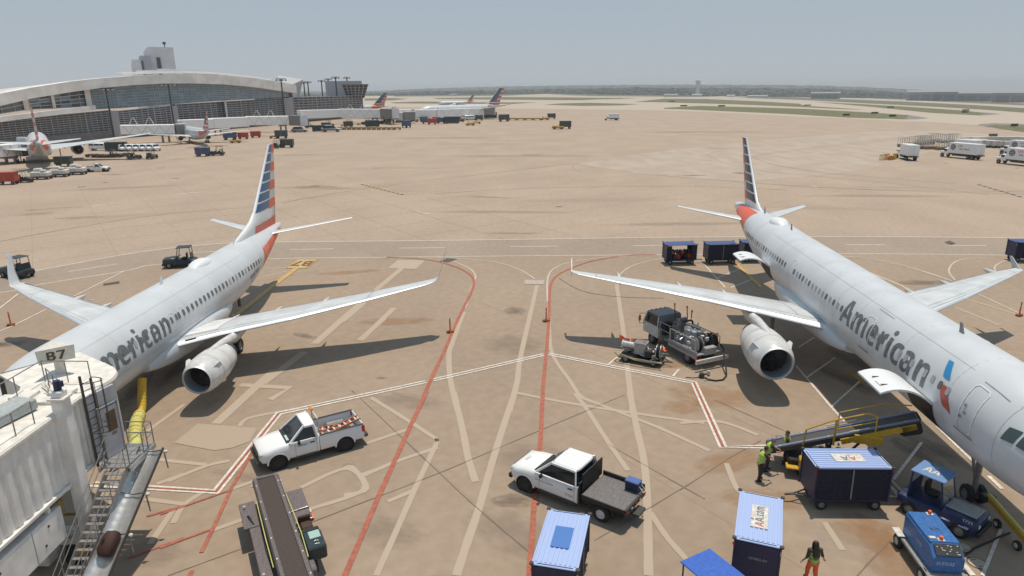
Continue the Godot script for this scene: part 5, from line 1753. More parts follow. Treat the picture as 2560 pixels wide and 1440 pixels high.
	box(Vector3(0.0, 2.45, -26.2), Vector3(.3, .5, .4), 0.05)
	done("tail_skid", M.dark_metal, a)
	begin()
	cyl(Vector3(0.9, 1.35, -23.6), Vector3(0.9, 2.3, -23.6), 0.13, 0.13, 8)
	done("belly_mast", M.dark_metal, a)
	# landing light recess in the wing root, as a dark lens
	begin()
	var wr := [[1.2, 10.6, 17.0, 2.45, .13], [1.9, 11.6, 17.1, 2.5, .13], [4.2, 12.95, 17.45, 2.78, .12]]
	wing_strip(wr, 1.15, 1.4, 0.0, 0.06, 0.014, true, 2, 2)
	done("landing_light", M.dark_glass, a)
	begin()
	wing_strip(wr, 0.7, 1.75, 0.2, 0.9, 0.012, true, 4, 6)
	done("walkway_panel", M.white_paint, a)
	begin()
	for q in [[0.9, 1.2, .35], [1.1, 1.5, .5], [1.2, 1.5, .64], [1.0, 1.3, .76]]: wing_strip(wr, q[0], q[1], q[2], q[2] + 0.012, 0.016, true, 2, 1)
	done("walkway_marks", M.line_grey, a)

	# ---- the longer airliner on the right, being loaded ----
	secs = [[-7.2, 4.0, .05, .05], [-6.8, 4.05, .6, .55], [-5.8, 4.25, 1.2, 1.15], [-4.2, 4.5, 1.75, 1.75], [-2.4, 4.65, 2.0, 2.1], [-.8, 4.7, 2.08, 2.2], [12, 4.7, 2.08, 2.2], [26, 4.7, 2.08, 2.2], [29.5, 4.95, 2.02, 1.98], [33, 5.35, 1.75, 1.6], [36.5, 5.75, 1.35, 1.15], [40, 6.0, .85, .75], [42.6, 6.15, .42, .42], [43.6, 6.2, .2, .2]]
	a = thing("airliner", "long silver airliner on the right with open cargo doors and a belt loader", "airliner", Vector3(20.32, 0, -25.37), -0.0710)
	airliner(a, {
		"secs": secs, "near": true, "belly": [11.0, 24.5, 2.3, 4.0, 2.05],
		"port": [[1.2, 12.6, 19.0, 3.25, .13], [2.0, 13.4, 19.3, 3.3, .13], [5.76, 15.7, 20.4, 3.68, .12], [8.66, 17.7, 21.35, 3.97, .11], [13.5, 21.3, 23.3, 4.45, .10], [15.6, 22.95, 23.95, 4.66, .09]],
		"starboard": [[-1.2, 12.6, 19.0, 3.25, .13], [-2.0, 13.3, 19.2, 3.3, .13], [-5.6, 15.3, 20.05, 3.66, .12], [-8.6, 16.8, 20.6, 3.96, .11], [-13.6, 18.95, 21.2, 4.46, .10], [-17.0, 20.4, 21.5, 4.8, .09], [-17.4, 20.85, 21.6, 4.84, .08]],
		"fence": 0.75, "cuts": [1.3, 4.6], "tracks": [2.3, 3.2, 4.1], "blue": "tail_navy",
		"tail_port": [[0.3, 35.6, 39.6, 5.75, .1], [1.4, 36.5, 39.8, 5.8, .1], [6.35, 41.6, 42.8, 6.2, .09]],
		"tail_starboard": [[-0.3, 35.6, 39.6, 5.75, .1], [-1.4, 36.3, 39.6, 5.8, .1], [-6.35, 41.5, 42.8, 6.2, .09]],
		"fin": [[5.9, 31.6, 40.2, .04], [6.7, 33.4, 40.5, .06], [7.1, 35.2, 40.65, .085], [7.6, 36.35, 40.8, .1], [13.0, 41.85, 43.5, .1]],
		"stripe_low": 7.32, "divider": [[7.35, 39.4], [12.9, 42.95]], "tail_red": [34.35, 40.2, 17.0, 128.0, 0.4],
		"engines": [[-5.75, 2.35, 10.0, 1.2, [[11.4, 3.35, 3.5, .06], [12.6, 3.4, 3.75, .25], [14.4, 3.2, 3.8, .28], [16.2, 3.0, 3.65, .25], [18.0, 3.1, 3.4, .1]]], [5.75, 2.35, 10.6, 1.2, [[12.0, 3.35, 3.5, .06], [13.2, 3.4, 3.75, .25], [15.0, 3.2, 3.8, .28], [16.8, 3.0, 3.65, .25], [18.4, 3.1, 3.4, .1]]]],
		"gear": [[3.6, 18.0, 3.3, .6, .42, .5], [-3.6, 18.0, 3.3, .6, .42, .5], [0.0, 0.31, 2.7, .42, .26, .27]]})
	window_row(a, secs, -1.0, [[32.6, 21.4, .585], [19.5, 8.9, .585], [7.3, 1.6, .585], [1.4, -0.3, .6]], 5.38, Vector2(.25, .38), 0.45, [])
	begin()
	fus_text(secs, "American", 11.2, 1.85, -90.0, -50.0, 0.008)
	done("airline_title", M.title_grey, a)
	begin()
	for d in [[7.5, .88, -54.0, -101.0], [-1.75, .9, -46.0, -100.0], [19.75, .8, -53.0, -100.0], [33.6, .8, -60.0, -108.0], [-4.2, .3, -120.0, -124.0]]: fus_line(secs, door_outline(secs, d[0], d[1], d[2], d[3]), 0.055, 0.018)
	done("door_outlines", M.pale_line, a)
	begin()
	for d in [[-1.9, 1.15, -101.5], [7.35, 1.1, -102.5]]: fus_line(secs, [Vector2(d[0], d[2]), Vector2(d[0] + d[1], d[2])], 0.07, 0.05)
	for q in [[-2.5, -1.0, -40.5], [6.6, 8.2, -40.0]]: fus_line(secs, [Vector2(q[0], q[2]), Vector2(q[1], q[2])], 0.035, 0.01)
	done("door_sills", M.line_grey, a)
	begin()
	for s in [-3.0, 0.2, 4.4, 9.4, 12.1, 14.2, 17.8, 22.3, 27.0, 30.1, 33.2]: fus_line(secs, [Vector2(s, 80), Vector2(s, 30), Vector2(s, -30), Vector2(s, -70), Vector2(s, -120)], 0.016, 0.005)
	for g in [-36, 36, -106]: fus_line(secs, [Vector2(-3, g), Vector2(12, g), Vector2(27, g)], 0.014, 0.005)
	done("skin_joints", M.skin_line, a)
	begin()
	for q in [[-1.25, -80.0], [-1.15, -72.0], [-1.05, -86.0]]: fus_line(secs, [Vector2(q[0], q[1]), Vector2(q[0] + 0.12, q[1])], 0.1, 0.022)
	done("door_handle", M.line_grey, a)
	# flight symbol: blue head above the windows, red tail below
	begin()
	fus_poly(secs, [Vector2(1.42, -43), Vector2(1.08, -42.6), Vector2(0.44, -61.5), Vector2(0.72, -62.5), Vector2(0.98, -61)])
	done("flight_symbol_head", M.flag_blue, a)
	begin()
	fus_poly(secs, [Vector2(0.62, -69), Vector2(0.28, -69), Vector2(-0.42, -92.5), Vector2(0.22, -89.5), Vector2(0.5, -83), Vector2(0.68, -75)])
	done("flight_symbol_tail", M.flag_red, a)
	# windscreen panes
	for w in [[Vector2(-3.28, -60), Vector2(-3.78, -54.5), Vector2(-3.72, -72.5), Vector2(-3.2, -76.5)], [Vector2(-3.9, -53), Vector2(-4.5, -46), Vector2(-4.55, -68), Vector2(-3.85, -72)], [Vector2(-4.65, -44), Vector2(-5.3, -30), Vector2(-5.4, -62), Vector2(-4.7, -67)]]:
		begin()
		fus_poly(secs, w)
		done("windscreen", M.cockpit_glass, a)
	dome(a, 28.5, 31.2, 6.78, 0.72, 0.5)
	begin()
	for p in [[26.4, 6.85], [-2.6, 6.7], [33.6, 6.95], [3.0, 6.85]]: loft([[Vector3(-.03, p[1] - .1, -p[0]), Vector3(.03, p[1] - .1, -p[0]), Vector3(.03, p[1] - .1, -p[0] - .4), Vector3(-.03, p[1] - .1, -p[0] - .4)], [Vector3(-.01, p[1] + .5, -p[0] - .3), Vector3(.01, p[1] + .5, -p[0] - .3), Vector3(.01, p[1] + .5, -p[0] - .5), Vector3(-.01, p[1] + .5, -p[0] - .5)]], true, -1)
	done("blade_antenna", M.line_grey, a)
	# open holds and their raised doors
	for q in [[0.95, 3.25, 3.15], [24.6, 26.9, 3.2]]:
		begin()
		fus_patch(secs, q[0], q[1], -100.0, -132.0, 0.02, 0.0, 4, 6)
		done("cargo_hold_opening", M.black, a)
		begin()
		var hinge := fus_at(secs, q[0], -99.0, 0.03)
		var rings2 := []
		for off in [0.0, 0.09]:
			var r := []
			for i in 9:
				var t := i / 8.0
				r.append(Vector3(hinge.x - 2.25 * t, hinge.y + 1.95 * t - 1.5 * t * t + off, 0))
			rings2.append(r)
		for s in [q[0], q[1]]: pass
		sg = 1
		for i in 8:
			var p0: Vector3 = rings2[0][i]
			var p1: Vector3 = rings2[0][i + 1]
			var p2: Vector3 = rings2[1][i + 1]
			var p3: Vector3 = rings2[1][i]
			var za := Vector3(0, 0, -q[0])
			var zb := Vector3(0, 0, -q[1])
			var mid := (p0 + p2) * 0.5 + (za + zb) * 0.5
			quad(p3 + za, p2 + za, p2 + zb, p3 + zb, mid)
			quad(p0 + za, p1 + za, p1 + zb, p0 + zb, mid)
			sg = -1
			quad(p0 + za, p1 + za, p2 + za, p3 + za, mid)
			quad(p0 + zb, p1 + zb, p2 + zb, p3 + zb, mid)
			if i == 7: quad(p1 + za, p2 + za, p2 + zb, p1 + zb, (p0 + p3) * 0.5 + (za + zb) * 0.5)
			sg = 1
		var cd := done("cargo_door", M.tail_white, a)
		begin()
		for e in [0.25, 0.62]:
			var zz: float = -lerpf(q[0], q[1], e)
			box(Vector3(hinge.x - 1.75, hinge.y + 0.69, zz), Vector3(.5, .03, .06))
		box(Vector3(hinge.x - 2.0, hinge.y + 0.62, -lerpf(q[0], q[1], 0.35)), Vector3(.06, .03, .5))
		done("door_latch", M.dark_metal, cd)


func dome(o: Node3D, s0: float, s1: float, y: float, w: float, h: float) -> void:
	begin()
	var rings := []
	for i in 13:
		var t := i / 12.0
		var k := pow(maxf(0.0, sin(PI * clampf(t, 0.012, 0.988))), 0.45)
		var r := []
		for j in 18:
			var a := TAU2 * j / 18.0
			var c := Vector3(signf(cos(a)) * pow(absf(cos(a)), 0.7) * w * (0.35 + 0.65 * k), y - 0.25 + (0.25 + h * k) * maxf(0.0, signf(sin(a)) * pow(absf(sin(a)), 0.7)), -lerpf(s0, s1, t))
			r.append(c)
		rings.append(r)
	loft(rings)
	done("antenna_dome", M.tail_white, o)


func fus_poly(secs: Array, pts: Array) -> void:
	# a painted shape on the skin, fanned finely between its edges
	var c := Vector2.ZERO
	for p in pts: c += p
	c /= pts.size()
	sg = 1
	for i in pts.size():
		var p: Vector2 = pts[i]
		var q: Vector2 = pts[(i + 1) % pts.size()]
		for k in 5:
			var a := p.lerp(q, k / 5.0)
			var b := p.lerp(q, (k + 1) / 5.0)
			for m in 5:
				var v := []
				for e in [[a, m], [b, m], [b, m + 1], [a, m + 1]]:
					var z: Vector2 = c.lerp(e[0], e[1] / 5.0)
					v.append(fus_at(secs, z.x, z.y, 0.017))
				var ref := Vector3(0, 4.5, v[0].z)
				if m > 0: tri(v[0], v[1], v[2], ref)
				tri(v[0], v[2], v[3], ref)
	sg = -1


func build_far_airliners() -> void:
	var secs := [[0.0, 4.2, .1, .1], [0.8, 4.3, 1.1, 1.05], [2.6, 4.6, 2.1, 2.1], [6.0, 4.9, 2.85, 2.95], [9.0, 5.0, 2.9, 3.0], [40.0, 5.0, 2.9, 3.0], [46.0, 5.5, 2.5, 2.4], [52.0, 6.4, 1.5, 1.4], [57.0, 7.0, .7, .65], [60.0, 7.2, .2, .2]]
	var spec := {
		"secs": secs, "belly": [18.0, 38.0, 3.1, 4.2, 1.8],
		"port": [[1.5, 19, 32, 3.6, .12], [9.5, 25.5, 34, 4.6, .11], [29.0, 39.5, 42.0, 7.6, .09]],
		"starboard": [[-1.5, 19, 32, 3.6, .12], [-9.5, 25.5, 34, 4.6, .11], [-29.0, 39.5, 42.0, 7.6, .09]], "tracks": [0.6, 1.1, 1.4],
		"tail_port": [[.3, 50, 57, 6.6, .1], [9.6, 57.5, 60, 7.8, .09]], "tail_starboard": [[-.3, 50, 57, 6.6, .1], [-9.6, 57.5, 60, 7.8, .09]],
		"fin": [[6.5, 44.0, 57.6, .05], [8.0, 47.5, 57.8, .08], [9.0, 49.3, 58.0, .1], [17.2, 57.2, 61.3, .1]],
		"stripe_low": 9.1, "divider": [[9.1, 54.5], [17.2, 60.2]], "blue": "tail_navy", "fin_red": [7.7, 8.7, 49.6], "tail_red": [47.5, 56.5, 40.0, 135.0, 0.5],
		"engines": [[9.9, 3.0, 21.0, 1.75, [[24.0, 4.4, 4.6, .1], [27.0, 4.0, 5.1, .3], [30.0, 4.2, 5.0, .15]]], [-9.9, 3.0, 21.0, 1.75, [[24.0, 4.4, 4.6, .1], [27.0, 4.0, 5.1, .3], [30.0, 4.2, 5.0, .15]]]],
		"gear": [[5.0, 31.0, 3.6, .65, .5, .7], [-5.0, 31.0, 3.6, .65, .5, .7], [0, 6.5, 2.6, .5, .36, .35]]}
	# each stands nose to the terminal; «at» is the ground point below its tail
	var wide := Node3D.new()
	airliner(wide, spec)
	begin()
	for s in [-1.0, 1.0]: fus_text(secs, "American", 11.0 if s > 0 else 24.0, 24.0 if s > 0 else 11.0, 96.0 * s, 58.0 * s, 0.02)
	done("airline_title", M.title_grey, wide)
	var tails := [
		[Vector2(-114.05, -164.92), Vector2(-156.53, -225.96), "wide airliner seen from behind at the left edge of the far terminal", 0.92],
		[Vector2(-5.08, -472.62), Vector2(-66.04, -427.6), "wide airliner side on behind the far jet bridges with a tall striped fin", 1.1],
		[Vector2(-95.5, -537.91), Vector2(-186.48, -533.02), "airliner behind the concourse wing, only its striped tail and rear fuselage showing", 0.95],
		[Vector2(-42.59, -817.45), Vector2(-88.09, -801.13), "airliner farther off beyond the wide one, with a small striped fin", 0.72]]
	for q in tails:
		var d: Vector2 = (q[1] - q[0]).normalized()
		var at: Vector2 = q[0] + d * 60.0 * q[3]
		var c := copy_of(wide, "far_airliner", q[2], Vector3(at.x, 0, at.y), atan2(d.x, d.y), "airliners parked at the far terminal")
		c.scale = Vector3.ONE * q[3]
		c.set_meta("category", "airliner")
	wide.free()
	# a smaller one with winglets, and one taxiing far to the right
	var s2 := [[0.0, 3.0, .05, .05], [.5, 3.05, .6, .55], [1.6, 3.3, 1.2, 1.15], [4.0, 3.7, 1.9, 2.0], [6.0, 3.75, 1.95, 2.05], [24.0, 3.75, 1.95, 2.05], [28, 4.1, 1.7, 1.7], [33, 4.7, 1.0, .95], [37, 5.2, .4, .4], [38.5, 5.35, .12, .12]]
	var small := {
		"secs": s2, "belly": [11.0, 22.0, 2.1, 3.2, 1.3],
		"port": [[1.2, 12.5, 19.5, 2.5, .12], [5.5, 16.0, 20.3, 3.0, .11], [16.8, 22.6, 24.0, 4.2, .09]], "starboard": [[-1.2, 12.5, 19.5, 2.5, .12], [-5.5, 16.0, 20.3, 3.0, .11], [-16.8, 22.6, 24.0, 4.2, .09]],
		"winglet": 1.0, "tracks": [0.7, 1.2, 1.5],
		"tail_port": [[.2, 33, 36.6, 5.1, .1], [7.0, 37.0, 38.4, 5.9, .09]], "tail_starboard": [[-.2, 33, 36.6, 5.1, .1], [-7.0, 37.0, 38.4, 5.9, .09]],
		"fin": [[5.0, 26.5, 37.3, .05], [6.2, 29.3, 37.5, .08], [7.2, 31.8, 37.7, .1], [12.6, 37.2, 39.2, .1]],
		"stripe_low": 7.2, "divider": [[7.2, 35.4], [12.6, 38.5]], "blue": "tail_navy", "fin_red": [5.9, 6.7, 31.3], "tail_red": [29, 36.5, 50.0, 130.0, -0.4],
		"engines": [[4.83, 1.9, 10.2, 1.05, [[11.8, 2.8, 2.9, .06], [13.6, 2.6, 3.1, .2], [16.0, 2.6, 2.9, .1]]], [-4.83, 1.9, 10.2, 1.05, [[11.8, 2.8, 2.9, .06], [13.6, 2.6, 3.1, .2], [16.0, 2.6, 2.9, .1]]]],
		"gear": [[2.9, 19.6, 2.6, .56, .36, .44], [-2.9, 19.6, 2.6, .56, .36, .44], [0, 4.0, 1.8, .34, .2, .22]]}
	var p0 := Vector2(-104.15, -237.1)
	var p1 := Vector2(-128.42, -270.07)
	var d2 := (p1 - p0).normalized()
	var at2 := p0 + d2 * 38.0
	var sm := thing("far_airliner", "smaller airliner with winglets parked tail first beside the white vans at the far terminal", "airliner", Vector3(at2.x, 0, at2.y), atan2(d2.x, d2.y), "airliners parked at the far terminal")
	airliner(sm, small)
	var tx := Vector3(1089.68, -20.67, -1774.47)
	copy_of(sm, "far_airliner", "white airliner taxiing far off on the right in front of the hangars", tx, -PI / 2 - 0.45)
	var tx2 := Vector3(-230.1, 0, -2623.94)
	copy_of(sm, "far_airliner", "tiny pale airliner taxiing far off just left of the tall striped fin", tx2, -PI / 2)


func part_box(called: String, m: Material, parent: Node, c: Vector3, s: Vector3, bev := 0.0) -> MeshInstance3D:
	begin()
	box(c, s, bev)
	return done(called, m, parent)


func part_tube(called: String, m: Material, parent: Node, pts: Array, r: float, n := 6) -> MeshInstance3D:
	begin()
	tube(pts, r, n)
	return done(called, m, parent)


func ring_rect(z: float, hw: float, y0: float, y1: float, crown := 0.06, tuck := 0.06) -> Array:
	# rounded cross-section of a vehicle body
	return [Vector3(-hw + tuck, y0, z), Vector3(-hw, y0 + tuck * 1.6, z), Vector3(-hw, lerpf(y0, y1, 0.55), z), Vector3(-hw + 0.03, y1 - crown * 1.6, z), Vector3(-hw + crown * 1.6, y1 - crown * 0.35, z), Vector3(-hw * 0.5, y1, z), Vector3(hw * 0.5, y1, z), Vector3(hw - crown * 1.6, y1 - crown * 0.35, z), Vector3(hw - 0.03, y1 - crown * 1.6, z), Vector3(hw, lerpf(y0, y1, 0.55), z), Vector3(hw, y0 + tuck * 1.6, z), Vector3(hw - tuck, y0, z)]


func truck_wheel(o: Node3D, x: float, z: float, r: float, w := 0.26) -> void:
	wheel(o, Vector3(x, r, z), r, w, M.rim_silver)


func pickup(o: Node3D, front: float, fw: float, rw: float, cowl: float, cab_rear: float, rear: float, bed: String) -> void:
	# local +z is forward; fw, rw are the axles
	var hw := 0.98
	var belt := 1.22
	var body: StandardMaterial3D = M.white_paint
	begin()
	loft([ring_rect(front, hw * 0.84, 0.62, 0.98), ring_rect(front - 0.10, hw * 0.95, 0.52, 1.08, 0.08), ring_rect(front - 0.4, hw * 0.985, 0.46, 1.13, 0.09), ring_rect((front + cowl) * 0.5, hw, 0.44, 1.19, 0.09), ring_rect(cowl, hw, 0.42, belt + 0.02, 0.07), ring_rect(cab_rear, hw, 0.42, belt + 0.02, 0.05)])
	done("body", body, o)
	# cab glass with a painted roof and pillars
	var rb := [Vector3(-0.9, belt, cowl - 0.02), Vector3(0.9, belt, cowl - 0.02), Vector3(0.93, belt, cab_rear + 0.02), Vector3(-0.93, belt, cab_rear + 0.02)]
	var rt := [Vector3(-0.70, 1.86, cowl - 0.82), Vector3(0.70, 1.86, cowl - 0.82), Vector3(0.73, 1.86, cab_rear + 0.16), Vector3(-0.73, 1.86, cab_rear + 0.16)]
	begin()
	loft([rb, rt], true, -1)
	done("cab_glass", M.dark_glass, o)
	begin()
	var rr := []
	for q in [[0.0, 1.0, 0.0], [0.55, 1.0, 0.05], [0.9, 0.93, 0.10], [1.0, 0.8, 0.115]]:
		var r := []
		for k in 16:
			var a := TAU2 * k / 16.0 + PI / 16.0
			var ex := 0.3
			var cx: float = signf(cos(a)) * pow(absf(cos(a)), ex) * 0.76 * q[1]
			var cz: float = signf(sin(a)) * pow(absf(sin(a)), ex) * ((cowl - 0.78) - (cab_rear + 0.1)) * 0.5 * (0.98 + 0.04 * q[1]) * (q[1] * 0.3 + 0.7) + ((cowl - 0.78) + (cab_rear + 0.1)) * 0.5
			r.append(Vector3(cx, 1.83 + q[2], cz))
		rr.append(r)
	loft(rr)
	if bed == "flat":
		for k in 5: box(Vector3((k - 2) * 0.24, 1.945, (cowl + cab_rear) * 0.5 - 0.35), Vector3(0.05, 0.015, 1.2))
	done("roof", body, o)
	for s in [-1.0, 1.0]:
		begin()
		bar(Vector3(0.9 * s, belt - 0.02, cowl), Vector3(0.7 * s, 1.88, cowl - 0.8), 0.09, 0.09)
		bar(Vector3(0.935 * s, belt - 0.02, cab_rear + 0.09), Vector3(0.745 * s, 1.88, cab_rear + 0.2), 0.07, 0.24)
		if cowl - cab_rear > 2.2: bar(Vector3(0.93 * s, belt - 0.02, (cowl + cab_rear) * 0.5 - 0.12), Vector3(0.745 * s, 1.88, (cowl + cab_rear) * 0.5 - 0.2), 0.06, 0.12)
		bar(Vector3(0.755 * s, 1.85, cowl - 0.8), Vector3(0.765 * s, 1.85, cab_rear + 0.15), 0.08, 0.09)
		bar(Vector3(0.965 * s, belt + 0.01, cowl - 0.02), Vector3(0.965 * s, belt + 0.01, cab_rear + 0.02), 0.07, 0.05)
		done("pillars", body, o)
		var n := 2 if cowl - cab_rear > 2.2 else 1
		for d in n:
			var z0 := lerpf(cowl - 0.25, cab_rear + 0.12, float(d) / n)
			var z1 := lerpf(cowl - 0.25, cab_rear + 0.12, float(d + 1) / n)
			begin()
			var e := 0.012
			for l in [[Vector3(0, 0.5, z0), Vector3(0, 1.2, z0)], [Vector3(0, 0.5, z1 + 0.02), Vector3(0, 1.2, z1 + 0.02)], [Vector3(0, 0.5, z0), Vector3(0, 0.5, z1)]]: bar(l[0] + Vector3((hw + 0.001) * s, 0, 0), l[1] + Vector3((hw + 0.001) * s, 0, 0), e, e)
			done("door_gap", M.line_grey, o)
			part_box("door_handle", M.black, o, Vector3((hw + 0.012) * s, 1.05, z1 + 0.22), Vector3(0.03, 0.055, 0.24), 0.01)
		begin()
		box(Vector3((hw + 0.14) * s, 1.26, cowl - 0.42), Vector3(0.2, 0.2, 0.12), 0.04)
		bar(Vector3((hw - 0.05) * s, 1.18, cowl - 0.4), Vector3((hw + 0.12) * s, 1.22, cowl - 0.42), 0.04, 0.06)
		done("mirror", M.black, o)
		part_box("headlamp", M.headlamp, o, Vector3(0.76 * s, 0.93, front - 0.1), Vector3(0.30, 0.2, 0.22), 0.05)
		part_box("running_board", M.dark_metal, o, Vector3(0.93 * s, 0.38, (cowl + cab_rear) * 0.5), Vector3(0.14, 0.06, cowl - cab_rear - 0.3), 0.02)
		for z in [fw, rw]:
			if bed == "flat" and z == rw: continue
			begin(1)
			xf = Transform3D(Basis(Vector3.UP, PI / 2 * s), Vector3((hw - 0.05) * s, 0.40, z))
			lathe([Vector2(0.0, 0.058), Vector2(0.47, 0.058), Vector2(0.5, 0.0)], 24)
			done("wheel_arch", M.black, o)
			begin(1)
			xf = Transform3D(Basis(Vector3.UP, PI / 2 * s), Vector3((hw - 0.05) * s, 0.40, z))
			for k in 14:
				var a0 := PI * k / 14.0
				var a1 := PI * (k + 1) / 14.0
				var q := []
				for w in [[a0, 0.46], [a1, 0.46], [a1, 0.54], [a0, 0.54]]: q.append(Vector3(cos(w[0]) * w[1], sin(w[0]) * w[1], 0.075 - (0.02 if w[1] > 0.5 else 0.0)))
				quad(q[0], q[1], q[2], q[3], Vector3(0, 0, -1))
			done("arch_lip", body, o)
		truck_wheel(o, (hw - 0.12) * s, fw, 0.39)
		truck_wheel(o, (hw - 0.12) * s, rw, 0.39)
	part_box("grille", M.dark_metal, o, Vector3(0, 0.86, front + 0.0), Vector3(1.1, 0.3, 0.07), 0.03)
	part_box("front_bumper", M.black if bed == "flat" else M.dark_metal, o, Vector3(0, 0.52, front + 0.03), Vector3(1.86, 0.26, 0.22), 0.07)
	part_box("windscreen_wiper_cowl", M.black, o, Vector3(0, belt + 0.015, cowl + 0.03), Vector3(1.6, 0.03, 0.2), 0.01)
	part_box("chassis", M.black, o, Vector3(0, 0.46, (front + rear) * 0.5), Vector3(1.3, 0.22, front - rear - 0.5))
	if bed == "open":
		var L := cab_rear - rear
		for s in [-1.0, 1.0]:
			begin()
			loft([ring_rect(cab_rear - 0.03, 0.045, 0.46, 1.26, 0.03, 0.02), ring_rect(rear + 0.02, 0.045, 0.5, 1.26, 0.03, 0.02)])
			var w := put("bed_side", made(body), o, Transform3D(Basis(), Vector3(0.935 * s, 0, 0)))
			w.name = "bed_side"
			begin()
			bar(Vector3(0.93 * s, 1.275, cab_rear - 0.05), Vector3(0.93 * s, 1.275, rear + 0.03), 0.1, 0.03)
			done("bed_rail", M.dark_metal, o)
			part_box("tail_lamp", M.tail_lamp, o, Vector3(0.945 * s, 1.02, rear + 0.05), Vector3(0.1, 0.36, 0.16), 0.02)
			part_box("inner_wheel_tub", M.grey_paint, o, Vector3(0.72 * s, 0.84, rw), Vector3(0.36, 0.24, 0.95), 0.06)
		part_box("bed_floor", M.grey_paint, o, Vector3(0, 0.7, cab_rear - L * 0.5), Vector3(1.8, 0.06, L))
		part_box("bed_front", body, o, Vector3(0, 0.97, cab_rear - 0.05), Vector3(1.8, 0.56, 0.05))
		part_box("tailgate", body, o, Vector3(0, 0.97, rear + 0.03), Vector3(1.78, 0.58, 0.06), 0.02)
		part_box("rear_bumper", M.dark_metal, o, Vector3(0, 0.55, rear - 0.1), Vector3(1.8, 0.2, 0.24), 0.05)
	else:
		part_box("cab_back", M.black, o, Vector3(0, 0.95, cab_rear - 0.06), Vector3(1.8, 0.95, 0.06))
		part_box("flat_bed", M.deck_grey, o, Vector3(0, 0.98, (cab_rear + rear) * 0.5 - 0.1), Vector3(2.0, 0.08, cab_rear - rear - 0.3), 0.015)
		for s in [-1.0, 1.0]:
			part_box("bed_edge", M.black, o, Vector3(1.01 * s, 0.93, (cab_rear + rear) * 0.5 - 0.1), Vector3(0.06, 0.2, cab_rear - rear - 0.3))
			part_tube("mudguard", M.black, o, [Vector3(0.9 * s, 0.5, rw - 0.6), Vector3(0.9 * s, 0.86, rw - 0.35), Vector3(0.9 * s, 0.86, rw + 0.35), Vector3(0.9 * s, 0.5, rw + 0.6)], 0.05)
		part_box("side_rail", M.black, o, Vector3(-0.98, 1.1, (cab_rear + rear) * 0.5 - 0.1), Vector3(0.08, 0.2, cab_rear - rear - 0.3))
		part_box("headboard", M.black, o, Vector3(-0.1, 1.42, cab_rear - 0.16), Vector3(1.75, 0.84, 0.05))
		part_box("rear_sill", M.dark_metal, o, Vector3(0, 0.86, rear + 0.02), Vector3(1.9, 0.26, 0.08))
		for k in 5: part_box("marker_lamp", M.tail_lamp if k % 2 == 0 else M.headlamp, o, Vector3((k - 2) * 0.4, 0.82, rear - 0.03), Vector3(0.12, 0.06, 0.03))
		part_box("tow_step", M.dark_metal, o, Vector3(0, 0.5, rear - 0.14), Vector3(0.7, 0.1, 0.36))


func cart_roof_panel(o: Node3D, kind: String, y: float, roof_m: Material) -> void:
	begin()
	box(Vector3(0, y, 0), Vector3(1.62, 0.05, 3.22), 0.015)
	var r := done("roof", roof_m, o)
	for k in 9:
		begin()
		bar(Vector3((k - 4) * 0.17, y + 0.035, -1.45), Vector3((k - 4) * 0.17, y + 0.035, 1.45), 0.075, 0.03, 0.008)
		done("rib", roof_m, r)
	for s in [-1.0, 1.0]:
		part_box("end_slot", M.navy, r, Vector3(0, y + 0.028, 1.53 * s), Vector3(1.25, 0.012, 0.035))
		part_box("edge_rail", roof_m, r, Vector3(0.79 * s, y + 0.035, 0), Vector3(0.04, 0.04, 3.2))
	if kind == "plain":
		part_box("roof_sign", M.panel_blue, o, Vector3(0, y + 0.06, 0), Vector3(0.68, 0.025, 1.2))
	elif kind == "web":
		part_box("roof_sign", M.worn_white, o, Vector3(-0.0, y + 0.06, 0), Vector3(0.6, 0.025, 1.45))
		begin()
		write(".com", Transform3D(Basis(Vector3(0, 0, 1), Vector3(1, 0, 0), Vector3(0, 1, 0)), Vector3(-0.02, y + 0.075, 0.30)), 0.27, 0.70)
		write("A", Transform3D(Basis(Vector3(0, 0, 1), Vector3(1, 0, 0), Vector3(0, 1, 0)), Vector3(0.0, y + 0.075, -0.22)), 0.31, 0.28)
		for b in [[-0.10, -0.30, 0.16], [-0.10, -0.24, 0.2]]: bar(Vector3(0.2, y + 0.076, b[1]), Vector3(0.3, y + 0.076, b[1] + 0.06), 0.03, 0.004)
		done("roof_lettering", M.title_grey, o)
		begin()
		write("A", Transform3D(Basis(Vector3(0, 0, 1), Vector3(1, 0, 0), Vector3(0, 1, 0)), Vector3(0.0, y + 0.075, -0.50)), 0.31, 0.28)
		done("roof_letter_red", mat("sign_red", 0.42, 0.10, 0.085, 0.6), o)
	elif kind == "airline":
		part_box("roof_sign", M.worn_white, o, Vector3(0, y + 0.06, -0.05), Vector3(0.62, 0.025, 1.3))
		begin()
		write("A", Transform3D(Basis(Vector3(0, 0, 1), Vector3(1, 0, 0), Vector3(0, 1, 0)), Vector3(0.06, y + 0.075, 0.12)), 0.3, 0.3, true)
		for b in [-0.2, -0.11]: bar(Vector3(-0.24, y + 0.076, b), Vector3(-0.12, y + 0.076, b + 0.08), 0.035, 0.004)
		done("roof_lettering", M.title_grey, o)
		begin()
		write("A", Transform3D(Basis(Vector3(0, 0, 1), Vector3(1, 0, 0), Vector3(0, 1, 0)), Vector3(0.06, y + 0.075, -0.22)), 0.3, 0.3, true)
		done("roof_letter_red", mat("sign_red", 0.42, 0.10, 0.085, 0.6), o)


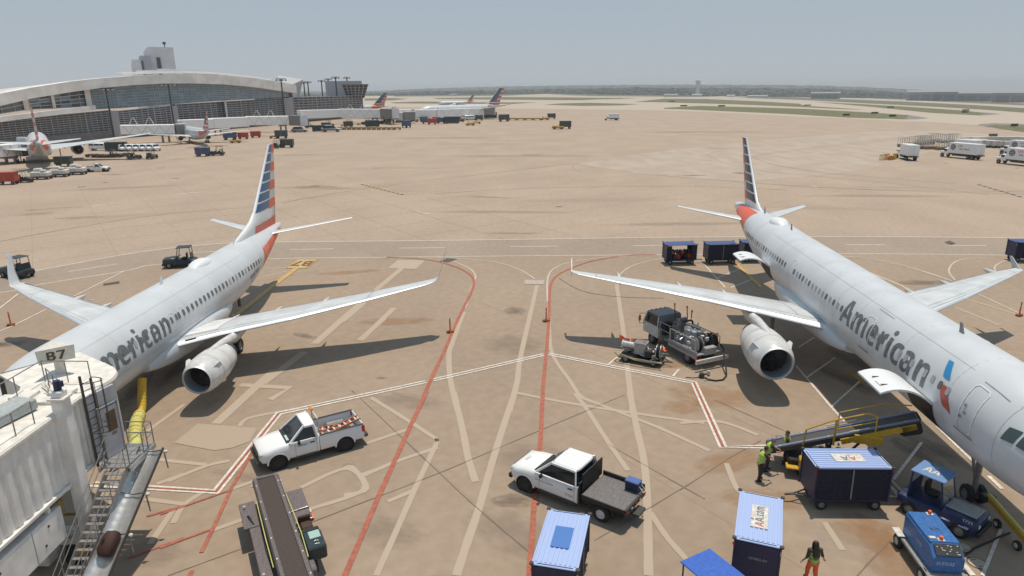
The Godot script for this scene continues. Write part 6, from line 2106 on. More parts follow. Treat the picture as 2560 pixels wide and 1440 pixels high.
func baggage_cart(o: Node3D, kind: String, roof_m: Material) -> void:
	var y := 2.12
	begin()
	box(Vector3(0, 0.52, 0), Vector3(1.5, 0.1, 3.1), 0.02)
	for x in [-0.5, 0.5]: box(Vector3(x, 0.42, 0), Vector3(0.1, 0.12, 2.9))
	done("deck", M.navy, o)
	for x in [-1.0, 1.0]:
		for z in [-1.0, 1.0]:
			part_box("corner_post", M.navy, o, Vector3(0.77 * x, 1.32, 1.57 * z), Vector3(0.08, 1.62, 0.08), 0.01)
			begin()
			cyl(Vector3(0.8 * x, y + 0.02, 1.6 * z), Vector3(0.8 * x, y + 0.09, 1.6 * z), 0.08, 0.08, 10)
			done("corner_cap", M.dark_metal, o)
			wheel(o, Vector3(0.62 * x, 0.25, 1.15 * z), 0.25, 0.16, M.grey_metal)
			part_box("reflector", M.tail_lamp if x > 0 else M.worn_white, o, Vector3(0.8 * x, 1.9, 1.618 * z), Vector3(0.05, 0.16, 0.012))
	for z in [-1.0, 1.0]: part_box("end_wall", M.navy, o, Vector3(0, 1.3, 1.56 * z), Vector3(1.46, 1.5, 0.04))
	if kind != "open":
		for x in [-1.0, 1.0]:
			for z in [-1.0, 1.0]:
				begin()
				var rows := []
				for i in 15:
					var zz: float = lerpf(0.02, 1.51, i / 14.0) * z
					rows.append([Vector3(0.765 * x + 0.018 * sin(i * 2.3), 0.6, zz), Vector3(0.77 * x + 0.012 * sin(i * 2.3 + 1), 1.3, zz), Vector3(0.775 * x, 2.08, zz)])
				for i in 14:
					for k in 2: quad(rows[i][k], rows[i + 1][k], rows[i + 1][k + 1], rows[i][k + 1], Vector3(0, 1.3, 0))
				done("side_curtain", M.navy_curtain, o)
			begin()
			bar(Vector3(0.79 * x, 0.62, 0.0), Vector3(0.79 * x, 2.05, 0.03), 0.03, 0.05)
			done("curtain_seam", M.line_grey, o)
	else:
		for x in [-1.0, 1.0]:
			for z in [-1.0, 1.0]: part_box("side_panel", M.navy_curtain, o, Vector3(0.77 * x, 1.3, 1.3 * z), Vector3(0.03, 1.5, 0.5))
	cart_roof_panel(o, kind, y, roof_m)
	part_tube("drawbar", M.dark_metal, o, [Vector3(-0.3, 0.4, 1.5), Vector3(0, 0.36, 2.2), Vector3(0.3, 0.4, 1.5)], 0.035)
	part_tube("hitch", M.dark_metal, o, [Vector3(0, 0.36, 2.15), Vector3(0, 0.34, 2.5)], 0.05)


func tug(o: Node3D, body: Material, roof_m: Material, k := 1.0, roof := true) -> void:
	begin()
	loft([ring_rect(1.55, 0.62, 0.35, 0.86, 0.06), ring_rect(1.48, 0.72, 0.28, 0.98, 0.08), ring_rect(0.3, 0.76, 0.26, 1.08, 0.08), ring_rect(0.22, 0.76, 0.26, 0.82, 0.04), ring_rect(-1.2, 0.76, 0.26, 0.82, 0.04), ring_rect(-1.5, 0.7, 0.32, 0.78, 0.04)])
	done("body", body, o)
	for x in [-1.0, 1.0]:
		for z in [-0.95, 0.98]: wheel(o, Vector3(0.68 * x, 0.33, z), 0.33, 0.24, M.grey_metal)
		part_box("headlamp", M.headlamp, o, Vector3(0.5 * x, 0.72, 1.56), Vector3(0.16, 0.16, 0.06), 0.03)
		part_box("tail_lamp", M.tail_lamp, o, Vector3(0.58 * x, 0.68, -1.5), Vector3(0.12, 0.12, 0.04))
	part_box("front_bumper", M.black, o, Vector3(0, 0.42, 1.6), Vector3(1.4, 0.22, 0.12), 0.04)
	part_box("seat", M.black, o, Vector3(0.25, 0.94, -0.5), Vector3(0.5, 0.2, 0.5), 0.06)
	part_box("seat_back", M.black, o, Vector3(0.25, 1.24, -0.74), Vector3(0.5, 0.5, 0.12), 0.05)
	part_tube("steering_column", M.dark_metal, o, [Vector3(0.25, 0.8, 0.25), Vector3(0.25, 1.2, 0.0)], 0.03)
	begin(1)
	xf = Transform3D(Basis(Vector3.RIGHT, 0.5 + PI / 2), Vector3(0.25, 1.2, 0.0))
	lathe([Vector2(0.19, 0.02), Vector2(0.21, 0.0), Vector2(0.19, -0.02), Vector2(0.17, 0.0), Vector2(0.19, 0.02)], 16)
	done("steering_wheel", M.black, o)
	part_box("tow_hitch", M.dark_metal, o, Vector3(0, 0.42, -1.6), Vector3(0.2, 0.14, 0.3))
	if roof:
		for x in [-1.0, 1.0]:
			part_tube("roof_post", body, o, [Vector3(0.62 * x, 0.95, 0.22), Vector3(0.56 * x, 2.0, 0.02)], 0.035)
			part_tube("roof_post", body, o, [Vector3(0.62 * x, 0.8, -1.15), Vector3(0.56 * x, 2.0, -1.1)], 0.035)
		begin()
		quad(Vector3(-0.6, 1.06, 0.2), Vector3(0.6, 1.06, 0.2), Vector3(0.55, 1.98, 0.03), Vector3(-0.55, 1.98, 0.03), Vector3(0, 1.5, -1))
		done("windscreen", glass_pane(), o)
		part_box("back_panel", body, o, Vector3(0, 1.15, -1.14), Vector3(1.15, 0.6, 0.05))
		part_box("roof", roof_m, o, Vector3(0, 2.05, -0.52), Vector3(1.28, 0.07, 1.34), 0.02)


func glass_pane() -> StandardMaterial3D:
	if not M.has("pane_clear"):
		var m := mat("pane_clear", 0.75, 0.82, 0.8, 0.05)
		m.albedo_color.a = 0.22
		m.transparency = BaseMaterial3D.TRANSPARENCY_ALPHA
	return M.pane_clear


func build_near_vehicles() -> void:
	# white pickup with ladders in its bed
	var f: Vector3 = Vector3(-11.56, 0, -28.97)
	var r: Vector3 = Vector3(-8.7, 0, -30.69)
	var h := (f - r).normalized()
	var side := Vector3.UP.cross(h)
	var c := (f + r) * 0.5 - side * 0.86
	var p := thing("pickup_truck", "white single cab pickup truck with orange ladders in its open bed", "pickup truck", c, atan2(h.x, h.z))
	var wb := f.distance_to(r) * 0.5
	pickup(p, wb + 0.82, wb, -wb, wb - 0.62, wb - 2.05, -wb - 1.05, "open")
	begin()
	for x in [-0.55, 0.55]: cyl(Vector3(x, 1.25, wb - 2.16), Vector3(x, 2.05, wb - 2.16), 0.03, 0.03, 6)
	bar(Vector3(-0.6, 2.02, wb - 2.16), Vector3(0.6, 2.02, wb - 2.16), 0.05, 0.05)
	for x in 5: bar(Vector3(-0.5 + 0.25 * x, 1.3, wb - 2.16), Vector3(-0.5 + 0.25 * x, 2.0, wb - 2.16), 0.015, 0.02)
	done("cab_guard", M.worn_white, p)
	part_box("beacon", M.amber, p, Vector3(-0.5, 2.12, wb - 2.12), Vector3(0.34, 0.16, 0.16), 0.05)
	begin()
	write("IMPACT", Transform3D(Basis(Vector3(0, 0, -1), Vector3(0, 1, 0), Vector3(1, 0, 0)), Vector3(0.986, 1.02, wb - 1.25)), 0.1, 0.5)
	done("door_lettering", M.title_grey, p)
	part_box("windscreen_papers", mat("paper_teal", 0.42, 0.58, 0.54, 0.5), p, Vector3(0.25, 1.245, wb - 0.72), Vector3(0.6, 0.02, 0.3))
	var pt := p.transform
	for k in 2:
		var lad := thing("ladder", "orange stepladder sloping out over the tailgate of the white pickup" if k == 0 else "orange ladder lying low in the bed of the white pickup", "ladder", pt * Vector3(0.25 - 0.55 * k, 1.02 - 0.2 * k, -wb + 0.25), p.rotation.y, "ladders in the pickup bed")
		var L := 2.5 if k == 0 else 1.6
		var tilt := Basis(Vector3.RIGHT, 0.16 if k == 0 else 0.02) * Basis(Vector3.UP, 0.1 - 0.35 * k)
		for x in [-0.2, 0.2]:
			begin()
			xf = Transform3D(tilt, Vector3.ZERO)
			box(Vector3(x, 0.05, -0.1), Vector3(0.05, 0.09, L))
			done("rail", M.ladder_orange, lad)
		for i in int(L / 0.3):
			begin()
			xf = Transform3D(tilt, Vector3.ZERO)
			box(Vector3(0, 0.05, -0.1 - L * 0.5 + 0.2 + 0.3 * i), Vector3(0.36, 0.03, 0.08))
			done("rung", M.worn_white, lad)
	for q in [[Vector3(-0.45, 0.73, 0.2), Vector3(0.5, 0.22, 0.4), "cardboard", "brown cardboard box in the pickup bed beside the ladders"], [Vector3(0.55, 0.73, -0.5), Vector3(0.3, 0.3, 0.5), "worn_white", "white plastic bin in the pickup bed by the tailgate"], [Vector3(-0.1, 0.73, 0.55), Vector3(0.45, 0.3, 0.35), "cardboard", "brown box behind the cab of the white pickup"]]:
		if not M.has("cardboard"): mat("cardboard", 0.34, 0.22, 0.13, 0.9)
		var bx := thing("load_box", q[3], "box", pt * (q[0] + Vector3(0, 0, -wb + 0.9)), p.rotation.y + 0.2)
		part_box("carton", M[q[2]], bx, Vector3(0, q[1].y * 0.5, 0), q[1], 0.02)
		part_box("lid", M.worn_white, bx, Vector3(0, q[1].y + 0.01, 0), Vector3(q[1].x * 0.2, 0.012, q[1].z * 0.98))

	# white crew cab with a flat bed
	f = Vector3(0.55, 0, -26.89)
	r = Vector3(3.73, 0, -24.59)
	h = (f - r).normalized()
	side = Vector3.UP.cross(h)
	c = (f + r) * 0.5 - side * 0.86
	p = thing("flatbed_truck", "white crew cab truck with a dark flat bed standing on the red line", "pickup truck", c, atan2(h.x, h.z))
	wb = f.distance_to(r) * 0.5
	pickup(p, wb + 0.85, wb, -wb, wb - 0.55, wb - 2.75, -wb - 1.15, "flat")
	begin()
	write("American Airlines", Transform3D(Basis(Vector3(0, 0, -1), Vector3(0, 1, 0), Vector3(1, 0, 0)), Vector3(0.986, 0.92, wb - 1.05)), 0.1, 0.95, false)
	write("27966", Transform3D(Basis(Vector3(0, 0, -1), Vector3(0, 1, 0), Vector3(1, 0, 0)), Vector3(0.986, 0.72, wb - 2.35)), 0.13, 0.4, false)
	done("door_lettering", M.line_grey, p)
	begin()
	write("27966", Transform3D(Basis(Vector3(1, 0, 0), Vector3(0, 0.05, -1).normalized(), Vector3(0, 1, 0.05).normalized()), Vector3(0.0, 1.165, wb + 0.45)), 0.12, 0.42, false)
	done("bonnet_number", M.line_grey, p)
	# its far door stands open
	begin()
	xf = Transform3D(Basis(Vector3.UP, -1.15), Vector3(-0.97, 0, wb - 1.75))
	box(Vector3(0, 0.86, -0.5), Vector3(0.07, 0.72, 1.0), 0.02)
	for q in [[Vector3(0, 1.2, 0), Vector3(0.1, 1.8, -0.15)], [Vector3(0.1, 1.8, -0.15), Vector3(0.1, 1.8, -0.9)], [Vector3(0.1, 1.8, -0.9), Vector3(0, 1.2, -1.0)]]: bar(q[0], q[1], 0.05, 0.05)
	var od := done("open_door", M.white_paint, p)
	begin()
	xf = Transform3D(Basis(Vector3.UP, -1.15), Vector3(-0.97, 0, wb - 1.75))
	quad(Vector3(0, 1.2, 0), Vector3(0.1, 1.8, -0.15), Vector3(0.1, 1.8, -0.9), Vector3(0, 1.2, -1.0), Vector3(1, 1.5, 0))
	done("door_glass", glass_pane(), od)
	pt = p.transform
	var cool := thing("cool_box", "blue picnic cool box with a white handle standing on the flat bed", "cool box", pt * Vector3(-0.62, 1.02, -wb - 0.72), p.rotation.y)
	part_box("tub", M.navy, cool, Vector3(0, 0.2, 0), Vector3(0.42, 0.4, 0.62), 0.04)
	part_box("lid", mat("lid_blue", 0.07, 0.12, 0.30, 0.5), cool, Vector3(0, 0.44, 0), Vector3(0.45, 0.09, 0.65), 0.03)
	part_tube("handle", M.worn_white, cool, [Vector3(0.1, 0.3, -0.33), Vector3(0.14, 0.1, -0.55), Vector3(-0.1, 0.1, -0.55), Vector3(-0.1, 0.3, -0.33)], 0.018)

	# baggage carts near the camera
	var carts := [
		["plain", [Vector3(0.62, 2.15, -19.26), Vector3(2.06, 2.15, -18.89)], [Vector3(1.34, 2.15, -22.39), Vector3(2.9, 2.15, -22.04)], "baggage cart with a plain blue panel on its pale blue ribbed roof"],
		["web", [Vector3(7.94, 2.15, -20.46), Vector3(9.43, 2.15, -19.99)], [Vector3(9.11, 2.15, -23.45), Vector3(10.66, 2.15, -23)], "baggage cart whose roof sign reads AA.com"],
		["airline", [Vector3(16.2, 2.15, -26.61), Vector3(15.87, 2.15, -24.95)], [Vector3(13.24, 2.15, -26.71), Vector3(13, 2.15, -25.04)], "baggage cart with red and black airline initials on its roof, beside the belt loader"]]
	for q in carts:
		var a: Vector3 = (q[1][0] + q[1][1]) * 0.5
		var b: Vector3 = (q[2][0] + q[2][1]) * 0.5
		var m := (a + b) * 0.5
		var ct := thing("baggage_cart", q[3], "baggage cart", Vector3(m.x, 0, m.z), atan2(b.x - a.x, b.z - a.z), "covered baggage carts")
		baggage_cart(ct, q[0], M.roof_blue)
		if q[0] == "web":
			begin()
			write("CRT0052-421", Transform3D(Basis(Vector3.UP, PI), Vector3(-0.05, 1.45, -1.585)), 0.1, 0.62)
			done("end_lettering", M.line_grey, ct)
	# small square canopy at the bottom edge
	var k0: Vector3 = Vector3(5.96, 2, -19.22)
	var k1: Vector3 = Vector3(7.14, 2, -19.87)
	var k2: Vector3 = Vector3(7.63, 2, -18.75)
	var kd := (k1 - k0).normalized()
	var kc := (k0 + k2) * 0.5
	var cn := thing("canopy_cart", "small cart under a flat bright blue canopy at the bottom edge of the picture", "cart", Vector3(kc.x, 0, kc.z), atan2(kd.x, kd.z))
	part_box("canopy", M.canopy_blue, cn, Vector3(0, 2.0, 0), Vector3(1.9, 0.06, 1.4), 0.02)
	for x in [-1.0, 1.0]:
		for z in [-1.0, 1.0]:
			part_tube("canopy_post", M.dark_metal, cn, [Vector3(0.85 * x, 0.5, 0.62 * z), Vector3(0.85 * x, 2.0, 0.62 * z)], 0.03)
			wheel(cn, Vector3(0.7 * x, 0.22, 0.5 * z), 0.22, 0.15, M.grey_metal)
	part_box("deck", M.navy, cn, Vector3(0, 0.48, 0), Vector3(1.8, 0.12, 1.35), 0.02)

	# tug with the airline initials on its roof
	var t0: Vector3 = Vector3(17.01, 2.08, -24.89)
	var t1: Vector3 = Vector3(17.95, 2.08, -25.77)
	var t2: Vector3 = Vector3(18.68, 2.08, -24.86)
	var t3: Vector3 = Vector3(17.67, 2.08, -23.92)
	var hd := ((t2 + t3) - (t0 + t1)).normalized()
	var tc := (t0 + t1 + t2 + t3) * 0.25
	var tg := thing("baggage_tug", "dark blue baggage tug with white airline initials on its pale blue roof", "tug", Vector3(tc.x, 0, tc.z) + hd * 0.52, atan2(hd.x, hd.z))
	tug(tg, M.tug_blue, M.tug_roof)
	part_box("bonnet_panel", mat("bonnet_pale", 0.33, 0.36, 0.36, 0.4, 0.0, "soft", 1.0), tg, Vector3(-0.1, 1.06, 0.85), Vector3(0.9, 0.06, 1.15), 0.03)
	for q in [[0.3, 0.55], [0.98, 1.22]]: part_box("step_plate", mat("pale_blue_step", 0.35, 0.44, 0.66, 0.5), tg, Vector3(-0.78, 0.6, (q[0] + q[1]) * 0.5), Vector3(0.12, 0.05, 0.36), 0.01)
	begin()
	var wx := Transform3D(Basis(Vector3(0, 0, 1), Vector3(1, 0, 0), Vector3(0, 1, 0)), Vector3(-0.02, 2.092, -0.52))
	for e in [[-0.2, 0.34], [0.12, 0.34]]: write("A", wx.translated_local(Vector3(e[0], -0.05, 0)), 0.46, e[1])
	for e in [-0.14, -0.03]: bar(Vector3(0.24, 2.094, -0.52 + e), Vector3(0.4, 2.094, -0.45 + e), 0.05, 0.004)
	done("roof_initials", M.worn_white, tg)
	begin()
	write("1721", Transform3D(Basis(Vector3(0, 0, -1), Vector3(0, 1, 0), Vector3(1, 0, 0)) * Basis(Vector3.UP, PI), Vector3(-0.775, 0.9, 1.2)), 0.13, 0.36)
	done("fleet_number", M.worn_white, tg)

	# blue ground power unit on its trailer
	var g0: Vector3 = Vector3(15.57, 1.55, -22.73)
	var g1: Vector3 = Vector3(16.65, 1.55, -22.91)
	var g2: Vector3 = Vector3(16.44, 1.55, -20.86)
	var g3: Vector3 = Vector3(15.35, 1.55, -20.81)
	var gh := ((g2 + g3) - (g0 + g1)).normalized()
	var gc := (g0 + g1 + g2 + g3) * 0.25
	var gp := thing("ground_power_unit", "bright blue ground power unit on a grey two axle trailer", "power unit", Vector3(gc.x, 0, gc.z) + gh * 0.2, atan2(gh.x, gh.z))
	begin()
	loft([[Vector3(-0.55, 0.6, -1.15), Vector3(-0.55, 1.45, -1.15), Vector3(-0.45, 1.55, -1.15), Vector3(0.45, 1.55, -1.15), Vector3(0.55, 1.45, -1.15), Vector3(0.55, 0.6, -1.15)], [Vector3(-0.55, 0.6, 0.75), Vector3(-0.55, 1.45, 0.75), Vector3(-0.45, 1.55, 0.75), Vector3(0.45, 1.55, 0.75), Vector3(0.55, 1.45, 0.75), Vector3(0.55, 0.6, 0.75)], [Vector3(-0.55, 0.6, 1.15), Vector3(-0.55, 1.15, 1.15), Vector3(-0.45, 1.22, 1.15), Vector3(0.45, 1.22, 1.15), Vector3(0.55, 1.15, 1.15), Vector3(0.55, 0.6, 1.15)]], true, -1)
	done("housing", M.unit_blue, gp)
	part_box("roof_panel", M.unit_blue, gp, Vector3(0, 1.565, -0.2), Vector3(1.04, 0.05, 1.85), 0.02)
	begin()
	xf = Transform3D(Basis(Vector3.RIGHT, 0.70), Vector3(0, 1.42, 0.97))
	box(Vector3(0, 0.01, 0), Vector3(0.9, 0.03, 0.42))
	done("control_panel", M.dark_metal, gp)
	begin()
	xf = Transform3D(Basis(Vector3.RIGHT, 0.70), Vector3(0, 1.42, 0.97))
	for k in 14: box(Vector3(rng.randf_range(-0.38, 0.38), 0.035, rng.randf_range(-0.16, 0.16)), Vector3(0.05, 0.02, 0.03))
	var gauges := done("gauges", M.worn_white, gp)
	gauges.set_meta("kind", "stuff")
	part_box("trailer_deck", M.grey_paint, gp, Vector3(0, 0.5, 0.1), Vector3(1.5, 0.1, 2.9), 0.02)
	part_box("mudguard", M.worn_white, gp, Vector3(-0.72, 0.62, -1.1), Vector3(0.3, 0.05, 0.6), 0.02)
	part_box("mudguard", M.worn_white, gp, Vector3(0.72, 0.62, -1.1), Vector3(0.3, 0.05, 0.6), 0.02)
	for x in [-1.0, 1.0]:
		for z in [-1.0, 1.0]: wheel(gp, Vector3(0.72 * x, 0.29, z), 0.29, 0.18, M.worn_white)
		part_tube("rail", M.bright_metal, gp, [Vector3(0.76 * x, 0.6, -0.7), Vector3(0.76 * x, 0.6, 1.45), Vector3(0.0, 0.6, 1.6)], 0.025)
	for q in [[0.25, -1.0], [-0.1, 0.62]]:
		part_box("beacon_base", M.worn_white, gp, Vector3(q[0], 1.6, q[1]), Vector3(0.24, 0.03, 0.18))
		begin()
		cyl(Vector3(q[0], 1.61, q[1]), Vector3(q[0], 1.74, q[1]), 0.07, 0.06, 12)
		done("beacon", M.flag_orange, gp)
	part_box("lamp_block", M.worn_white, gp, Vector3(-0.38, 1.62, 0.55), Vector3(0.22, 0.06, 0.12))
	begin()
	for q in [["711", 0.5], ["D", 0.05]]: write(q[0], Transform3D(Basis(Vector3(1, 0, 0), Vector3(0, 0, -1), Vector3(0, 1, 0)), Vector3(-0.02, 1.596, -0.1 + 0.25 * q[1])), 0.22, 0.32)
	done("roof_numbers", mat("dull_blue", 0.045, 0.10, 0.24, 0.5), gp)
	begin()
	write("D352J", Transform3D(Basis(Vector3(1, 0, 0), Vector3(0, 1, 0), Vector3(0, 0, 1)), Vector3(-0.1, 0.95, 1.156)), 0.16, 0.6)
	done("end_lettering", M.roof_blue, gp)
	begin()
	write("LTD", Transform3D(Basis(Vector3(0, 0, 1), Vector3(0, 1, 0), Vector3(-1, 0, 0)), Vector3(-0.556, 1.05, 0.1)), 0.16, 0.4)
	done("side_lettering", M.roof_blue, gp)
	part_tube("drawbar", M.orange, gp, [Vector3(-0.2, 0.5, 1.5), Vector3(-0.1, 0.42, 2.2), Vector3(-0.1, 0.4, 2.9)], 0.05)
	# yellow tow bar to the nose gear and its cable
	var b0: Vector3 = Vector3(20.62, 0.62, -25.18)
	var b1: Vector3 = Vector3(20.23, 0.5, -22.25)
	var tb := thing("tow_bar", "long yellow tow bar running from the nose wheels to the right edge", "tow bar", Vector3(b0.x, 0, b0.z), 0)
	var rel := b1 - Vector3(b0.x, 0, b0.z)
	begin()
	bar(Vector3(0, 0.62, 0), rel, 0.26, 0.3, 0.05)
	done("beam", M.yellow, tb)
	begin()
	bar(Vector3(0, 0.775, 0), rel + Vector3(0, 0.155, 0), 0.1, 0.02)
	done("pale_edge", M.hose_pale, tb)
	for u in [0.42, 0.9]: wheel(tb, rel * u * Vector3(1, 0, 1) + Vector3(-0.3, 0.2, 0.1), 0.2, 0.14, M.worn_white)
	part_box("nose_clamp", M.dark_metal, tb, Vector3(0, 0.55, 0), Vector3(0.5, 0.3, 0.4), 0.04)
	var cab := thing("power_cable", "dark power cable lying on the ground from the power unit to the tow bar", "cable", Vector3.ZERO)
	var pts := []
	for p2 in smooth_line([Vector2(17.45, -21.98), Vector2(17.91, -22.24), Vector2(18.43, -22.55), Vector2(19.26, -22.92), Vector2(19.92, -23.24), Vector2(20.42, -23.43)], 6): pts.append(Vector3(p2.x, 0.045 + 0.01 * sin(p2.x * 9.0), p2.y))
	part_tube("cable", M.black, cab, pts, 0.04)

	# tugs on the service road
	f = Vector3(-36.69, 0, -68.73)
	tg = thing("baggage_tug", "dark teal tug with a cab on the service road behind the left airliner", "tug", f + Vector3(1.3, 0, -0.55), -1.32)
	tug(tg, M.teal_dark, M.teal_dark)
	tg.scale = Vector3.ONE * 1.04
	copy_of(tg, "baggage_tug", "dark tug partly hidden behind the upturned left wingtip", Vector3(-50.4, 0, -65.4) + Vector3(0, 0, -0.4), -1.9)
	# carts behind the right-hand airliner
	var oc := thing("baggage_cart", "open sided dark baggage cart full of suitcases behind the right airliner", "baggage cart", Vector3(17.68, 0, -67.9) + Vector3(0, 0, -0.5), PI / 2 + 0.06, "dark baggage carts at the right airliner")
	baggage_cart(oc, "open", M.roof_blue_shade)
	for k in 12:
		var bag := part_like_bag(oc, k)
		bag.name = numbered("suitcase")
	var cc := thing("baggage_cart", "closed dark blue baggage cart coupled behind the cart of suitcases", "baggage cart", Vector3(22.02, 0, -67.91) + Vector3(0, 0, -0.5), PI / 2 + 0.04, "dark baggage carts at the right airliner")
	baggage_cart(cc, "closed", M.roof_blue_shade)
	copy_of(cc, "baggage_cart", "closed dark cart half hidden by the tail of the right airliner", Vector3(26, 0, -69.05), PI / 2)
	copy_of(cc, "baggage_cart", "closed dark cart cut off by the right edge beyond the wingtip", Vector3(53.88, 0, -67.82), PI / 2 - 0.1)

	# orange delineator posts on their rubber feet
	var posts := [[Vector3(-4.76, 0, -48.01), "orange delineator post in its base beside the left red line"], [Vector3(2.7, 0, -50.33), "orange delineator post in its base beside the right red line"], [Vector3(-40.33, 0, -50.73), "orange delineator post at the left edge below the wingtip"], [Vector3(40.54, 0, -50.42), "orange delineator post at the right edge behind the right wing"]]
	for q in posts:
		var o := thing("delineator_post", q[1], "post", q[0], 0.4, "orange delineator posts")
		begin()
		box(Vector3(0, 0.09, 0), Vector3(0.55, 0.18, 0.34), 0.05)
		done("base", mat("base_orange", 0.34, 0.10, 0.035, 0.8, 0.0, "soft", 2.0), o)
		begin()
		cyl(Vector3(0, 0.15, 0), Vector3(0, 1.12, 0), 0.055, 0.05, 10)
		cyl(Vector3(0, 1.12, 0), Vector3(0, 1.2, 0), 0.05, 0.015, 10)
		done("tube", M.orange, o)
		begin()
		cyl(Vector3(0, 0.8, 0), Vector3(0, 0.9, 0), 0.058, 0.058, 10)
		done("reflective_band", M.worn_white if q[0].x > 0 else M.orange, o)


func part_like_bag(cart: Node3D, k: int) -> Node3D:
	var cols := [M.shirt_dark, M.red_cart, M.belt_brown, M.trousers_dark, M.tail_lamp, M.dark_metal]
	var names := ["black", "red", "brown", "charcoal", "dark red", "grey"]
	var spots := ["at the left end of the bottom row", "second in the bottom row", "third in the bottom row", "fourth in the bottom row", "fifth in the bottom row", "at the right end of the bottom row"]
	var row := k / 6
	var label: String = "%s suitcase %s in the open cart" % [names[(k * 5 + row) % 6], spots[k % 6].replace("bottom", "bottom" if row == 0 else "top")]
	var at := cart.transform * Vector3(rng.randf_range(-0.3, 0.3), 0.58 + 0.5 * row, (k % 6 - 2.5) * 0.4)
	var b := thing("bag", label, "suitcase", at, cart.rotation.y + rng.randf_range(-0.3, 0.3), "suitcases in the open cart")
	var s := Vector3(0.7, rng.randf_range(0.4, 0.5) - 0.08 * row, 0.34)
	begin()
	xf = Transform3D(Basis(Vector3.RIGHT, rng.randf_range(-0.2, 0.2) * row), Vector3.ZERO)
	box(Vector3(0, s.y * 0.5, 0), s, 0.06)
	done("shell", cols[(k * 5 + row) % 6], b)
	part_tube("handle", M.black, b, [Vector3(-0.12, s.y, 0), Vector3(-0.1, s.y + 0.05, 0), Vector3(0.1, s.y + 0.05, 0), Vector3(0.12, s.y, 0)], 0.015)
	return b


func railing(o: Node3D, pts: Array, h: float, m: Material, mids := 1) -> void:
	for k in mids + 1:
		var lift := Vector3(0, h * (1.0 - 0.5 * k), 0)
		var line := []
		for p in pts: line.append(p + lift)
		part_tube("rail", m, o, line, 0.022)
	for i in pts.size() - 1:
		var a: Vector3 = pts[i]
		var b: Vector3 = pts[i + 1]
		var n := maxi(1, int(round(a.distance_to(b) / 1.15)))
		for k in n + (1 if i == pts.size() - 2 else 0):
			var p := a.lerp(b, float(k) / n)
			part_tube("rail_post", m, o, [p, p + Vector3(0, h, 0)], 0.022)


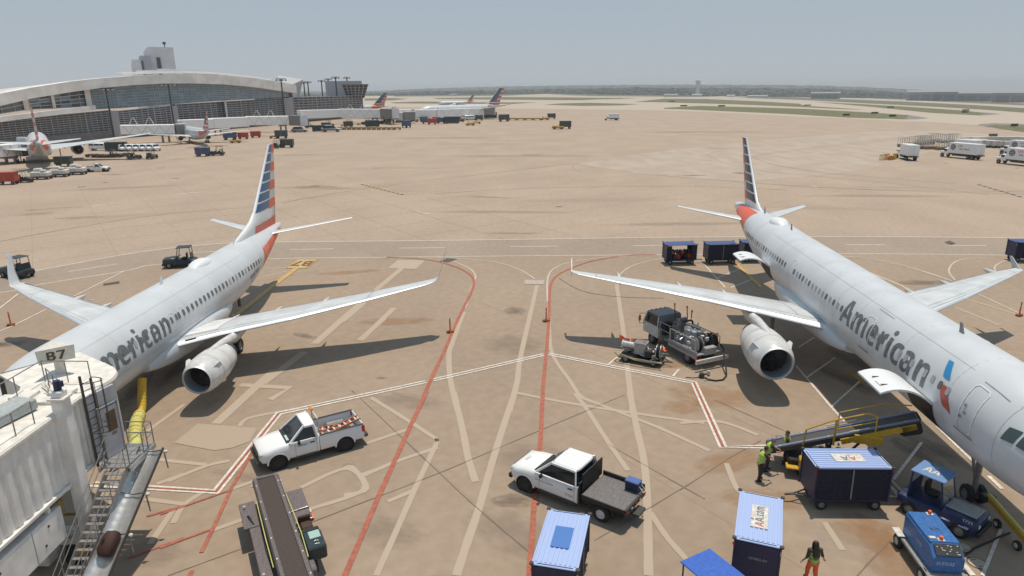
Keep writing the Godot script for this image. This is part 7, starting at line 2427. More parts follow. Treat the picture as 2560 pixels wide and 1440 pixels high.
func build_jet_bridge() -> void:
	var p0 := Vector3(-17.8, 0, -22.4)
	var o := thing("jet_bridge", "white corrugated jet bridge in the left corner with the gate sign B7 on its roof", "jet bridge", p0)
	base_xf = Transform3D(Basis(), -p0)
	var wall: StandardMaterial3D = M.bridge_white
	# tunnel
	part_box("tunnel", wall, o, Vector3(-18.3, 5.05, -15.9), Vector3(2.9, 2.9, 15.8), 0.04)
	part_box("tunnel_roof", M.bridge_roof, o, Vector3(-18.3, 6.54, -15.9), Vector3(3.1, 0.08, 15.9), 0.02)
	for k in 26:
		var z := -23.55 + 0.5 * k
		begin()
		plate(PackedVector2Array([Vector2(-0.16, 0), Vector2(-0.10, 0.07), Vector2(0.10, 0.07), Vector2(0.16, 0)]), Transform3D(Basis(Vector3(0, 0, 1), Vector3(1, 0, 0), Vector3(0, -1, 0)), Vector3(-16.85, 6.42, z)), 2.7)
		done("wall_rib", wall, o)
	part_box("eaves_angle", M.bridge_roof, o, Vector3(-16.78, 6.47, -15.9), Vector3(0.14, 0.14, 15.9), 0.02)
	part_box("floor_angle", wall, o, Vector3(-16.78, 3.62, -15.9), Vector3(0.16, 0.14, 15.9), 0.02)
	part_box("floor_frame", M.grey_paint, o, Vector3(-18.3, 3.42, -16.2), Vector3(2.2, 0.3, 15.0))
	# head, rotunda and cab
	part_box("bridge_head", wall, o, Vector3(-18.1, 5.05, -24.2), Vector3(2.9, 2.86, 1.3), 0.03)
	begin()
	cyl(Vector3(-18.25, 3.6, -25.3), Vector3(-18.25, 6.4, -25.3), 1.55, 1.55, 36)
	done("rotunda_wall", M.bridge_grey, o)
	begin()
	cyl(Vector3(-18.25, 6.4, -25.3), Vector3(-18.25, 6.52, -25.3), 1.72, 1.68, 40)
	done("rotunda_roof", M.bridge_roof, o)
	begin()
	bar(Vector3(-18.5, 5.0, -25.6), Vector3(-20.7, 5.0, -27.2), 2.9, 2.8, 0.05)
	done("cab", M.bridge_white, o)
	begin()
	bar(Vector3(-20.6, 5.0, -27.1), Vector3(-21.05, 5.0, -27.45), 3.1, 2.9, 0.2)
	done("canopy_bellows", M.dark_metal, o)
	begin()
	bar(Vector3(-18.3, 6.47, -25.5), Vector3(-20.75, 6.43, -27.25), 3.1, 0.1)
	done("cab_roof", M.bridge_roof, o)
	# door wall with its service door
	begin()
	bar(Vector3(-16.62, 5.1, -23.5), Vector3(-16.22, 5.1, -24.85), 0.12, 2.85)
	done("door_wall", M.bridge_grey, o)
	var dx := Transform3D(frame_of(Vector3(0.4, 0, -1.35)), Vector3(-16.36, 4.95, -24.15))
	begin()
	xf = base_xf * dx
	box(Vector3(-0.09, -0.2, 0.12), Vector3(0.06, 2.1, 0.84), 0.01)
	var door := done("service_door", M.bridge_grey, o)
	begin()
	xf = base_xf * dx
	box(Vector3(-0.13, 0.22, 0.2), Vector3(0.03, 0.85, 0.42))
	done("door_window", mat("door_glass_brown", 0.10, 0.06, 0.035, 0.1), door)
	begin()
	xf = base_xf * dx
	box(Vector3(-0.14, -0.25, -0.2), Vector3(0.04, 0.04, 0.14))
	box(Vector3(-0.128, -0.34, 0.22), Vector3(0.02, 0.12, 0.2))
	done("door_handle", M.grey_metal, door)
	begin()
	xf = base_xf * dx
	for s in [-0.32, 0.56]: box(Vector3(-0.1, -0.15, s), Vector3(0.08, 2.25, 0.05))
	box(Vector3(-0.1, 0.92, 0.12), Vector3(0.08, 0.05, 0.9))
	done("door_frame", M.grey_paint, door)
	# lift column with its motor
	part_box("lift_column", wall, o, Vector3(-16.58, 4.1, -22.3), Vector3(0.46, 6.0, 0.46), 0.03)
	part_box("column_cap", M.bridge_roof, o, Vector3(-16.58, 7.16, -22.3), Vector3(0.6, 0.1, 0.6), 0.02)
	part_box("column_block", wall, o, Vector3(-16.58, 7.32, -22.3), Vector3(0.4, 0.26, 0.4), 0.04)
	begin()
	cyl(Vector3(-16.58, 7.45, -22.3), Vector3(-16.58, 7.82, -22.3), 0.13, 0.12, 14)
	cyl(Vector3(-16.42, 7.6, -22.3), Vector3(-16.42, 7.8, -22.3), 0.08, 0.08, 10)
	done("lift_motor", M.navy, o)
	# bogie
	begin()
	box(Vector3(-18.0, 1.15, -22.3), Vector3(3.4, 0.4, 0.5), 0.05)
	box(Vector3(-18.0, 0.8, -22.3), Vector3(0.6, 0.5, 1.9), 0.05)
	done("bogie_beam", M.worn_white, o)
	for x in [-17.2, -18.8]: wheel(o, Vector3(x + p0.x * -1.0, 0.55, -22.3 - p0.z), 0.55, 0.4, M.yellow)
	for q in [[Vector3(-17.2, 1.3, -22.1), Vector3(-18.4, 3.3, -20.8)], [Vector3(-18.8, 1.3, -22.1), Vector3(-17.4, 3.3, -20.8)], [Vector3(-16.8, 2.2, -22.3), Vector3(-19.4, 2.2, -22.3)]]:
		part_tube("brace", mat("brace_yellow", 0.42, 0.36, 0.14, 0.6, 0.0, "rust", 0.8), o, q, 0.06)
	part_box("cable_tray", M.brace_yellow, o, Vector3(-17.6, 2.9, -21.4), Vector3(1.3, 0.7, 0.9), 0.04)
	# air handling box below the tunnel
	part_box("air_unit", M.bridge_white, o, Vector3(-17.7, 2.55, -18.9), Vector3(1.9, 1.35, 5.0), 0.03)
	begin()
	for q in [[2.9, -20.6], [2.3, -20.3], [2.15, -18.6], [2.85, -18.2]]: cyl(Vector3(-16.76, q[0], q[1]), Vector3(-16.73, q[0], q[1]), 0.05, 0.05, 10)
	done("panel_bolts", M.dark_metal, o)
	for z in [-19.8, -17.6]: part_box("panel_joint", M.line_grey, o, Vector3(-16.745, 2.55, z), Vector3(0.012, 1.3, 0.02))
	part_box("unit_hanger", wall, o, Vector3(-16.9, 3.3, -20.9), Vector3(0.14, 0.5, 0.14))
	# roof: gate sign on its post, ducts, hatches, railings
	begin()
	cyl(Vector3(-19.1, 6.45, -26.1), Vector3(-19.1, 7.1, -26.1), 0.2, 0.2, 10)
	done("sign_post", M.bridge_roof, o)
	var sx := Transform3D(Basis(Vector3.UP, 0.66), Vector3(-19.1, 7.45, -26.0))
	begin()
	xf = base_xf * sx
	loft([[Vector3(-0.64, -0.3, 0.36), Vector3(0.64, -0.3, 0.36), Vector3(0.0, -0.3, -0.6)], [Vector3(-0.68, 0.32, 0.40), Vector3(0.68, 0.32, 0.40), Vector3(0.0, 0.32, -0.62)]], true, -1)
	var sign_box := done("gate_sign", mat("sign_cream", 0.66, 0.63, 0.55, 0.5, 0.0, "faint", 1.0), o)
	begin()
	xf = base_xf * sx
	write("B7", Transform3D(Basis(Vector3.RIGHT, -0.06), Vector3(0.0, 0.0, 0.405)), 0.38, 0.66)
	done("gate_number", mat("sign_brown", 0.085, 0.06, 0.025, 0.6), sign_box)
	begin()
	bar(Vector3(-18.75, 6.8, -19.6), Vector3(-18.0, 6.85, -22.6), 0.9, 0.42, 0.05)
	done("roof_air_duct", mat("duct_blue_grey", 0.42, 0.46, 0.46, 0.45, 0.0, "soft", 0.8), o)
	for q in [[-17.5, -23.1, 0.9, 0.5], [-17.6, -23.9, 0.9, 0.5], [-18.9, -23.6, 0.8, 0.7], [-18.2, -17.5, 1.8, 0.6], [-18.2, -18.5, 1.8, 0.3]]:
		part_box("roof_hatch", M.bridge_roof, o, Vector3(q[0], 6.64, q[1]), Vector3(q[2], 0.14, q[3]), 0.02)
	part_box("roof_panel_rust", mat("rust_roof", 0.30, 0.13, 0.075, 0.8, 0.0, "soft", 1.0), o, Vector3(-19.25, 6.62, -21.3), Vector3(0.8, 0.09, 1.7))
	for k in 3: part_tube("roof_conduit", M.bridge_roof, o, [Vector3(-17.2 - 0.14 * k, 6.63, -23.2), Vector3(-18.9, 6.63, -24.6 - 0.2 * k)], 0.03)
	var rm: StandardMaterial3D = M.grey_metal
	railing(o, [Vector3(-19.2, 6.55, -18.4), Vector3(-19.0, 6.55, -23.4), Vector3(-19.1, 6.5, -25.1), Vector3(-17.15, 6.5, -25.0)], 0.95, rm, 0)
	railing(o, [Vector3(-18.3, 6.55, -24.2), Vector3(-17.0, 6.55, -23.0), Vector3(-16.95, 6.55, -22.7)], 0.95, rm, 1)
	railing(o, [Vector3(-18.7, 6.55, -19.2), Vector3(-17.05, 6.55, -19.6), Vector3(-17.0, 6.55, -21.4)], 0.9, rm, 0)
	# caged ladder up to the roof
	for x in [0.0, 1.0]: part_box("ladder_rail", M.dark_metal, o, Vector3(-16.55 + 0.12 * x, 5.5, -23.5 - 0.42 * x), Vector3(0.08, 3.9 - 0.5 * x, 0.08), 0.01)
	for k in 12: part_tube("rung", M.dark_metal, o, [Vector3(-16.55, 3.8 + 0.3 * k, -23.5), Vector3(-16.43, 3.8 + 0.3 * k, -23.92)], 0.014)
	for y in [5.3, 5.05, 7.2]:
		var hoop := []
		for k in 9:
			var a := PI * k / 8.0
			hoop.append(Vector3(-16.49 + 0.62 * sin(a) , y, -23.71 + 0.3 * cos(a)))
		part_tube("cage_hoop", M.dark_metal, o, hoop, 0.018)
	for a in [0.25, 0.5, 0.75]: part_tube("cage_bar", M.dark_metal, o, [Vector3(-16.49 + 0.62 * sin(PI * a), 5.05, -23.71 + 0.3 * cos(PI * a)), Vector3(-16.49 + 0.62 * sin(PI * a), 7.2, -23.71 + 0.3 * cos(PI * a))], 0.014)
	# landing and stairs
	var steel: StandardMaterial3D = M.aluminium
	begin()
	for k in 6: box(Vector3(-15.72, 3.66, -23.35 - 0.32 * k), Vector3(1.25, 0.05, 0.29))
	for x in [-16.33, -15.1]: box(Vector3(x, 3.58, -24.15), Vector3(0.06, 0.2, 1.95))
	done("landing", steel, o)
	railing(o, [Vector3(-16.2, 3.68, -25.1), Vector3(-15.12, 3.68, -25.1), Vector3(-15.1, 3.68, -24.6)], 1.0, rm, 1)
	railing(o, [Vector3(-15.12, 3.68, -24.3), Vector3(-15.15, 3.68, -23.3)], 0.95, rm, 1)
	railing(o, [Vector3(-16.28, 3.68, -23.75), Vector3(-16.1, 3.68, -23.25)], 0.95, rm, 1)
	var top := Vector3(-15.62, 3.62, -23.15)
	var foot := Vector3(-16.35, 0.1, -20.2)
	for k in 15:
		var p := top.lerp(foot, (k + 0.5) / 15.0)
		part_box("tread", steel, o, p, Vector3(0.72, 0.035, 0.22), 0.006)
	for s in [-0.38, 0.38]:
		begin()
		bar(top + Vector3(s, -0.06, 0), foot + Vector3(s, -0.06, 0), 0.05, 0.22)
		done("stringer", steel, o)
		for h in [0.55, 0.95]: part_tube("handrail", steel, o, [top + Vector3(s, h, 0), foot + Vector3(s, h, 0)], 0.02)
		for k in 4: part_tube("rail_post", steel, o, [top.lerp(foot, k / 3.5) + Vector3(s, -0.05, 0), top.lerp(foot, k / 3.5) + Vector3(s, 0.95, 0)], 0.018)
	for x in [-16.2, -15.2]: part_tube("landing_brace", rm, o, [Vector3(x, 3.5, -24.9), Vector3(-16.9, 2.6, -24.4)], 0.04)
	base_xf = Transform3D.IDENTITY

	# baggage chute along the stairs
	var c0 := Vector3(-14.9, 3.72, -24.55)
	var c1 := Vector3(-15.12, 0.72, -19.6)
	var ch := thing("baggage_chute", "grey ribbed half pipe baggage chute beside the jet bridge stairs", "chute", Vector3(c1.x, 0, c1.z))
	base_xf = Transform3D(Basis(), -Vector3(c1.x, 0, c1.z))
	var f := frame_of(c1 - c0)
	begin()
	var rings := []
	for k in 61:
		var p := c0.lerp(c1, k / 60.0)
		var r := []
		for j in 17:
			var a := PI + PI * j / 16.0
			r.append(p + (f.x * cos(a) + f.y * (sin(a) * 0.55 + 0.3)) * (0.47 if k % 3 != 0 else 0.455))
		rings.append(r)
	sg = 1
	for k in 60:
		for j in 16: quad(rings[k][j], rings[k][j + 1], rings[k + 1][j + 1], rings[k + 1][j], (rings[k][8] + rings[k + 1][8]) * 0.5 - f.y * 4.0)
	done("trough", M.bright_metal, ch)
	for s in [-1.0, 1.0]:
		begin()
		bar(c0 + f.x * 0.49 * s + f.y * 0.1, c1 + f.x * 0.49 * s + f.y * 0.1, 0.05, 0.1)
		done("side_rail", M.dark_metal, ch)
	for u in [0.02, 0.34, 0.62, 0.9]:
		var p := c0.lerp(c1, u) + f.x * 0.52
		part_tube("leg", M.grey_metal, ch, [p, p + Vector3(0.12, -0.7, 0.1)] if u < 0.8 else [p, Vector3(p.x, 0.02, p.z)], 0.03)
		part_box("bracket", M.worn_white, ch, p + f.x * 0.08, Vector3(0.14, 0.12, 0.14), 0.03)
		part_tube("cross_hoop", M.dark_metal, ch, [c0.lerp(c1, u) + f.x * -0.48 + f.y * 0.13, c0.lerp(c1, u) + f.y * -0.03, c0.lerp(c1, u) + f.x * 0.48 + f.y * 0.13], 0.02)
	base_xf = Transform3D.IDENTITY
	var bp := c0.lerp(c1, 0.70)
	var bag := thing("duffel_bag", "dark brown bag lying in the grey baggage chute", "bag", bp + f.y * 0.0)
	begin()
	xf = Transform3D(f, Vector3(0, 0.17, 0))
	loft([[Vector3(-0.24, -0.14, -0.4), Vector3(-0.26, 0.06, -0.42), Vector3(-0.15, 0.17, -0.4), Vector3(0.15, 0.18, -0.42), Vector3(0.26, 0.05, -0.4), Vector3(0.22, -0.15, -0.4)], [Vector3(-0.29, -0.17, -0.2), Vector3(-0.31, 0.1, -0.18), Vector3(-0.17, 0.25, -0.2), Vector3(0.16, 0.26, -0.2), Vector3(0.3, 0.1, -0.2), Vector3(0.27, -0.17, -0.2)], [Vector3(-0.29, -0.17, 0.25), Vector3(-0.31, 0.1, 0.25), Vector3(-0.16, 0.24, 0.22), Vector3(0.18, 0.25, 0.25), Vector3(0.3, 0.1, 0.25), Vector3(0.27, -0.17, 0.25)], [Vector3(-0.22, -0.15, 0.44), Vector3(-0.24, 0.04, 0.44), Vector3(-0.14, 0.14, 0.42), Vector3(0.14, 0.15, 0.44), Vector3(0.24, 0.04, 0.42), Vector3(0.2, -0.15, 0.44)]])
	done("body", mat("bag_brown", 0.075, 0.028, 0.02, 0.75, 0.0, "heavy", 3.0), bag)
	begin()
	xf = Transform3D(f, Vector3(0, 0.17, 0))
	tube([Vector3(-0.1, 0.25, -0.1), Vector3(-0.06, 0.33, 0), Vector3(-0.1, 0.25, 0.15)], 0.02, 6)
	done("handle", M.black, bag)

	# yellow air hose up to the belly of the airliner
	var hs := thing("air_hose", "thick yellow air conditioning hose hanging from the belly of the left airliner", "hose", Vector3(-21.2, 0, -34.6))
	base_xf = Transform3D(Basis(), Vector3(21.2, 0, 34.6))
	for q in [["upper_hose", "hose_yellow", [Vector3(-21.45, 2.0, -35.6), Vector3(-21.4, 1.2, -35.2), Vector3(-21.25, 0.55, -34.7), Vector3(-21.15, 0.38, -34.2)], 0.24], ["wrapped_hose", "hose_pale", [Vector3(-21.15, 0.36, -34.2), Vector3(-20.8, 0.36, -33.2), Vector3(-20.2, 0.36, -32.0), Vector3(-19.4, 0.5, -30.6), Vector3(-18.6, 0.9, -29.0)], 0.33]]:
		begin()
		var pts: Array = q[2]
		var rr := []
		for i in pts.size() - 1:
			for k in 12:
				var t := k / 12.0
				var a: Vector3 = pts[maxi(i - 1, 0)]
				var d: Vector3 = pts[mini(i + 2, pts.size() - 1)]
				var c: Vector3 = pts[i].cubic_interpolate(pts[i + 1], a, d, t)
				var nx: Vector3 = pts[i].cubic_interpolate(pts[i + 1], a, d, t + 0.05)
				var fr := frame_of(nx - c)
				var r := []
				for j in 12: r.append(c + (fr.x * cos(TAU2 * j / 12.0) + fr.y * sin(TAU2 * j / 12.0)) * (q[3] * (1.0 if k % 3 < 2 else 0.88)))
				rr.append(r)
		loft(rr)
		done(q[0], M[q[1]], hs)
	for k in 7:
		var t := k / 6.0
		var c := Vector3(-21.1, 0.37, -34.0).lerp(Vector3(-19.6, 0.5, -31.0), t)
		begin(1)
		xf = base_xf * Transform3D(frame_of(Vector3(0.5, 0, 1.0)), c)
		lathe([Vector2(0.345, -0.03), Vector2(0.355, 0), Vector2(0.345, 0.03)], 14)
		done("strap_band", M.hose_yellow, hs)
	base_xf = Transform3D.IDENTITY


func drum(o: Node3D, called: String, m: Material, c: Vector3, ax: Vector3, r: float, w: float) -> void:
	# a hose reel: two flanges and the wound hose
	var d := ax.normalized()
	begin()
	for s in [-0.5, 0.5]: cyl(c + d * (w * s - 0.015), c + d * (w * s + 0.015), r, r, 20)
	var g := done(called, m, o)
	for k in 5:
		begin(1)
		xf = Transform3D(frame_of(d), c + d * (k - 2) * w * 0.17)
		lathe([Vector2(r * 0.78, -w * 0.085), Vector2(r * 0.86, 0), Vector2(r * 0.78, w * 0.085)], 20)
		done("wound_hose", M.rubber, g)


func build_fuel_equipment() -> void:
	# hydrant truck: cab to the far left, hose reels and its white rear bumper toward the camera
	var front: Vector3 = Vector3(10.75, 0, -45.72)
	var rear: Vector3 = Vector3(13.06, 0, -40.63)
	var h := (front - rear).normalized()
	var w := Vector3.UP.cross(h)
	var c := rear + h * 3.0
	c += w * -0.1
	var o := thing("fuel_hydrant_truck", "grey fuel hydrant truck with hose reels and pipework parked under the right wing", "fuel truck", Vector3(c.x, 0, c.z), atan2(h.x, h.z))
	var L := front.distance_to(rear)
	var fz := L - 3.0 - 0.2
	begin()
	loft([[Vector3(-1.0, 0.75, fz + 1.0), Vector3(-1.0, 1.5, fz + 1.05), Vector3(1.0, 1.5, fz + 1.05), Vector3(1.0, 0.75, fz + 1.0)], [Vector3(-1.0, 0.7, fz - 0.75), Vector3(-1.0, 1.5, fz - 0.75), Vector3(1.0, 1.5, fz - 0.75), Vector3(1.0, 0.7, fz - 0.75)]], true, -1)
	done("cab_body", M.worn_white, o)
	begin()
	loft([[Vector3(-0.98, 1.5, fz + 1.04), Vector3(0.98, 1.5, fz + 1.04), Vector3(0.98, 1.5, fz - 0.74), Vector3(-0.98, 1.5, fz - 0.74)], [Vector3(-0.9, 2.25, fz + 0.72), Vector3(0.9, 2.25, fz + 0.72), Vector3(0.92, 2.25, fz - 0.72), Vector3(-0.92, 2.25, fz - 0.72)]], true, -1)
	done("cab_glass", M.dark_glass, o)
	for s in [-1.0, 1.0]:
		begin()
		bar(Vector3(0.98 * s, 1.45, fz + 1.02), Vector3(0.9 * s, 2.27, fz + 0.7), 0.09, 0.09)
		bar(Vector3(0.985 * s, 1.45, fz - 0.7), Vector3(0.92 * s, 2.27, fz - 0.68), 0.06, 0.14)
		bar(Vector3(0.985 * s, 1.5, fz + 1.0), Vector3(0.985 * s, 1.5, fz - 0.7), 0.05, 0.08)
		done("pillars", M.worn_white, o)
		part_tube("mirror_arm", M.dark_metal, o, [Vector3(0.92 * s, 2.1, fz + 0.85), Vector3(1.35 * s, 2.12, fz + 1.0), Vector3(1.35 * s, 1.35, fz + 1.0), Vector3(1.0 * s, 1.35, fz + 0.95)], 0.018)
		part_box("mirror", M.orange, o, Vector3(1.35 * s, 1.75, fz + 1.0), Vector3(0.2, 0.42, 0.08), 0.03)
		wheel(o, Vector3(0.82 * s, 0.45, fz), 0.45, 0.3, M.grey_metal)
		wheel(o, Vector3(0.8 * s, 0.45, -1.6), 0.45, 0.42, M.grey_metal)
	part_box("cab_roof", mat("roof_slate", 0.19, 0.21, 0.235, 0.4), o, Vector3(0, 2.3, fz), Vector3(1.86, 0.14, 1.5), 0.06)
	part_box("cab_back", M.roof_slate, o, Vector3(0, 1.85, fz - 0.75), Vector3(1.84, 0.85, 0.05))
	for k in 4: part_box("roof_lamp", M.amber, o, Vector3((k - 1.5) * 0.4, 2.39, fz + 0.66), Vector3(0.14, 0.06, 0.08), 0.02)
	part_box("chassis", M.black, o, Vector3(0, 0.72, (fz - 2.6) * 0.5), Vector3(0.9, 0.25, fz + 2.6))
	part_box("deck", M.grey_paint, o, Vector3(0, 0.92, -0.9), Vector3(2.1, 0.1, 3.5), 0.01)
	part_box("rear_bumper", M.worn_white, o, Vector3(0, 0.62, -2.95), Vector3(2.7, 0.3, 0.12), 0.02)
	part_box("bumper_lamp", M.amber, o, Vector3(1.2, 0.62, -3.02), Vector3(0.14, 0.14, 0.03))
	# service platform with railings behind the cab
	var z0 := fz - 0.95
	part_box("platform", M.deck_grey, o, Vector3(0.35, 1.0, z0 - 0.5), Vector3(1.3, 0.06, 1.0))
	railing(o, [Vector3(1.0, 0.98, z0), Vector3(1.0, 0.98, z0 - 1.1), Vector3(0.1, 0.98, z0 - 1.1)], 1.05, M.bright_metal, 1)
	railing(o, [Vector3(0.1, 0.98, z0 - 0.4), Vector3(0.1, 0.98, z0 - 1.1)], 1.05, M.bright_metal, 1)
	railing(o, [Vector3(1.0, 0.98, z0 - 1.7), Vector3(0.2, 0.98, z0 - 1.7)], 0.75, M.bright_metal, 1)
	part_box("instrument_panel", M.grey_paint, o, Vector3(-0.35, 1.75, z0 - 0.7), Vector3(0.75, 1.1, 0.3), 0.03)
	part_box("hood", M.black, o, Vector3(0.5, 1.5, z0 - 0.15), Vector3(0.7, 0.9, 0.3), 0.05)
	for q in [[Vector3(-0.62, 2.3, z0 - 0.9), Vector3(-0.62, 3.1, z0 - 0.8)], [Vector3(-0.9, 2.3, z0 - 1.0), Vector3(-0.9, 2.8, z0 - 1.0)], [Vector3(0.1, 2.25, z0 - 0.5), Vector3(0.15, 3.3, z0 - 0.4)]]:
		part_tube("signal_pole", M.dark_metal, o, q, 0.035)
		part_box("pole_lamp", M.amber, o, q[1], Vector3(0.12, 0.18, 0.12), 0.03)
	part_tube("exhaust_arch", M.dark_metal, o, [Vector3(-0.95, 0.95, z0 - 1.1), Vector3(-0.95, 2.05, z0 - 1.1), Vector3(-0.8, 2.2, z0 - 1.1), Vector3(-0.1, 2.2, z0 - 1.1)], 0.07, 10)
	# pipes, filters and meters
	part_tube("main_pipe", M.bright_metal, o, [Vector3(-0.2, 2.1, z0 - 1.3), Vector3(-0.75, 1.95, z0 - 2.0), Vector3(-0.8, 1.6, z0 - 2.25), Vector3(-0.8, 1.0, z0 - 2.25)], 0.11, 10)
	part_tube("lower_pipe", M.bright_metal, o, [Vector3(0.2, 1.5, z0 - 2.2), Vector3(-0.35, 1.45, z0 - 2.6), Vector3(-0.8, 1.4, z0 - 2.9)], 0.08, 10)
	part_tube("cross_pipe", M.bright_metal, o, [Vector3(0.8, 1.3, z0 - 2.0), Vector3(-0.3, 1.7, z0 - 1.7)], 0.07, 8)
	for q in [[0.12, -2.0, 1.0, 0.27], [-0.12, -2.35, 0.95, 0.25]]:
		begin()
		cyl(Vector3(q[0], 0.95, z0 + q[1]), Vector3(q[0], 0.95 + q[2], z0 + q[1]), q[3], q[3], 18)
		var v := done("filter_vessel", mat("vessel_grey", 0.38, 0.365, 0.38, 0.5, 0.0, "soft", 1.0), o)
		begin()
		cyl(Vector3(q[0], 0.95 + q[2], z0 + q[1]), Vector3(q[0], 1.03 + q[2], z0 + q[1]), q[3] * 1.05, q[3] * 0.9, 18)
		done("vessel_lid", M.white_paint, v)
	var valves := 0
	for k in 54:
		begin()
		var p := Vector3(rng.randf_range(-0.95, 1.0), rng.randf_range(1.0, 2.05), z0 - rng.randf_range(1.5, 3.4))
		if k % 3 == 0: ball(p, rng.randf_range(0.06, 0.12), 8, 5)
		elif k % 3 == 1: cyl(p, p + Vector3(rng.randf_range(-0.4, 0.4), rng.randf_range(-0.2, 0.3), rng.randf_range(-0.3, 0.3)), 0.04, 0.04, 8)
		else: box(p, Vector3(rng.randf_range(0.08, 0.22), rng.randf_range(0.08, 0.3), rng.randf_range(0.06, 0.2)), 0.02)
		done("valve", [M.bright_metal, M.vessel_grey, M.worn_white][k % 3], o)
	part_box("side_skirt", M.vessel_grey, o, Vector3(1.02, 0.9, -1.1), Vector3(0.06, 0.5, 3.0))
	for x in [-1.0, 1.0]:
		part_tube("deck_frame", M.bright_metal, o, [Vector3(x, 0.95, z0 - 1.2), Vector3(x, 1.9, z0 - 1.2), Vector3(x, 1.9, -2.4), Vector3(x, 0.95, -2.4)], 0.035)
	drum(o, "hose_reel", M.vessel_grey, Vector3(0.45, 1.4, -1.9), Vector3(1, 0, 0.1), 0.5, 0.36)
	drum(o, "hose_reel", M.vessel_grey, Vector3(-0.4, 1.45, -1.3), Vector3(1, 0, 0.1), 0.42, 0.3)
	drum(o, "hose_reel", M.dark_metal, Vector3(-0.85, 1.4, -1.75), Vector3(1, 0, 0.1), 0.55, 0.34)
	part_box("reel_guard", M.worn_white, o, Vector3(-0.4, 1.98, -1.2), Vector3(0.55, 0.05, 0.3))
	part_tube("reel_frame", M.orange, o, [Vector3(-1.08, 1.0, -2.1), Vector3(-1.08, 2.0, -2.1), Vector3(-0.6, 2.0, -2.1)], 0.03)
	part_box("rear_cabinet", M.vessel_grey, o, Vector3(-0.1, 1.1, -2.5), Vector3(0.9, 0.5, 0.4), 0.03)
	part_box("red_under_panel", M.tail_lamp, o, Vector3(0.75, 0.6, -2.1), Vector3(0.3, 0.25, 1.0))
	# hose from the reel to the hydrant pit
	var hp: Vector3 = Vector3(12.04, 0, -39.2)
	var ho := thing("fuel_hose", "black fuel hose looping from the truck down to the hydrant pit coupler", "hose", Vector3(hp.x, 0, hp.z))
	base_xf = Transform3D(Basis(), -Vector3(hp.x, 0, hp.z))
	part_tube("hose", M.rubber, ho, [o.transform * Vector3(-1.05, 1.5, -1.9), o.transform * Vector3(-1.25, 1.1, -2.5), Vector3(13.75, 0.35, -39.71), Vector3(13.7, 0.06, -39.4), Vector3(13.27, 0.06, -38.75), Vector3(12.77, 0.06, -38.63), Vector3(12.35, 0.08, -38.78), Vector3(12.1, 0.2, -38.75)], 0.05, 8)
	base_xf = Transform3D.IDENTITY
	begin()
	cyl(Vector3(0, 0.02, 0), Vector3(0, 0.34, 0), 0.2, 0.14, 14)
	cyl(Vector3(0, 0.2, 0), Vector3(0.35, 0.24, -0.1), 0.07, 0.07, 8)
	done("pit_coupler", M.dark_metal, ho)
	part_box("coupler_wing", M.worn_white, ho, Vector3(0.55, 0.2, -0.35), Vector3(0.2, 0.34, 0.16), 0.05)
	part_tube("ground_cable", M.black, ho, [Vector3(-0.2, 0.03, 0.0), Vector3(-0.6, 0.03, 0.06), Vector3(-0.85, 0.03, -0.05), Vector3(-1.0, 0.03, 0.0)], 0.025)

	# hydrant cart
	var a: Vector3 = Vector3(6.87, 0.35, -42.12)
	var b: Vector3 = Vector3(9.95, 0.35, -40.51)
	var ax := (b - a).normalized()
	var m := (a + b) * 0.5 + Vector3.UP.cross(ax) * 0.75
	var k := thing("hydrant_cart", "low fuelling cart crowded with silver pipes and orange flags beside the fuel truck", "fuel cart", Vector3(m.x, 0, m.z), atan2(ax.x, ax.z))
	part_box("frame", M.black, k, Vector3(0, 0.35, 0), Vector3(1.3, 0.14, 2.9), 0.02)
	for x in [-1.0, 1.0]:
		for z in [-0.95, 0.95]: wheel(k, Vector3(0.62 * x, 0.27, z), 0.27, 0.18, M.grey_metal)
		part_tube("bumper_rail", mat("olive_rail", 0.22, 0.21, 0.13, 0.5), k, [Vector3(0.5 * x, 0.55, -1.75), Vector3(0.85 * x, 0.5, -1.4), Vector3(0.9 * x, 0.48, 0.0), Vector3(0.85 * x, 0.45, 1.6)], 0.05, 8)
		part_tube("side_hose", M.olive_rail, k, [Vector3(0.8 * x, 0.62, -1.3), Vector3(0.95 * x, 0.42, -0.2), Vector3(0.9 * x, 0.4, 0.8), Vector3(0.8 * x, 0.5, 1.6)], 0.045, 8)
	begin()
	cyl(Vector3(0.1, 1.0, -1.35), Vector3(0.1, 1.0, -0.5), 0.26, 0.26, 18)
	done("filter_vessel", M.bright_metal, k)
	begin()
	cyl(Vector3(0.1, 1.0, -1.42), Vector3(0.1, 1.0, -1.34), 0.3, 0.3, 18)
	cyl(Vector3(0.45, 0.5, -1.0), Vector3(0.45, 0.85, -1.0), 0.16, 0.16, 12)
	done("vessel_flange", M.worn_white, k)
	part_box("meter_cabinet", mat("cabinet_grey", 0.44, 0.42, 0.40, 0.5, 0.0, "soft", 1.0), k, Vector3(0.15, 0.95, -0.1), Vector3(0.9, 0.75, 0.75), 0.02)
	part_box("solar_panel", M.grey_paint, k, Vector3(0.0, 1.38, -0.15), Vector3(0.8, 0.06, 0.72), 0.01)
	for x in 5: part_box("panel_line", M.dark_metal, k, Vector3(-0.32 + 0.16 * x, 1.415, -0.15), Vector3(0.012, 0.012, 0.66))
	part_box("engine_block", M.black, k, Vector3(-0.2, 0.8, 0.55), Vector3(0.8, 0.5, 0.5), 0.05)
	drum(k, "hose_reel", M.bright_metal, Vector3(0.0, 0.9, 1.15), Vector3(0.05, 0, 1), 0.52, 0.26)
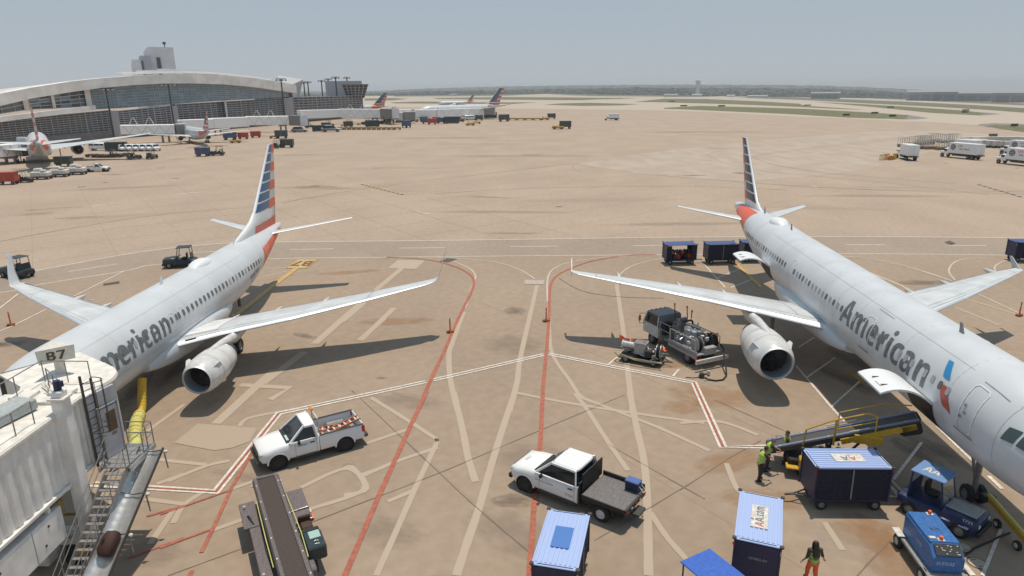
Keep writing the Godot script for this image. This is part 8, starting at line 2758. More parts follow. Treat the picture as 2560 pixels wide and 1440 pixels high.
	for q in [[0.45, 0.45], [0.5, 0.75], [0.6, 0.1]]:
		begin()
		cyl(Vector3(q[0], 0.45, q[1]), Vector3(q[0], 0.8, q[1]), 0.14, 0.14, 14)
		cyl(Vector3(q[0], 0.8, q[1]), Vector3(q[0], 0.86, q[1]), 0.16, 0.12, 14)
		done("drain_tank", M.worn_white if q[0] < 0.55 else M.grey_metal, k)
	for i in 40:
		begin()
		var p := Vector3(rng.randf_range(-0.5, 0.7), rng.randf_range(0.5, 1.2), rng.randf_range(-1.4, 1.4))
		if i % 2 == 0: cyl(p, p + Vector3(rng.randf_range(-0.3, 0.3), rng.randf_range(-0.2, 0.2), rng.randf_range(-0.4, 0.4)), 0.035, 0.035, 8)
		else: ball(p, rng.randf_range(0.05, 0.1), 8, 5)
		done("valve", [M.bright_metal, M.worn_white, M.grey_metal][i % 3], k)
	for q in [[Vector3(0.2, 1.35, -0.9), 0.2], [Vector3(0.1, 1.42, 0.1), 0.12], [Vector3(0.25, 1.0, 1.38), 0.22]]:
		begin()
		for j in 6:
			var d: Vector3 = Vector3(rng.randf_range(-1, 1), rng.randf_range(-0.4, 0.8), rng.randf_range(-1, 1)).normalized() * q[1]
			bar(q[0], q[0] + d, 0.07, 0.02)
		done("warning_streamer", M.flag_orange, k)
	for z in [-1.75, -1.62]:
		part_tube("flag_pole", M.grey_metal, k, [Vector3(0.45, 0.5, z), Vector3(0.5, 1.5, z - 0.05)], 0.012)
		begin()
		loft([[Vector3(0.5, 1.48, z - 0.05), Vector3(0.5, 1.1, z), Vector3(0.505, 1.1, z), Vector3(0.505, 1.48, z - 0.05)], [Vector3(0.45, 1.3, z + 0.3), Vector3(0.45, 1.25, z + 0.3), Vector3(0.455, 1.25, z + 0.3), Vector3(0.455, 1.3, z + 0.3)]], true, -1)
		done("flag", M.flag_orange, k)
	part_tube("drawbar", M.dark_metal, k, [Vector3(-0.3, 0.35, 1.45), Vector3(0, 0.3, 2.1), Vector3(0.3, 0.35, 1.45)], 0.035)


func loader_deck(o: Node3D, body: Material, deck: Material, L: float) -> void:
	part_box("chassis", body, o, Vector3(0, 0.62, 0), Vector3(1.7, 0.4, L), 0.05)
	for x in [-1.0, 1.0]:
		for z in [-0.34, 0.34]: wheel(o, Vector3(0.85 * x, 0.36, z * L), 0.36, 0.26, M.grey_metal)


func belt(o: Node3D, a: Vector3, b: Vector3, w: float, belt_m: Material, edge_m: Material, under_m: Material) -> void:
	begin()
	bar(a, b, w, 0.05)
	done("belt", belt_m, o)
	var f := frame_of(b - a)
	for s in [-1.0, 1.0]:
		begin()
		bar(a + f.x * s * (w * 0.5 + 0.08) + f.y * 0.03, b + f.x * s * (w * 0.5 + 0.08) + f.y * 0.03, 0.15, 0.1, 0.02)
		done("side_guide", edge_m, o)
		begin()
		bar(a + f.x * s * (w * 0.5 + 0.17) - f.y * 0.1, b + f.x * s * (w * 0.5 + 0.17) - f.y * 0.1, 0.05, 0.24, 0.01)
		done("side_beam", under_m, o)
		for k in 6: part_box("bolt_plate", M.worn_white, o, a.lerp(b, (k + 0.5) / 6.0) + f.x * s * (w * 0.5 + 0.1) + f.y * 0.085, Vector3(0.05, 0.015, 0.08))
	for e in [a, b]:
		begin()
		cyl(e - f.x * w * 0.52, e + f.x * w * 0.52, 0.09, 0.09, 12)
		done("end_roller", M.dark_metal, o)


func build_loaders() -> void:
	# empty loader at the bottom of the picture
	var a: Vector3 = Vector3(-11.13, 1.25, -26.24)
	var b: Vector3 = Vector3(-7.69, 1.45, -19.64)
	var h := Vector3(a.x - b.x, 0, a.z - b.z).normalized()
	var c := a.lerp(b, 0.52)
	var o := thing("belt_loader", "empty brown belt loader parked behind the white pickup with ladders", "belt loader", Vector3(c.x, 0, c.z), atan2(h.x, h.z))
	loader_deck(o, M.deck_grey, M.deck_grey, 5.4)
	var fa := o.transform.affine_inverse() * a
	var fb := o.transform.affine_inverse() * b
	belt(o, fb + (fb - fa) * 0.12, fa, 0.72, M.belt_brown, M.belt_edge, M.dark_metal)
	for q in [[0.98, 1.7, 1.9, 0.62], [0.88, -1.0, 3.4, 0.42]]: part_box("left_deck", M.belt_edge, o, Vector3(q[0], 0.95, q[1]), Vector3(q[3], 0.12, q[2]), 0.02)
	for q in [[-0.93, 1.9, 1.6, 0.8], [-0.93, 0.62, 0.85, 0.8]]: part_box("right_deck", M.belt_edge, o, Vector3(q[0], 0.92, q[1]), Vector3(q[3], 0.12, q[2]), 0.02)
	for z in [0.18, 1.06]: part_tube("grab_bar", M.bright_metal, o, [Vector3(-0.58, 1.0, z), Vector3(-1.3, 1.02, z + 0.05)], 0.02)
	part_box("driver_seat", mat("seat_brown", 0.055, 0.025, 0.012, 0.6), o, Vector3(-0.95, 0.95, -0.2), Vector3(0.52, 0.3, 0.6), 0.1)
	part_box("seat_back", M.seat_brown, o, Vector3(-0.95, 1.15, 0.08), Vector3(0.5, 0.4, 0.12), 0.05)
	part_box("seat_shell", M.grey_paint, o, Vector3(-0.95, 0.8, -0.55), Vector3(0.8, 0.2, 0.4), 0.03)
	part_box("control_desk", M.black, o, Vector3(-0.98, 1.05, -0.82), Vector3(0.72, 0.4, 0.25), 0.05)
	part_box("engine_cover", M.teal_dark, o, Vector3(-1.02, 0.95, -1.5), Vector3(0.72, 0.6, 1.15), 0.06)
	part_box("cover_glass", mat("pale_green_glass", 0.33, 0.48, 0.43, 0.1), o, Vector3(-1.08, 1.26, -1.25), Vector3(0.42, 0.03, 0.48), 0.01)
	for z in [-1.7, -1.9]: part_tube("vent_ring", M.bright_metal, o, [Vector3(-1.15, 1.27, z), Vector3(-1.05, 1.28, z + 0.03), Vector3(-0.98, 1.27, z)], 0.015)
	part_box("warning_board", M.flag_orange, o, Vector3(-1.33, 0.98, 0.35), Vector3(0.05, 0.1, 0.4))
	part_box("lamp_block", M.worn_white, o, Vector3(-1.32, 1.0, 0.75), Vector3(0.08, 0.1, 0.25), 0.02)
	for s in [-1.0, 1.0]: part_tube("yellow_hand_rail", M.hose_pale, o, [Vector3(0.62 * s, 1.2, -2.4), Vector3(0.64 * s, 1.35, -1.0), Vector3(0.62 * s, 1.3, 0.6), Vector3(0.6 * s, 1.2, 2.2)], 0.022)
	for q in [[0.6, 3.6], [-0.6, 3.5], [1.1, 2.2], [0.98, -2.5]]: part_box("corner_lamp", M.worn_white, o, Vector3(q[0], 1.12, q[1]), Vector3(0.1, 0.08, 0.1), 0.03)
	part_tube("crank", M.teal_dark, o, [Vector3(1.05, 1.02, 1.6), Vector3(1.0, 1.12, 1.4), Vector3(0.9, 1.03, 0.9)], 0.03)

	# yellow and blue loader working at the hold of the right airliner
	a = Vector3(12.46, 0.95, -29.12)
	b = Vector3(18.35, 3.35, -27.35)
	h = Vector3(b.x - a.x, 0, b.z - a.z).normalized()
	c = a.lerp(b, 0.5)
	o = thing("belt_loader", "belt loader with yellow handrail raised to the open hold of the right airliner", "belt loader", Vector3(c.x, 0, c.z), atan2(h.x, h.z))
	loader_deck(o, M.black, M.black, 4.4)
	fa = o.transform.affine_inverse() * a
	fb = o.transform.affine_inverse() * b
	belt(o, fa, fb, 0.62, mat("belt_dark", 0.075, 0.068, 0.066, 0.7, 0.0, "soft", 1.0), mat("guide_blue", 0.19, 0.23, 0.32, 0.45, 0.0, "soft", 1.0), M.dark_metal)
	var f := frame_of(fb - fa)
	var at := func(u: float, x: float, y: float) -> Vector3: return fa.lerp(fb, u) + f.x * x + Vector3(0, y, 0)
	var near := -0.55 if (o.transform * Vector3(-0.55, 0, 0)).z > (o.transform * Vector3(0.55, 0, 0)).z else 0.55
	part_tube("handrail", M.yellow, o, [at.call(0.24, near, -0.05), at.call(0.25, near, 0.75), at.call(0.42, near, 0.95), at.call(0.66, near, 0.95), at.call(0.72, near, 0.7), at.call(0.72, near, -0.1)], 0.035, 8)
	part_tube("middle_rail", M.yellow, o, [at.call(0.46, near, 0.45), at.call(0.72, near, 0.45)], 0.028, 8)
	part_tube("rail_post", M.yellow, o, [at.call(0.45, near, -0.35), at.call(0.45, near, 0.95)], 0.05, 8)
	part_tube("far_handrail", M.yellow, o, [at.call(0.5, -near, 0.0), at.call(0.5, -near, 0.7), at.call(0.8, -near, 0.7), at.call(0.98, -near, 0.3)], 0.03, 8)
	part_tube("white_rail", M.worn_white, o, [at.call(0.42, -near * 0.8, 0.2), at.call(0.62, -near * 0.8, 0.2)], 0.03, 8)
	part_tube("white_rail", M.worn_white, o, [at.call(0.55, near * 0.9, 0.15), at.call(0.68, near * 0.9, 0.15)], 0.03, 8)
	begin()
	bar(at.call(0.5, near, -0.25), at.call(0.98, near, -0.2), 0.1, 0.26)
	done("yellow_boom", M.yellow, o)
	part_box("yellow_panel", M.yellow, o, at.call(0.68, near * 1.05, -0.42), Vector3(0.12, 0.42, 1.2), 0.02)
	begin()
	bar(at.call(0.88, 0, -0.3), at.call(1.02, 0, -0.35), 1.2, 0.6, 0.1)
	done("head_bumper", M.black, o)
	for u in [0.35, 0.6]: part_tube("lift_arm", M.dark_metal, o, [Vector3(0.3, 0.7, (u - 0.5) * 4.0), at.call(u + 0.2, 0.3, -0.1)], 0.06)
	begin()
	for k in 60:
		var q := Vector3(rng.randf_range(-0.85, 0.85), rng.randf_range(0.45, 1.15), rng.randf_range(-1.6, 1.6))
		box(q, Vector3(rng.randf_range(0.05, 0.25), rng.randf_range(0.04, 0.2), rng.randf_range(0.05, 0.4)))
	done("machinery", M.dark_metal, o).set_meta("kind", "stuff")
	part_box("yellow_driver_box", M.yellow, o, Vector3(near * 1.7, 0.75, -1.5), Vector3(0.5, 0.55, 0.5), 0.05)
	part_box("yellow_step", M.yellow, o, Vector3(near * 1.7, 0.5, -2.0), Vector3(0.5, 0.1, 0.6), 0.03)
	part_box("side_step", M.hose_yellow, o, Vector3(near * 1.75, 0.55, 0.9), Vector3(0.1, 0.06, 1.4))
	part_box("rear_plate", M.deck_grey, o, Vector3(-near * 1.2, 1.0, -2.2), Vector3(0.7, 0.05, 0.9))


# ---------- people ----------
func body_mesh(bones: Array, cell: float, grow: float) -> void:
	# smooth union of tapered capsules, meshed with surface nets
	var lo := Vector3(1e9, 1e9, 1e9)
	var hi := -lo
	for b in bones:
		var r: float = maxf(b[2], b[3]) + grow + cell * 2.0
		for p in [b[0], b[1]]:
			lo = lo.min(p - Vector3.ONE * r)
			hi = hi.max(p + Vector3.ONE * r)
	var n := Vector3i((hi - lo) / cell) + Vector3i.ONE * 2
	var f := PackedFloat32Array()
	f.resize(n.x * n.y * n.z)
	f.fill(1.0)
	for b in bones:
		var pa: Vector3 = b[0]
		var ba: Vector3 = b[1] - pa
		var l2 := maxf(ba.length_squared(), 1e-6)
		var r: float = maxf(b[2], b[3]) + grow + cell * 2.5
		var i0 := Vector3i((pa.min(b[1]) - Vector3.ONE * r - lo) / cell).clamp(Vector3i.ZERO, n - Vector3i.ONE)
		var i1 := Vector3i((pa.max(b[1]) + Vector3.ONE * r - lo) / cell).clamp(Vector3i.ZERO, n - Vector3i.ONE)
		for z in range(i0.z, i1.z + 1):
			for y in range(i0.y, i1.y + 1):
				var at := (z * n.y + y) * n.x
				for x in range(i0.x, i1.x + 1):
					var q := lo + Vector3(x, y, z) * cell - pa
					var t := clampf(q.dot(ba) / l2, 0.0, 1.0)
					var v := q - ba * t
					if b.size() > 4: v.z *= b[4]
					var d: float = v.length() - lerpf(b[2], b[3], t) - grow
					var e := f[at + x]
					var s := maxf(0.035 - absf(d - e), 0.0) / 0.035
					f[at + x] = minf(d, e) - s * s * 0.00875
	var vert := {}
	var off := [Vector3i(0, 0, 0), Vector3i(1, 0, 0), Vector3i(0, 1, 0), Vector3i(1, 1, 0), Vector3i(0, 0, 1), Vector3i(1, 0, 1), Vector3i(0, 1, 1), Vector3i(1, 1, 1)]
	for z in n.z - 1:
		for y in n.y - 1:
			for x in n.x - 1:
				var c := []
				var neg := 0
				for o in off:
					var v := f[((z + o.z) * n.y + y + o.y) * n.x + x + o.x]
					c.append(v)
					if v < 0: neg += 1
				if neg == 0 or neg == 8: continue
				var sum := Vector3.ZERO
				var k := 0
				for e in [[0, 1], [2, 3], [4, 5], [6, 7], [0, 2], [1, 3], [4, 6], [5, 7], [0, 4], [1, 5], [2, 6], [3, 7]]:
					if (c[e[0]] < 0) != (c[e[1]] < 0):
						sum += Vector3(off[e[0]]).lerp(Vector3(off[e[1]]), c[e[0]] / (c[e[0]] - c[e[1]]))
						k += 1
				vert[Vector3i(x, y, z)] = lo + (Vector3(x, y, z) + sum / k) * cell
	sg = 1
	for p in vert:
		for ax in 3:
			var step := Vector3i.ZERO
			step[ax] = 1
			var u := Vector3i.ZERO
			u[(ax + 1) % 3] = 1
			var w := Vector3i.ZERO
			w[(ax + 2) % 3] = 1
			if not (vert.has(p - u) and vert.has(p - w) and vert.has(p - u - w)): continue
			var v0 := f[(p.z * n.y + p.y) * n.x + p.x]
			var pn: Vector3i = p + step
			if pn.x >= n.x or pn.y >= n.y or pn.z >= n.z: continue
			var v1 := f[(pn.z * n.y + pn.y) * n.x + pn.x]
			if (v0 < 0) == (v1 < 0): continue
			var dir := Vector3(step) * (1.0 if v0 < 0 else -1.0)
			var mid: Vector3 = (vert[p] + vert[p - u - w]) * 0.5
			quad(vert[p], vert[p - u], vert[p - u - w], vert[p - w], mid - dir)
	sg = -1


func person(label: String, at: Vector3, turn: float, J: Dictionary, look: Dictionary, group := "") -> void:
	# J: joints in metres, facing +z; left is +x
	var o := thing("person", label, "person", at, turn, group)
	var torso := [[J.hip, J.chest, 0.135, 0.155, 1.25], [J.chest, J.neck, 0.13, 0.06, 1.2], [J.hl, J.hr, 0.10, 0.10, 1.1], [J.sl, J.sr, 0.07, 0.07], [J.neck, J.head - Vector3(0, 0.06, 0), 0.056, 0.055]]
	var legs := []
	var arms := []
	for s in ["l", "r"]:
		legs.append([J["h" + s], J["k" + s], 0.092, 0.058])
		legs.append([J["k" + s], J["f" + s], 0.06, 0.04])
		arms.append([J["s" + s], J["e" + s], 0.056, 0.043])
		arms.append([J["e" + s], J["w" + s], 0.044, 0.03])
	var hd: Vector3 = J.head
	var fw: Vector3 = J.get("face", Vector3(0, 0, 1))
	var all := torso + legs + arms
	all.append([hd + Vector3(0, 0.03, 0) - fw * 0.015, hd + Vector3(0, -0.03, 0) + fw * 0.015, 0.098, 0.078])
	all.append([hd + fw * 0.09 + Vector3(0, -0.015, 0), hd + fw * 0.105 + Vector3(0, -0.03, 0), 0.012, 0.016])
	var right := Vector3.UP.cross(fw)
	for s in [-1.0, 1.0]: all.append([hd + right * 0.088 * s + Vector3(0, 0.01, 0), hd + right * 0.092 * s + Vector3(0, -0.025, 0), 0.018, 0.014])
	begin()
	body_mesh(all, 0.02, 0.0)
	# hands: a palm, four fingers and a thumb that leaves its side
	for s in ["l", "r"]:
		var w: Vector3 = J["w" + s]
		var d: Vector3 = (w - J["e" + s]).normalized()
		var fr := frame_of(d)
		var sd := 1.0 if s == "l" else -1.0
		ball(w + d * 0.05, 0.05, 8, 6, Vector3(0.8, 0.8, 0.8))
		for k in 4:
			var k0 := w + d * 0.085 + fr.x * (k - 1.5) * 0.02
			var ln: float = [0.06, 0.075, 0.07, 0.052][k]
			cyl(w + d * 0.04 + fr.x * (k - 1.5) * 0.018, k0, 0.011, 0.01, 6)
			cyl(k0, k0 + d * ln * 0.5 - fr.y * ln * 0.15, 0.01, 0.009, 6)
			cyl(k0 + d * ln * 0.5 - fr.y * ln * 0.15, k0 + d * ln * 0.85 - fr.y * ln * 0.5, 0.009, 0.007, 6)
		cyl(w + d * 0.02 + fr.x * 0.03 * sd, w + d * 0.06 + fr.x * 0.062 * sd, 0.013, 0.011, 6)
		cyl(w + d * 0.06 + fr.x * 0.062 * sd, w + d * 0.1 + fr.x * 0.06 * sd, 0.011, 0.008, 6)
	done("body", M[look.skin], o)
	begin()
	for s in [-1.0, 1.0]: ball(hd + fw * 0.082 + right * 0.033 * s + Vector3(0, 0.012, 0), 0.012, 8, 5)
	done("eyes", M.black, o)
	begin()
	box(hd + fw * 0.092 + Vector3(0, -0.055, 0), Vector3(0.045, 0.01, 0.02))
	done("mouth", M.tail_lamp, o)
	begin()
	body_mesh(legs + [torso[2]], 0.022, 0.022)
	done("trousers", M[look.legs], o)
	begin()
	body_mesh([torso[0], [J.chest, J.chest.lerp(J.neck, 0.55), 0.13, 0.11, 1.2], torso[3]], 0.022, 0.018)
	for s in ["l", "r"]: pass
	done("shirt", M[look.shirt], o)
	begin()
	body_mesh([arms[0], arms[2]], 0.02, 0.014)
	done("sleeves", M[look.shirt], o)
	begin()
	body_mesh([[J.hip.lerp(J.chest, 0.05), J.chest, 0.14, 0.158, 1.2], [J.chest, J.chest.lerp(J.neck, 0.5), 0.15, 0.11, 1.15]], 0.022, 0.034)
	done("safety_vest", M[look.vest], o)
	begin()
	for y in [0.3, 0.75]:
		var c: Vector3 = J.hip.lerp(J.chest, y)
		xf = Transform3D(frame_of(J.chest - J.hip, Vector3(0, 0, 1)), c)
		lathe([Vector2(0.198, -0.02), Vector2(0.2, 0), Vector2(0.198, 0.02)], 18)
	done("reflective_tape", M.worn_white, o)
	for s in ["l", "r"]:
		var p: Vector3 = J["f" + s]
		begin()
		loft([ring_rect(-0.08, 0.045, -0.06, 0.03, 0.02, 0.01), ring_rect(0.06, 0.05, -0.06, 0.02, 0.02, 0.01), ring_rect(0.17, 0.04, -0.06, -0.02, 0.015, 0.01)])
		put("shoe", made(M.black), o, Transform3D(Basis(), p))
	begin()
	if look.hair == "long":
		body_mesh([[hd + Vector3(0, 0.05, 0) - fw * 0.02, hd + Vector3(0, -0.03, 0) - fw * 0.035, 0.105, 0.1], [hd - fw * 0.06, hd + Vector3(0, -0.42, 0) - fw * 0.13, 0.1, 0.15, 1.5], [hd + right * 0.06 + Vector3(0, 0.02, 0), hd + right * 0.10 + Vector3(0, -0.3, 0) - fw * 0.08, 0.06, 0.06], [hd - right * 0.06 + Vector3(0, 0.02, 0), hd - right * 0.10 + Vector3(0, -0.3, 0) - fw * 0.08, 0.06, 0.06]], 0.02, 0.0)
	else:
		body_mesh([[hd + Vector3(0, 0.055, 0) - fw * 0.02, hd + Vector3(0, 0.01, 0) - fw * 0.045, 0.095, 0.085]], 0.018, 0.0)
	done("hair", M[look.hair_m], o)


func build_people() -> void:
	var reach := {"hip": Vector3(0, 0.95, -0.04), "chest": Vector3(0, 1.3, 0.06), "neck": Vector3(0, 1.49, 0.13), "head": Vector3(0, 1.62, 0.2), "face": Vector3(0, -0.3, 0.95), "hl": Vector3(0.09, 0.9, -0.03), "hr": Vector3(-0.09, 0.9, -0.03), "kl": Vector3(0.11, 0.5, 0.05), "kr": Vector3(-0.12, 0.5, -0.02), "fl": Vector3(0.12, 0.07, 0.06), "fr": Vector3(-0.14, 0.07, -0.14), "sl": Vector3(0.19, 1.41, 0.1), "sr": Vector3(-0.19, 1.41, 0.1), "el": Vector3(0.24, 1.2, 0.28), "er": Vector3(-0.25, 1.16, 0.24), "wl": Vector3(0.12, 1.1, 0.5), "wr": Vector3(-0.14, 1.08, 0.46)}
	var upright := {"hip": Vector3(0, 0.96, 0), "chest": Vector3(0, 1.31, 0.0), "neck": Vector3(0, 1.5, 0.0), "head": Vector3(0, 1.65, 0.03), "face": Vector3(0.2, -0.3, 0.9), "hl": Vector3(0.09, 0.92, 0), "hr": Vector3(-0.09, 0.92, 0), "kl": Vector3(0.1, 0.5, 0.03), "kr": Vector3(-0.11, 0.5, 0.0), "fl": Vector3(0.11, 0.07, -0.02), "fr": Vector3(-0.14, 0.07, -0.04), "sl": Vector3(0.2, 1.43, 0), "sr": Vector3(-0.2, 1.43, 0), "el": Vector3(0.27, 1.14, -0.02), "er": Vector3(-0.28, 1.15, 0.02), "wl": Vector3(0.24, 0.9, 0.14), "wr": Vector3(-0.27, 0.9, 0.16)}
	var swing := upright.duplicate()
	swing.el = Vector3(0.30, 1.17, -0.06)
	swing.er = Vector3(-0.30, 1.17, 0.0)
	swing.wl = Vector3(0.40, 0.95, 0.04)
	swing.wr = Vector3(-0.42, 0.96, 0.10)
	swing.fl = Vector3(0.1, 0.09, 0.2)
	swing.kl = Vector3(0.1, 0.52, 0.16)
	swing.fr = Vector3(-0.1, 0.09, -0.22)
	swing.kr = Vector3(-0.1, 0.5, -0.02)
	swing.face = Vector3(0, -0.1, 1)
	person("man in a lime vest leaning forward with outstretched arms left of the belt loader", Vector3(11.57, 0, -27.56), 1.75, reach, {"skin": "skin", "legs": "trousers_dark", "shirt": "shirt_dark", "vest": "vest", "hair": "short", "hair_m": "hair_dark"}, "ramp workers at the belt loader")
	person("man in a lime vest at the conveyor, half hidden by the worker in front", Vector3(12.2, 0, -28.39), 1.5, reach, {"skin": "skin_light", "legs": "trousers_dark", "shirt": "shirt_dark", "vest": "vest", "hair": "short", "hair_m": "grey_metal"}, "ramp workers at the belt loader")
	person("man in a lime vest standing beside the yellow driver box", Vector3(13.31, 0, -28.97), -1.9, upright, {"skin": "skin", "legs": "trousers_dark", "shirt": "belt_brown", "vest": "vest", "hair": "short", "hair_m": "hair_dark"}, "ramp workers at the belt loader")
	person("woman with long dark hair, green vest and orange trousers at the bottom edge", Vector3(11.05, 0, -20.75), PI, swing, {"skin": "skin_light", "legs": "trousers_orange", "shirt": "belt_brown", "vest": "vest_green", "hair": "long", "hair_m": "hair_dark"})


func box_truck(o: Node3D, L: float, logo: bool) -> void:
	# origin under the middle of the box; +z forward
	part_box("cargo_box", M.white_paint, o, Vector3(0, 2.5, -0.6), Vector3(2.5, 2.6, L), 0.04)
	part_box("box_frame", M.dark_metal, o, Vector3(0, 1.0, -0.6), Vector3(1.6, 0.4, L))
	part_box("cab", M.white_paint, o, Vector3(0, 1.5, L * 0.5 + 0.1), Vector3(2.2, 1.5, 1.3), 0.12)
	part_box("bonnet", M.white_paint, o, Vector3(0, 1.15, L * 0.5 + 1.25), Vector3(1.9, 0.8, 1.3), 0.12)
	part_box("windscreen", M.dark_glass, o, Vector3(0, 1.85, L * 0.5 + 0.76), Vector3(1.9, 0.6, 0.04))
	for s in [-1.0, 1.0]:
		part_box("side_window", M.dark_glass, o, Vector3(1.1 * s, 1.85, L * 0.5 + 0.25), Vector3(0.04, 0.55, 0.8))
		part_box("mirror", M.black, o, Vector3(1.35 * s, 1.9, L * 0.5 + 0.8), Vector3(0.2, 0.4, 0.1))
		for z in [L * 0.5 + 1.1, -L * 0.28, -L * 0.42]: wheel(o, Vector3(1.0 * s, 0.5, z), 0.5, 0.34, M.grey_metal)
		part_box("under_locker", M.dark_metal, o, Vector3(0.95 * s, 0.85, 0.4), Vector3(0.5, 0.5, L * 0.45))
		if logo:
			begin()
			cyl(Vector3(1.255 * s, 2.75, L * 0.26), Vector3(1.27 * s, 2.75, L * 0.26), 0.75, 0.75, 20)
			done("globe_emblem", M.title_grey, o)
			begin()
			for k in 3: bar(Vector3(1.275 * s, 2.75 + (k - 1) * 0.4, L * 0.26 - 0.55), Vector3(1.275 * s, 2.8 + (k - 1) * 0.4, L * 0.26 + 0.55), 0.01, 0.1)
			done("emblem_lines", M.worn_white, o)
			var bs := Basis(Vector3(0, 0, -s), Vector3(0, 1, 0), Vector3(s, 0, 0))
			begin()
			write("Sky Chefs", Transform3D(bs, Vector3(1.262 * s, 2.35, -L * 0.13)), 0.55, 2.9)
			done("lettering", M.title_grey, o)
			begin()
			write("LSG", Transform3D(bs, Vector3(1.262 * s, 3.15, L * 0.02)), 0.5, 1.2)
			done("lettering_orange", M.ladder_orange, o)
	part_box("rear_door_line", M.line_grey, o, Vector3(0, 2.45, -0.6 - L * 0.5 - 0.005), Vector3(0.04, 2.3, 0.012))
	part_box("tail_lift", M.dark_metal, o, Vector3(0, 1.0, -0.75 - L * 0.5), Vector3(2.3, 0.25, 0.3))


func build_middle_distance() -> void:
	var rear: Vector3 = Vector3(115.3, 0, -165.17)
	var front: Vector3 = Vector3(112.87, 0, -173.68)
	var h := (front - rear).normalized()
	var t := thing("box_truck", "white catering truck with a round dark emblem and lettering on its side, parked at right", "truck", (front + rear) * 0.5 - Vector3(0, 0, 1), atan2(h.x, h.z), "catering trucks at right")
	box_truck(t, 8.0, true)
	copy_of(t, "box_truck", "white catering truck cut off by the right edge, nearer than the others", Vector3(116.97, 0, -153.73), atan2(h.x, h.z))
	copy_of(t, "box_truck", "white catering truck cut off by the right edge, behind the nearer one", Vector3(133.75, 0, -176.05), atan2(h.x, h.z) + 0.1)
	var p := thing("box_truck", "white box truck seen from behind, right of the yellow fence", "truck", Vector3(99.38, 0, -169.19), PI - 0.2, "catering trucks at right")
	box_truck(p, 6.0, false)
	copy_of(p, "box_truck", "white box truck half hidden behind the catering truck with the emblem", Vector3(121.91, 0, -181.87), atan2(h.x, h.z))
	copy_of(p, "box_truck", "lone white box truck crossing the empty far apron", Vector3(60.47, 0, -405.11), -PI / 2, "")
	# racks and pens of the catering yard
	var r := thing("cage_rack", "open wire cage rack on a brown base in the catering yard", "rack", Vector3(119.64, 0, -205.85), 0.25, "cage racks in the catering yard")
	part_box("base", mat("rack_brown", 0.24, 0.165, 0.09, 0.8), r, Vector3(0, 0.45, 0), Vector3(4.4, 0.8, 1.6), 0.03)
	for k in 6:
		for z in [-0.75, 0.75]: part_box("upright", M.worn_white, r, Vector3(-2.1 + 0.84 * k, 1.75, z), Vector3(0.09, 1.8, 0.09))
	for z in [-0.75, 0.75]: part_box("top_rail", M.worn_white, r, Vector3(0, 2.65, z), Vector3(4.3, 0.1, 0.1))
	for q in [Vector3(125.94, 0, -210.96), Vector3(129.96, 0, -214.64), Vector3(130.96, 0, -213.5), Vector3(138.84, 0, -222.88), Vector3(140.02, 0, -219.2), Vector3(143.99, 0, -221.32), Vector3(119.5, 0, -198.04), Vector3(121.94, 0, -197.09), Vector3(124.09, 0, -194.7), Vector3(127.49, 0, -195.96)]: copy_of(r, "cage_rack", "open wire cage rack on a brown base in the catering yard", q, 0.2)
	var g := thing("trailer", "grey box trailer in the row behind the catering trucks", "trailer", Vector3(140.16, 0, -206.63), -0.25, "grey trailers behind the catering trucks")
	part_box("box", M.worn_white, g, Vector3(0, 1.3, 0), Vector3(4.0, 1.5, 1.8), 0.04)
	part_box("door_frame", M.dark_metal, g, Vector3(1.8, 1.3, 0.92), Vector3(0.12, 1.3, 0.06))
	for x in [-1.3, 1.3]:
		for z in [-0.7, 0.7]: wheel(g, Vector3(x, 0.4, z), 0.4, 0.3, M.grey_metal, "wheel")
	for q in [Vector3(140.81, 0, -204.2), Vector3(141.44, 0, -201.82), Vector3(142.31, 0, -200.14), Vector3(143.15, 0, -198.7), Vector3(144.25, 0, -197.68), Vector3(144.9, 0, -196.3)]: copy_of(g, "trailer", "grey box trailer in the row behind the catering trucks", q, -0.25)
	var y := thing("fence_pen", "yellow fence panels standing round a valve left of the box trucks", "fence", Vector3(94.38, 0, -168.64), 0.35)
	for q in [[-2.1, 0.0, 0.2], [0.0, -0.7, 0.0], [2.1, 0.2, -0.3]]:
		for k in 6: part_box("picket", M.yellow, y, Vector3(q[0] - 0.85 + 0.34 * k, 0.75, q[1] + q[2] * k * 0.34), Vector3(0.1, 1.5, 0.08))
		for z in [0.3, 1.3]: part_box("fence_rail", M.yellow, y, Vector3(q[0], z, q[1] + q[2] * 0.85), Vector3(1.8, 0.1, 0.06))
	for k in 5: part_box("valve_body", M.orange if k % 2 == 0 else M.yellow, y, Vector3(-0.6 + 0.4 * k, 0.5 + 0.1 * (k % 2), 0.4), Vector3(0.35, 0.9 + 0.2 * (k % 3), 0.4), 0.08)
	part_box("barrier_wall", M.pale_concrete, thing("barrier", "long pale concrete barrier on the grass at the right edge", "barrier", Vector3(170.38, -0.45, -232.17), -0.16), Vector3(0, 0.6, 0), Vector3(24, 1.2, 0.6), 0.1)
	var bx := thing("utility_cabinet", "small brown utility cabinet at the left end of the concrete barrier", "cabinet", Vector3(167.28, -0.38, -236.17), 0.3)
	part_box("cabinet", M.rack_brown, bx, Vector3(0, 0.9, 0), Vector3(2.6, 1.8, 1.2), 0.05)
	part_box("cap", M.dark_metal, bx, Vector3(0, 1.83, 0), Vector3(2.7, 0.08, 1.3))


var protos := {}

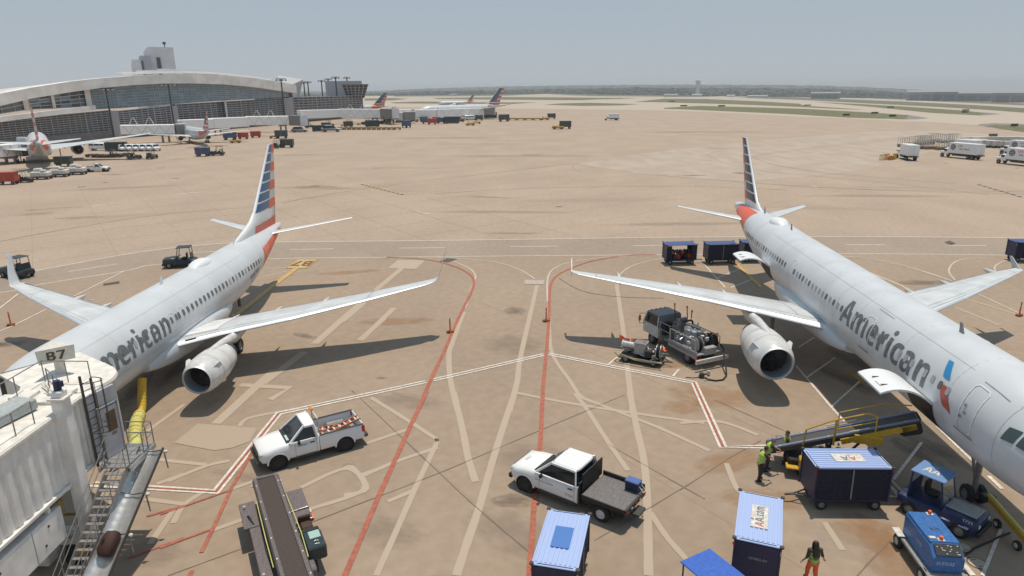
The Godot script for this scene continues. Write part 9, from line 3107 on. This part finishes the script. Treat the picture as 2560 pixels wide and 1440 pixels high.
func small(kind: String, label: String, at: Vector3, turn: float, big := 1.0, group := "") -> void:
	var cats := {"tug": "tug", "tug_yellow": "tug", "cart_red": "baggage cart", "cart_navy": "baggage cart", "cart_teal": "baggage cart", "dolly": "dolly", "dolly_orange": "dolly", "van": "van", "pallet": "cargo dolly", "container": "container", "car": "car"}
	var names := {"tug": "baggage_tug", "tug_yellow": "baggage_tug", "cart_red": "baggage_cart", "cart_navy": "baggage_cart", "cart_teal": "baggage_cart", "dolly": "flat_dolly", "dolly_orange": "flat_dolly", "van": "van", "pallet": "cargo_dolly", "container": "container", "car": "car"}
	if protos.has(kind):
		var c := copy_of(protos[kind], names[kind], label, at, turn, group)
		c.scale = Vector3.ONE * big
		if not group: c.remove_meta("group")
		return
	var o := thing(names[kind], label, cats[kind], at, turn, group)
	protos[kind] = o
	o.scale = Vector3.ONE * big
	match kind:
		"tug": tug(o, M.dark_metal, M.dark_metal)
		"tug_yellow": tug(o, M.yellow, M.yellow, 1.0, false)
		"cart_red", "cart_navy", "cart_teal":
			var m: StandardMaterial3D = {"cart_red": M.red_cart, "cart_navy": mat("cart_slate", 0.06, 0.085, 0.17, 0.5), "cart_teal": mat("cart_olive", 0.05, 0.065, 0.05, 0.5)}[kind]
			part_box("body", m, o, Vector3(0, 1.3, 0), Vector3(1.6, 1.5, 3.2), 0.04)
			part_box("roof", m, o, Vector3(0, 2.1, 0), Vector3(1.75, 0.08, 3.35), 0.02)
			for x in [-1.0, 1.0]:
				part_box("curtain_seam", M.line_grey, o, Vector3(0.81 * x, 1.3, 0), Vector3(0.02, 1.4, 0.05))
				for z in [-1.1, 1.1]: wheel(o, Vector3(0.66 * x, 0.3, z), 0.3, 0.2, M.grey_metal)
		"dolly", "dolly_orange":
			part_box("deck", M.dark_metal if kind == "dolly" else M.rack_brown, o, Vector3(0, 0.5, 0), Vector3(1.7, 0.16, 3.0), 0.02)
			for x in [-1.0, 1.0]:
				part_box("side_stop", M.grey_metal if kind == "dolly" else M.yellow, o, Vector3(0.8 * x, 0.68, 0), Vector3(0.1, 0.22, 2.8))
				for z in [-1.1, 1.1]: wheel(o, Vector3(0.66 * x, 0.26, z), 0.26, 0.18, M.grey_metal)
		"van":
			begin()
			loft([ring_rect(2.6, 0.85, 0.5, 1.0, 0.1), ring_rect(1.75, 0.95, 0.4, 1.2, 0.1), ring_rect(1.0, 0.95, 0.4, 1.95, 0.16), ring_rect(-2.5, 0.95, 0.4, 1.98, 0.16)])
			done("body", M.white_paint, o)
			for x in [-1.0, 1.0]:
				for q in [[0.6, 0.9], [-0.5, 1.1], [-1.75, 1.1]]: part_box("side_window", M.dark_glass, o, Vector3(0.94 * x, 1.5, q[0]), Vector3(0.05, 0.45, q[1]), 0.02)
				for z in [-1.6, 1.6]: wheel(o, Vector3(0.84 * x, 0.36, z), 0.36, 0.24, M.grey_metal)
			begin()
			quad(Vector3(-0.8, 1.27, 1.68), Vector3(0.8, 1.27, 1.68), Vector3(0.74, 1.88, 1.1), Vector3(-0.74, 1.88, 1.1), Vector3(0, 1, 0))
			done("windscreen", M.dark_glass, o)
			part_box("rear_window", M.dark_glass, o, Vector3(0, 1.5, -2.51), Vector3(1.4, 0.5, 0.03))
		"car":
			begin()
			loft([ring_rect(2.2, 0.75, 0.4, 0.75, 0.08), ring_rect(1.2, 0.88, 0.3, 0.95, 0.08), ring_rect(-2.2, 0.85, 0.32, 0.98, 0.08)])
			done("body", M.grey_metal, o)
			begin()
			loft([[Vector3(-0.8, 0.9, 1.1), Vector3(0.8, 0.9, 1.1), Vector3(0.8, 0.9, -1.9), Vector3(-0.8, 0.9, -1.9)], [Vector3(-0.65, 1.5, 0.3), Vector3(0.65, 1.5, 0.3), Vector3(0.65, 1.5, -1.4), Vector3(-0.65, 1.5, -1.4)]], true, -1)
			done("cabin_glass", M.dark_glass, o)
			part_box("roof", M.worn_white, o, Vector3(0, 1.51, -0.55), Vector3(1.3, 0.06, 1.7), 0.02)
			for x in [-1.0, 1.0]:
				for z in [-1.4, 1.35]: wheel(o, Vector3(0.8 * x, 0.32, z), 0.32, 0.22, M.grey_metal)
		"pallet":
			part_box("dolly_deck", M.dark_metal, o, Vector3(0, 0.45, 0), Vector3(2.4, 0.2, 3.2), 0.02)
			var heap := [[0.0, 1.0, -0.7, 2.2, 0.95, 1.6], [0.0, 0.95, 0.8, 2.2, 0.85, 1.4], [0.3, 1.75, -0.5, 1.2, 0.6, 1.3], [-0.5, 1.6, 0.7, 0.9, 0.5, 0.9]]
			for q in heap: part_box("wrapped_freight", M.worn_white, o, Vector3(q[0], q[1], q[2]), Vector3(q[3], q[4], q[5]), 0.14)
			for x in [-1.0, 1.0]:
				for z in [-1.2, 1.2]: wheel(o, Vector3(0.95 * x, 0.28, z), 0.28, 0.2, M.grey_metal)
		"container":
			part_box("box", M.teal_dark, o, Vector3(0, 1.4, 0), Vector3(2.4, 2.4, 5.6), 0.05)
			for k in 8:
				for x in [-1.0, 1.0]: part_box("rib", M.teal_dark, o, Vector3(1.22 * x, 1.4, -2.45 + 0.7 * k), Vector3(0.06, 2.2, 0.14))
			for x in [-1.0, 1.0]:
				for z in [-1.8, 1.8]: wheel(o, Vector3(0.9 * x, 0.3, z), 0.3, 0.24, M.grey_metal)


func build_far_vehicles() -> void:
	var a := 1.75
	small("cart_red", "red orange baggage cart at the left edge of the far apron", Vector3(-104.7, 0, -139.62), a, 1.2)
	small("tug", "grey tug between the red cart and the wrapped freight", Vector3(-103.32, 0, -142.68), a, 1.1)
	small("pallet", "wrapped freight on a dolly, nearest the grey tug", Vector3(-103.25, 0, -148.02), a, 1.15)
	small("pallet", "wrapped freight on a dolly, middle one of three", Vector3(-102.04, 0, -152.3), a, 1.15)
	small("pallet", "wrapped freight on a dolly, nearest the small white pickup", Vector3(-100.58, 0, -156.36), a, 1.15)
	copy_of(get_node("pickup_truck"), "pickup_truck", "small white pickup on the far apron right of the wrapped freight", Vector3(-98.95, 0, -161.7), a)
	for q in [Vector3(-123.92, 0, -200.92), Vector3(-121.43, 0, -199.72), Vector3(-119.26, 0, -199.03), Vector3(-117.38, 0, -198.82), Vector3(-115.02, 0, -201.31), Vector3(-114.7, 0, -203.15)]: small("dolly", "empty dark flat dolly in the row at the far left stand", q, a, 1.1, "empty flat dollies at the far left stand")
	small("tug", "dark tug among the row of flat dollies", Vector3(-115.75, 0, -198.86), a, 1.1)
	small("tug", "dark tug at the right end of the row of flat dollies", Vector3(-106.51, 0, -191.91), a + 0.4, 1.2)
	small("tug", "tug seen from behind right of the row of flat dollies", Vector3(-102.03, 0, -192.92), PI, 1.2)
	for k in 6: small("van", "white van in the tight row of parked vans below the jet bridge", Vector3(-126.75, 0, -221.53).lerp(Vector3(-115.88, 0, -221.3), k / 5.0), 0.9, 1.1, "white vans parked in a row")
	small("container", "dark teal container trailer left of the white vans", Vector3(-128.33, 0, -221.72), a, 1.1)
	small("van", "white van left of the dark teal container", Vector3(-135.3, 0, -224.84), a, 1.3)
	small("cart_teal", "dark loader under the engine of the nearest far airliner", Vector3(-115.42, 0, -174.79), a, 1.2)
	small("cart_navy", "blue cart right below the smaller far airliner", Vector3(-90.34, 0, -199.32), PI / 2, 1.2)
	small("tug", "dark tug right of the blue cart on the far apron", Vector3(-87.02, 0, -201.48), -1.4, 1.3)
	small("tug", "dark tug just right of the striped fin tip of the left airliner", Vector3(-77.68, 0, -226.24), PI, 1.2)
	small("cart_teal", "dark green cart right of the striped fin tip of the left airliner", Vector3(-74.89, 0, -228.49), PI / 2, 1.3)
	small("cart_red", "red cart at the wingtip of the smaller far airliner", Vector3(-106.95, 0, -273.61), a, 1.2)
	small("cart_red", "red cart right of the one at the wingtip", Vector3(-104.91, 0, -281.84), a, 1.2)
	small("tug_yellow", "small yellow tractor below the red carts", Vector3(-101.67, 0, -252.35), a, 1.2)
	small("cart_navy", "blue cart between the smaller far airliner and the red carts", Vector3(-110.56, 0, -269.61), a, 1.5)
	small("cart_teal", "dark cart in front of the long white jet bridge", Vector3(-92.12, 0, -275.04), a, 1.5)
	small("dolly_orange", "brown flat dolly coupled to the dark cart below the jet bridge", Vector3(-95.39, 0, -276.5), a, 1.3)
	small("car", "grey car under the cab of the long jet bridge", Vector3(-97.38, 0, -316.9), a, 1.7)
	small("container", "dark baggage loader right of the long jet bridge cab", Vector3(-89.7, 0, -321.82), a, 1.1)
	small("car", "white roofed car right of the dark baggage loader", Vector3(-82.68, 0, -316.76), a, 2.0)
	for k in 12: small("dolly_orange", "brown flat dolly in the long row below the far jet bridges", Vector3(-82.25, 0, -334.43).lerp(Vector3(-54.63, 0, -328.95), k / 11.0), a, 1.5, "brown flat dollies below the far jet bridges")
	for k in 8: small("tug_yellow", "yellow ground vehicle in the crowd under the far jet bridge", Vector3(-89.65, 0, -368.68).lerp(Vector3(-68.49, 0, -404.99), k / 7.0), a + k, 0.9, "yellow vehicles under the far jet bridge")
	for k in 7: small("tug", "dark tug in the crowd under the far jet bridges", Vector3(-103.05, 0, -353).lerp(Vector3(-57.91, 0, -413.77), k / 6.0), a + k, 1.6, "dark tugs under the far jet bridges")
	for k in 6: small("cart_teal", "dark covered cart in the crowd under the far jet bridges", Vector3(-93.18, 0, -347.3).lerp(Vector3(-51.3, 0, -408.95), k / 5.0), a + 0.6 * k, 1.4, "dark carts under the far jet bridges")
	small("cart_navy", "round looking blue cart below the far jet bridge cab", Vector3(-52.39, 0, -346.18), 0.6, 1.7)
	small("container", "dark blue container under the far jet bridge", Vector3(-72.24, 0, -359.78), a, 1.3)
	var crowd := [["van", 610, 390, "white van"], ["cart_navy", 660, 415, "blue cart"], ["cart_red", 705, 420, "red cart"], ["cart_navy", 775, 412, "second blue cart"], ["cart_red", 740, 405, "second red cart"], ["container", 860, 412, "dark container"], ["tug", 930, 400, "dark tug"], ["van", 1015, 385, "second white van"], ["cart_teal", 1080, 388, "dark cart"], ["tug_yellow", 1010, 428, "yellow tractor"], ["dolly_orange", 1060, 415, "brown dolly"], ["container", 1170, 370, "second dark container"]]
	for q in crowd: small(q[0], q[3] + " at the foot of the rightmost far jet bridge", protos[q[0]].position, a, 1.5)
	var spots := [Vector3(-55.84, 0, -426.86), Vector3(-46.95, 0, -385.1), Vector3(-42.91, 0, -377.16), Vector3(-39.15, 0, -387.71), Vector3(-42.82, 0, -399.08), Vector3(-33.04, 0, -386.34), Vector3(-29.36, 0, -403.8), Vector3(-24.47, 0, -427.98), Vector3(-19.12, 0, -421.35), Vector3(-21.09, 0, -361.79), Vector3(-18.61, 0, -378.81), Vector3(-13.13, 0, -453.66)]
	var last := get_child_count() - crowd.size()
	for i in crowd.size(): get_child(last + i).position = spots[i]
	small("cart_teal", "dark topped cart at the left end of the line of empty dollies", Vector3(-3.65, 0, -404.15), a, 1.9)
	for k in 4: small("dolly_orange", "empty brown dolly in the line on the open far apron", Vector3(1.57, 0, -419.73).lerp(Vector3(16.31, 0, -416.07), k / 3.0), PI / 2, 1.7, "empty dollies on the open far apron")
	small("tug_yellow", "tractor at the right end of the line of empty dollies", Vector3(20.88, 0, -416.68), PI / 2, 1.7)
	small("cart_teal", "dark cart behind the tractor at the end of the line of dollies", Vector3(25.94, 0, -431.7), PI / 2, 1.6)
	small("tug_yellow", "brownish tractor pulling a cart alone across the far apron", Vector3(22.19, 0, -318.49), -PI / 2, 1.7)
	small("cart_teal", "dark cart pulled by the lone tractor on the far apron", Vector3(25.76, 0, -320.92), PI / 2, 1.7)
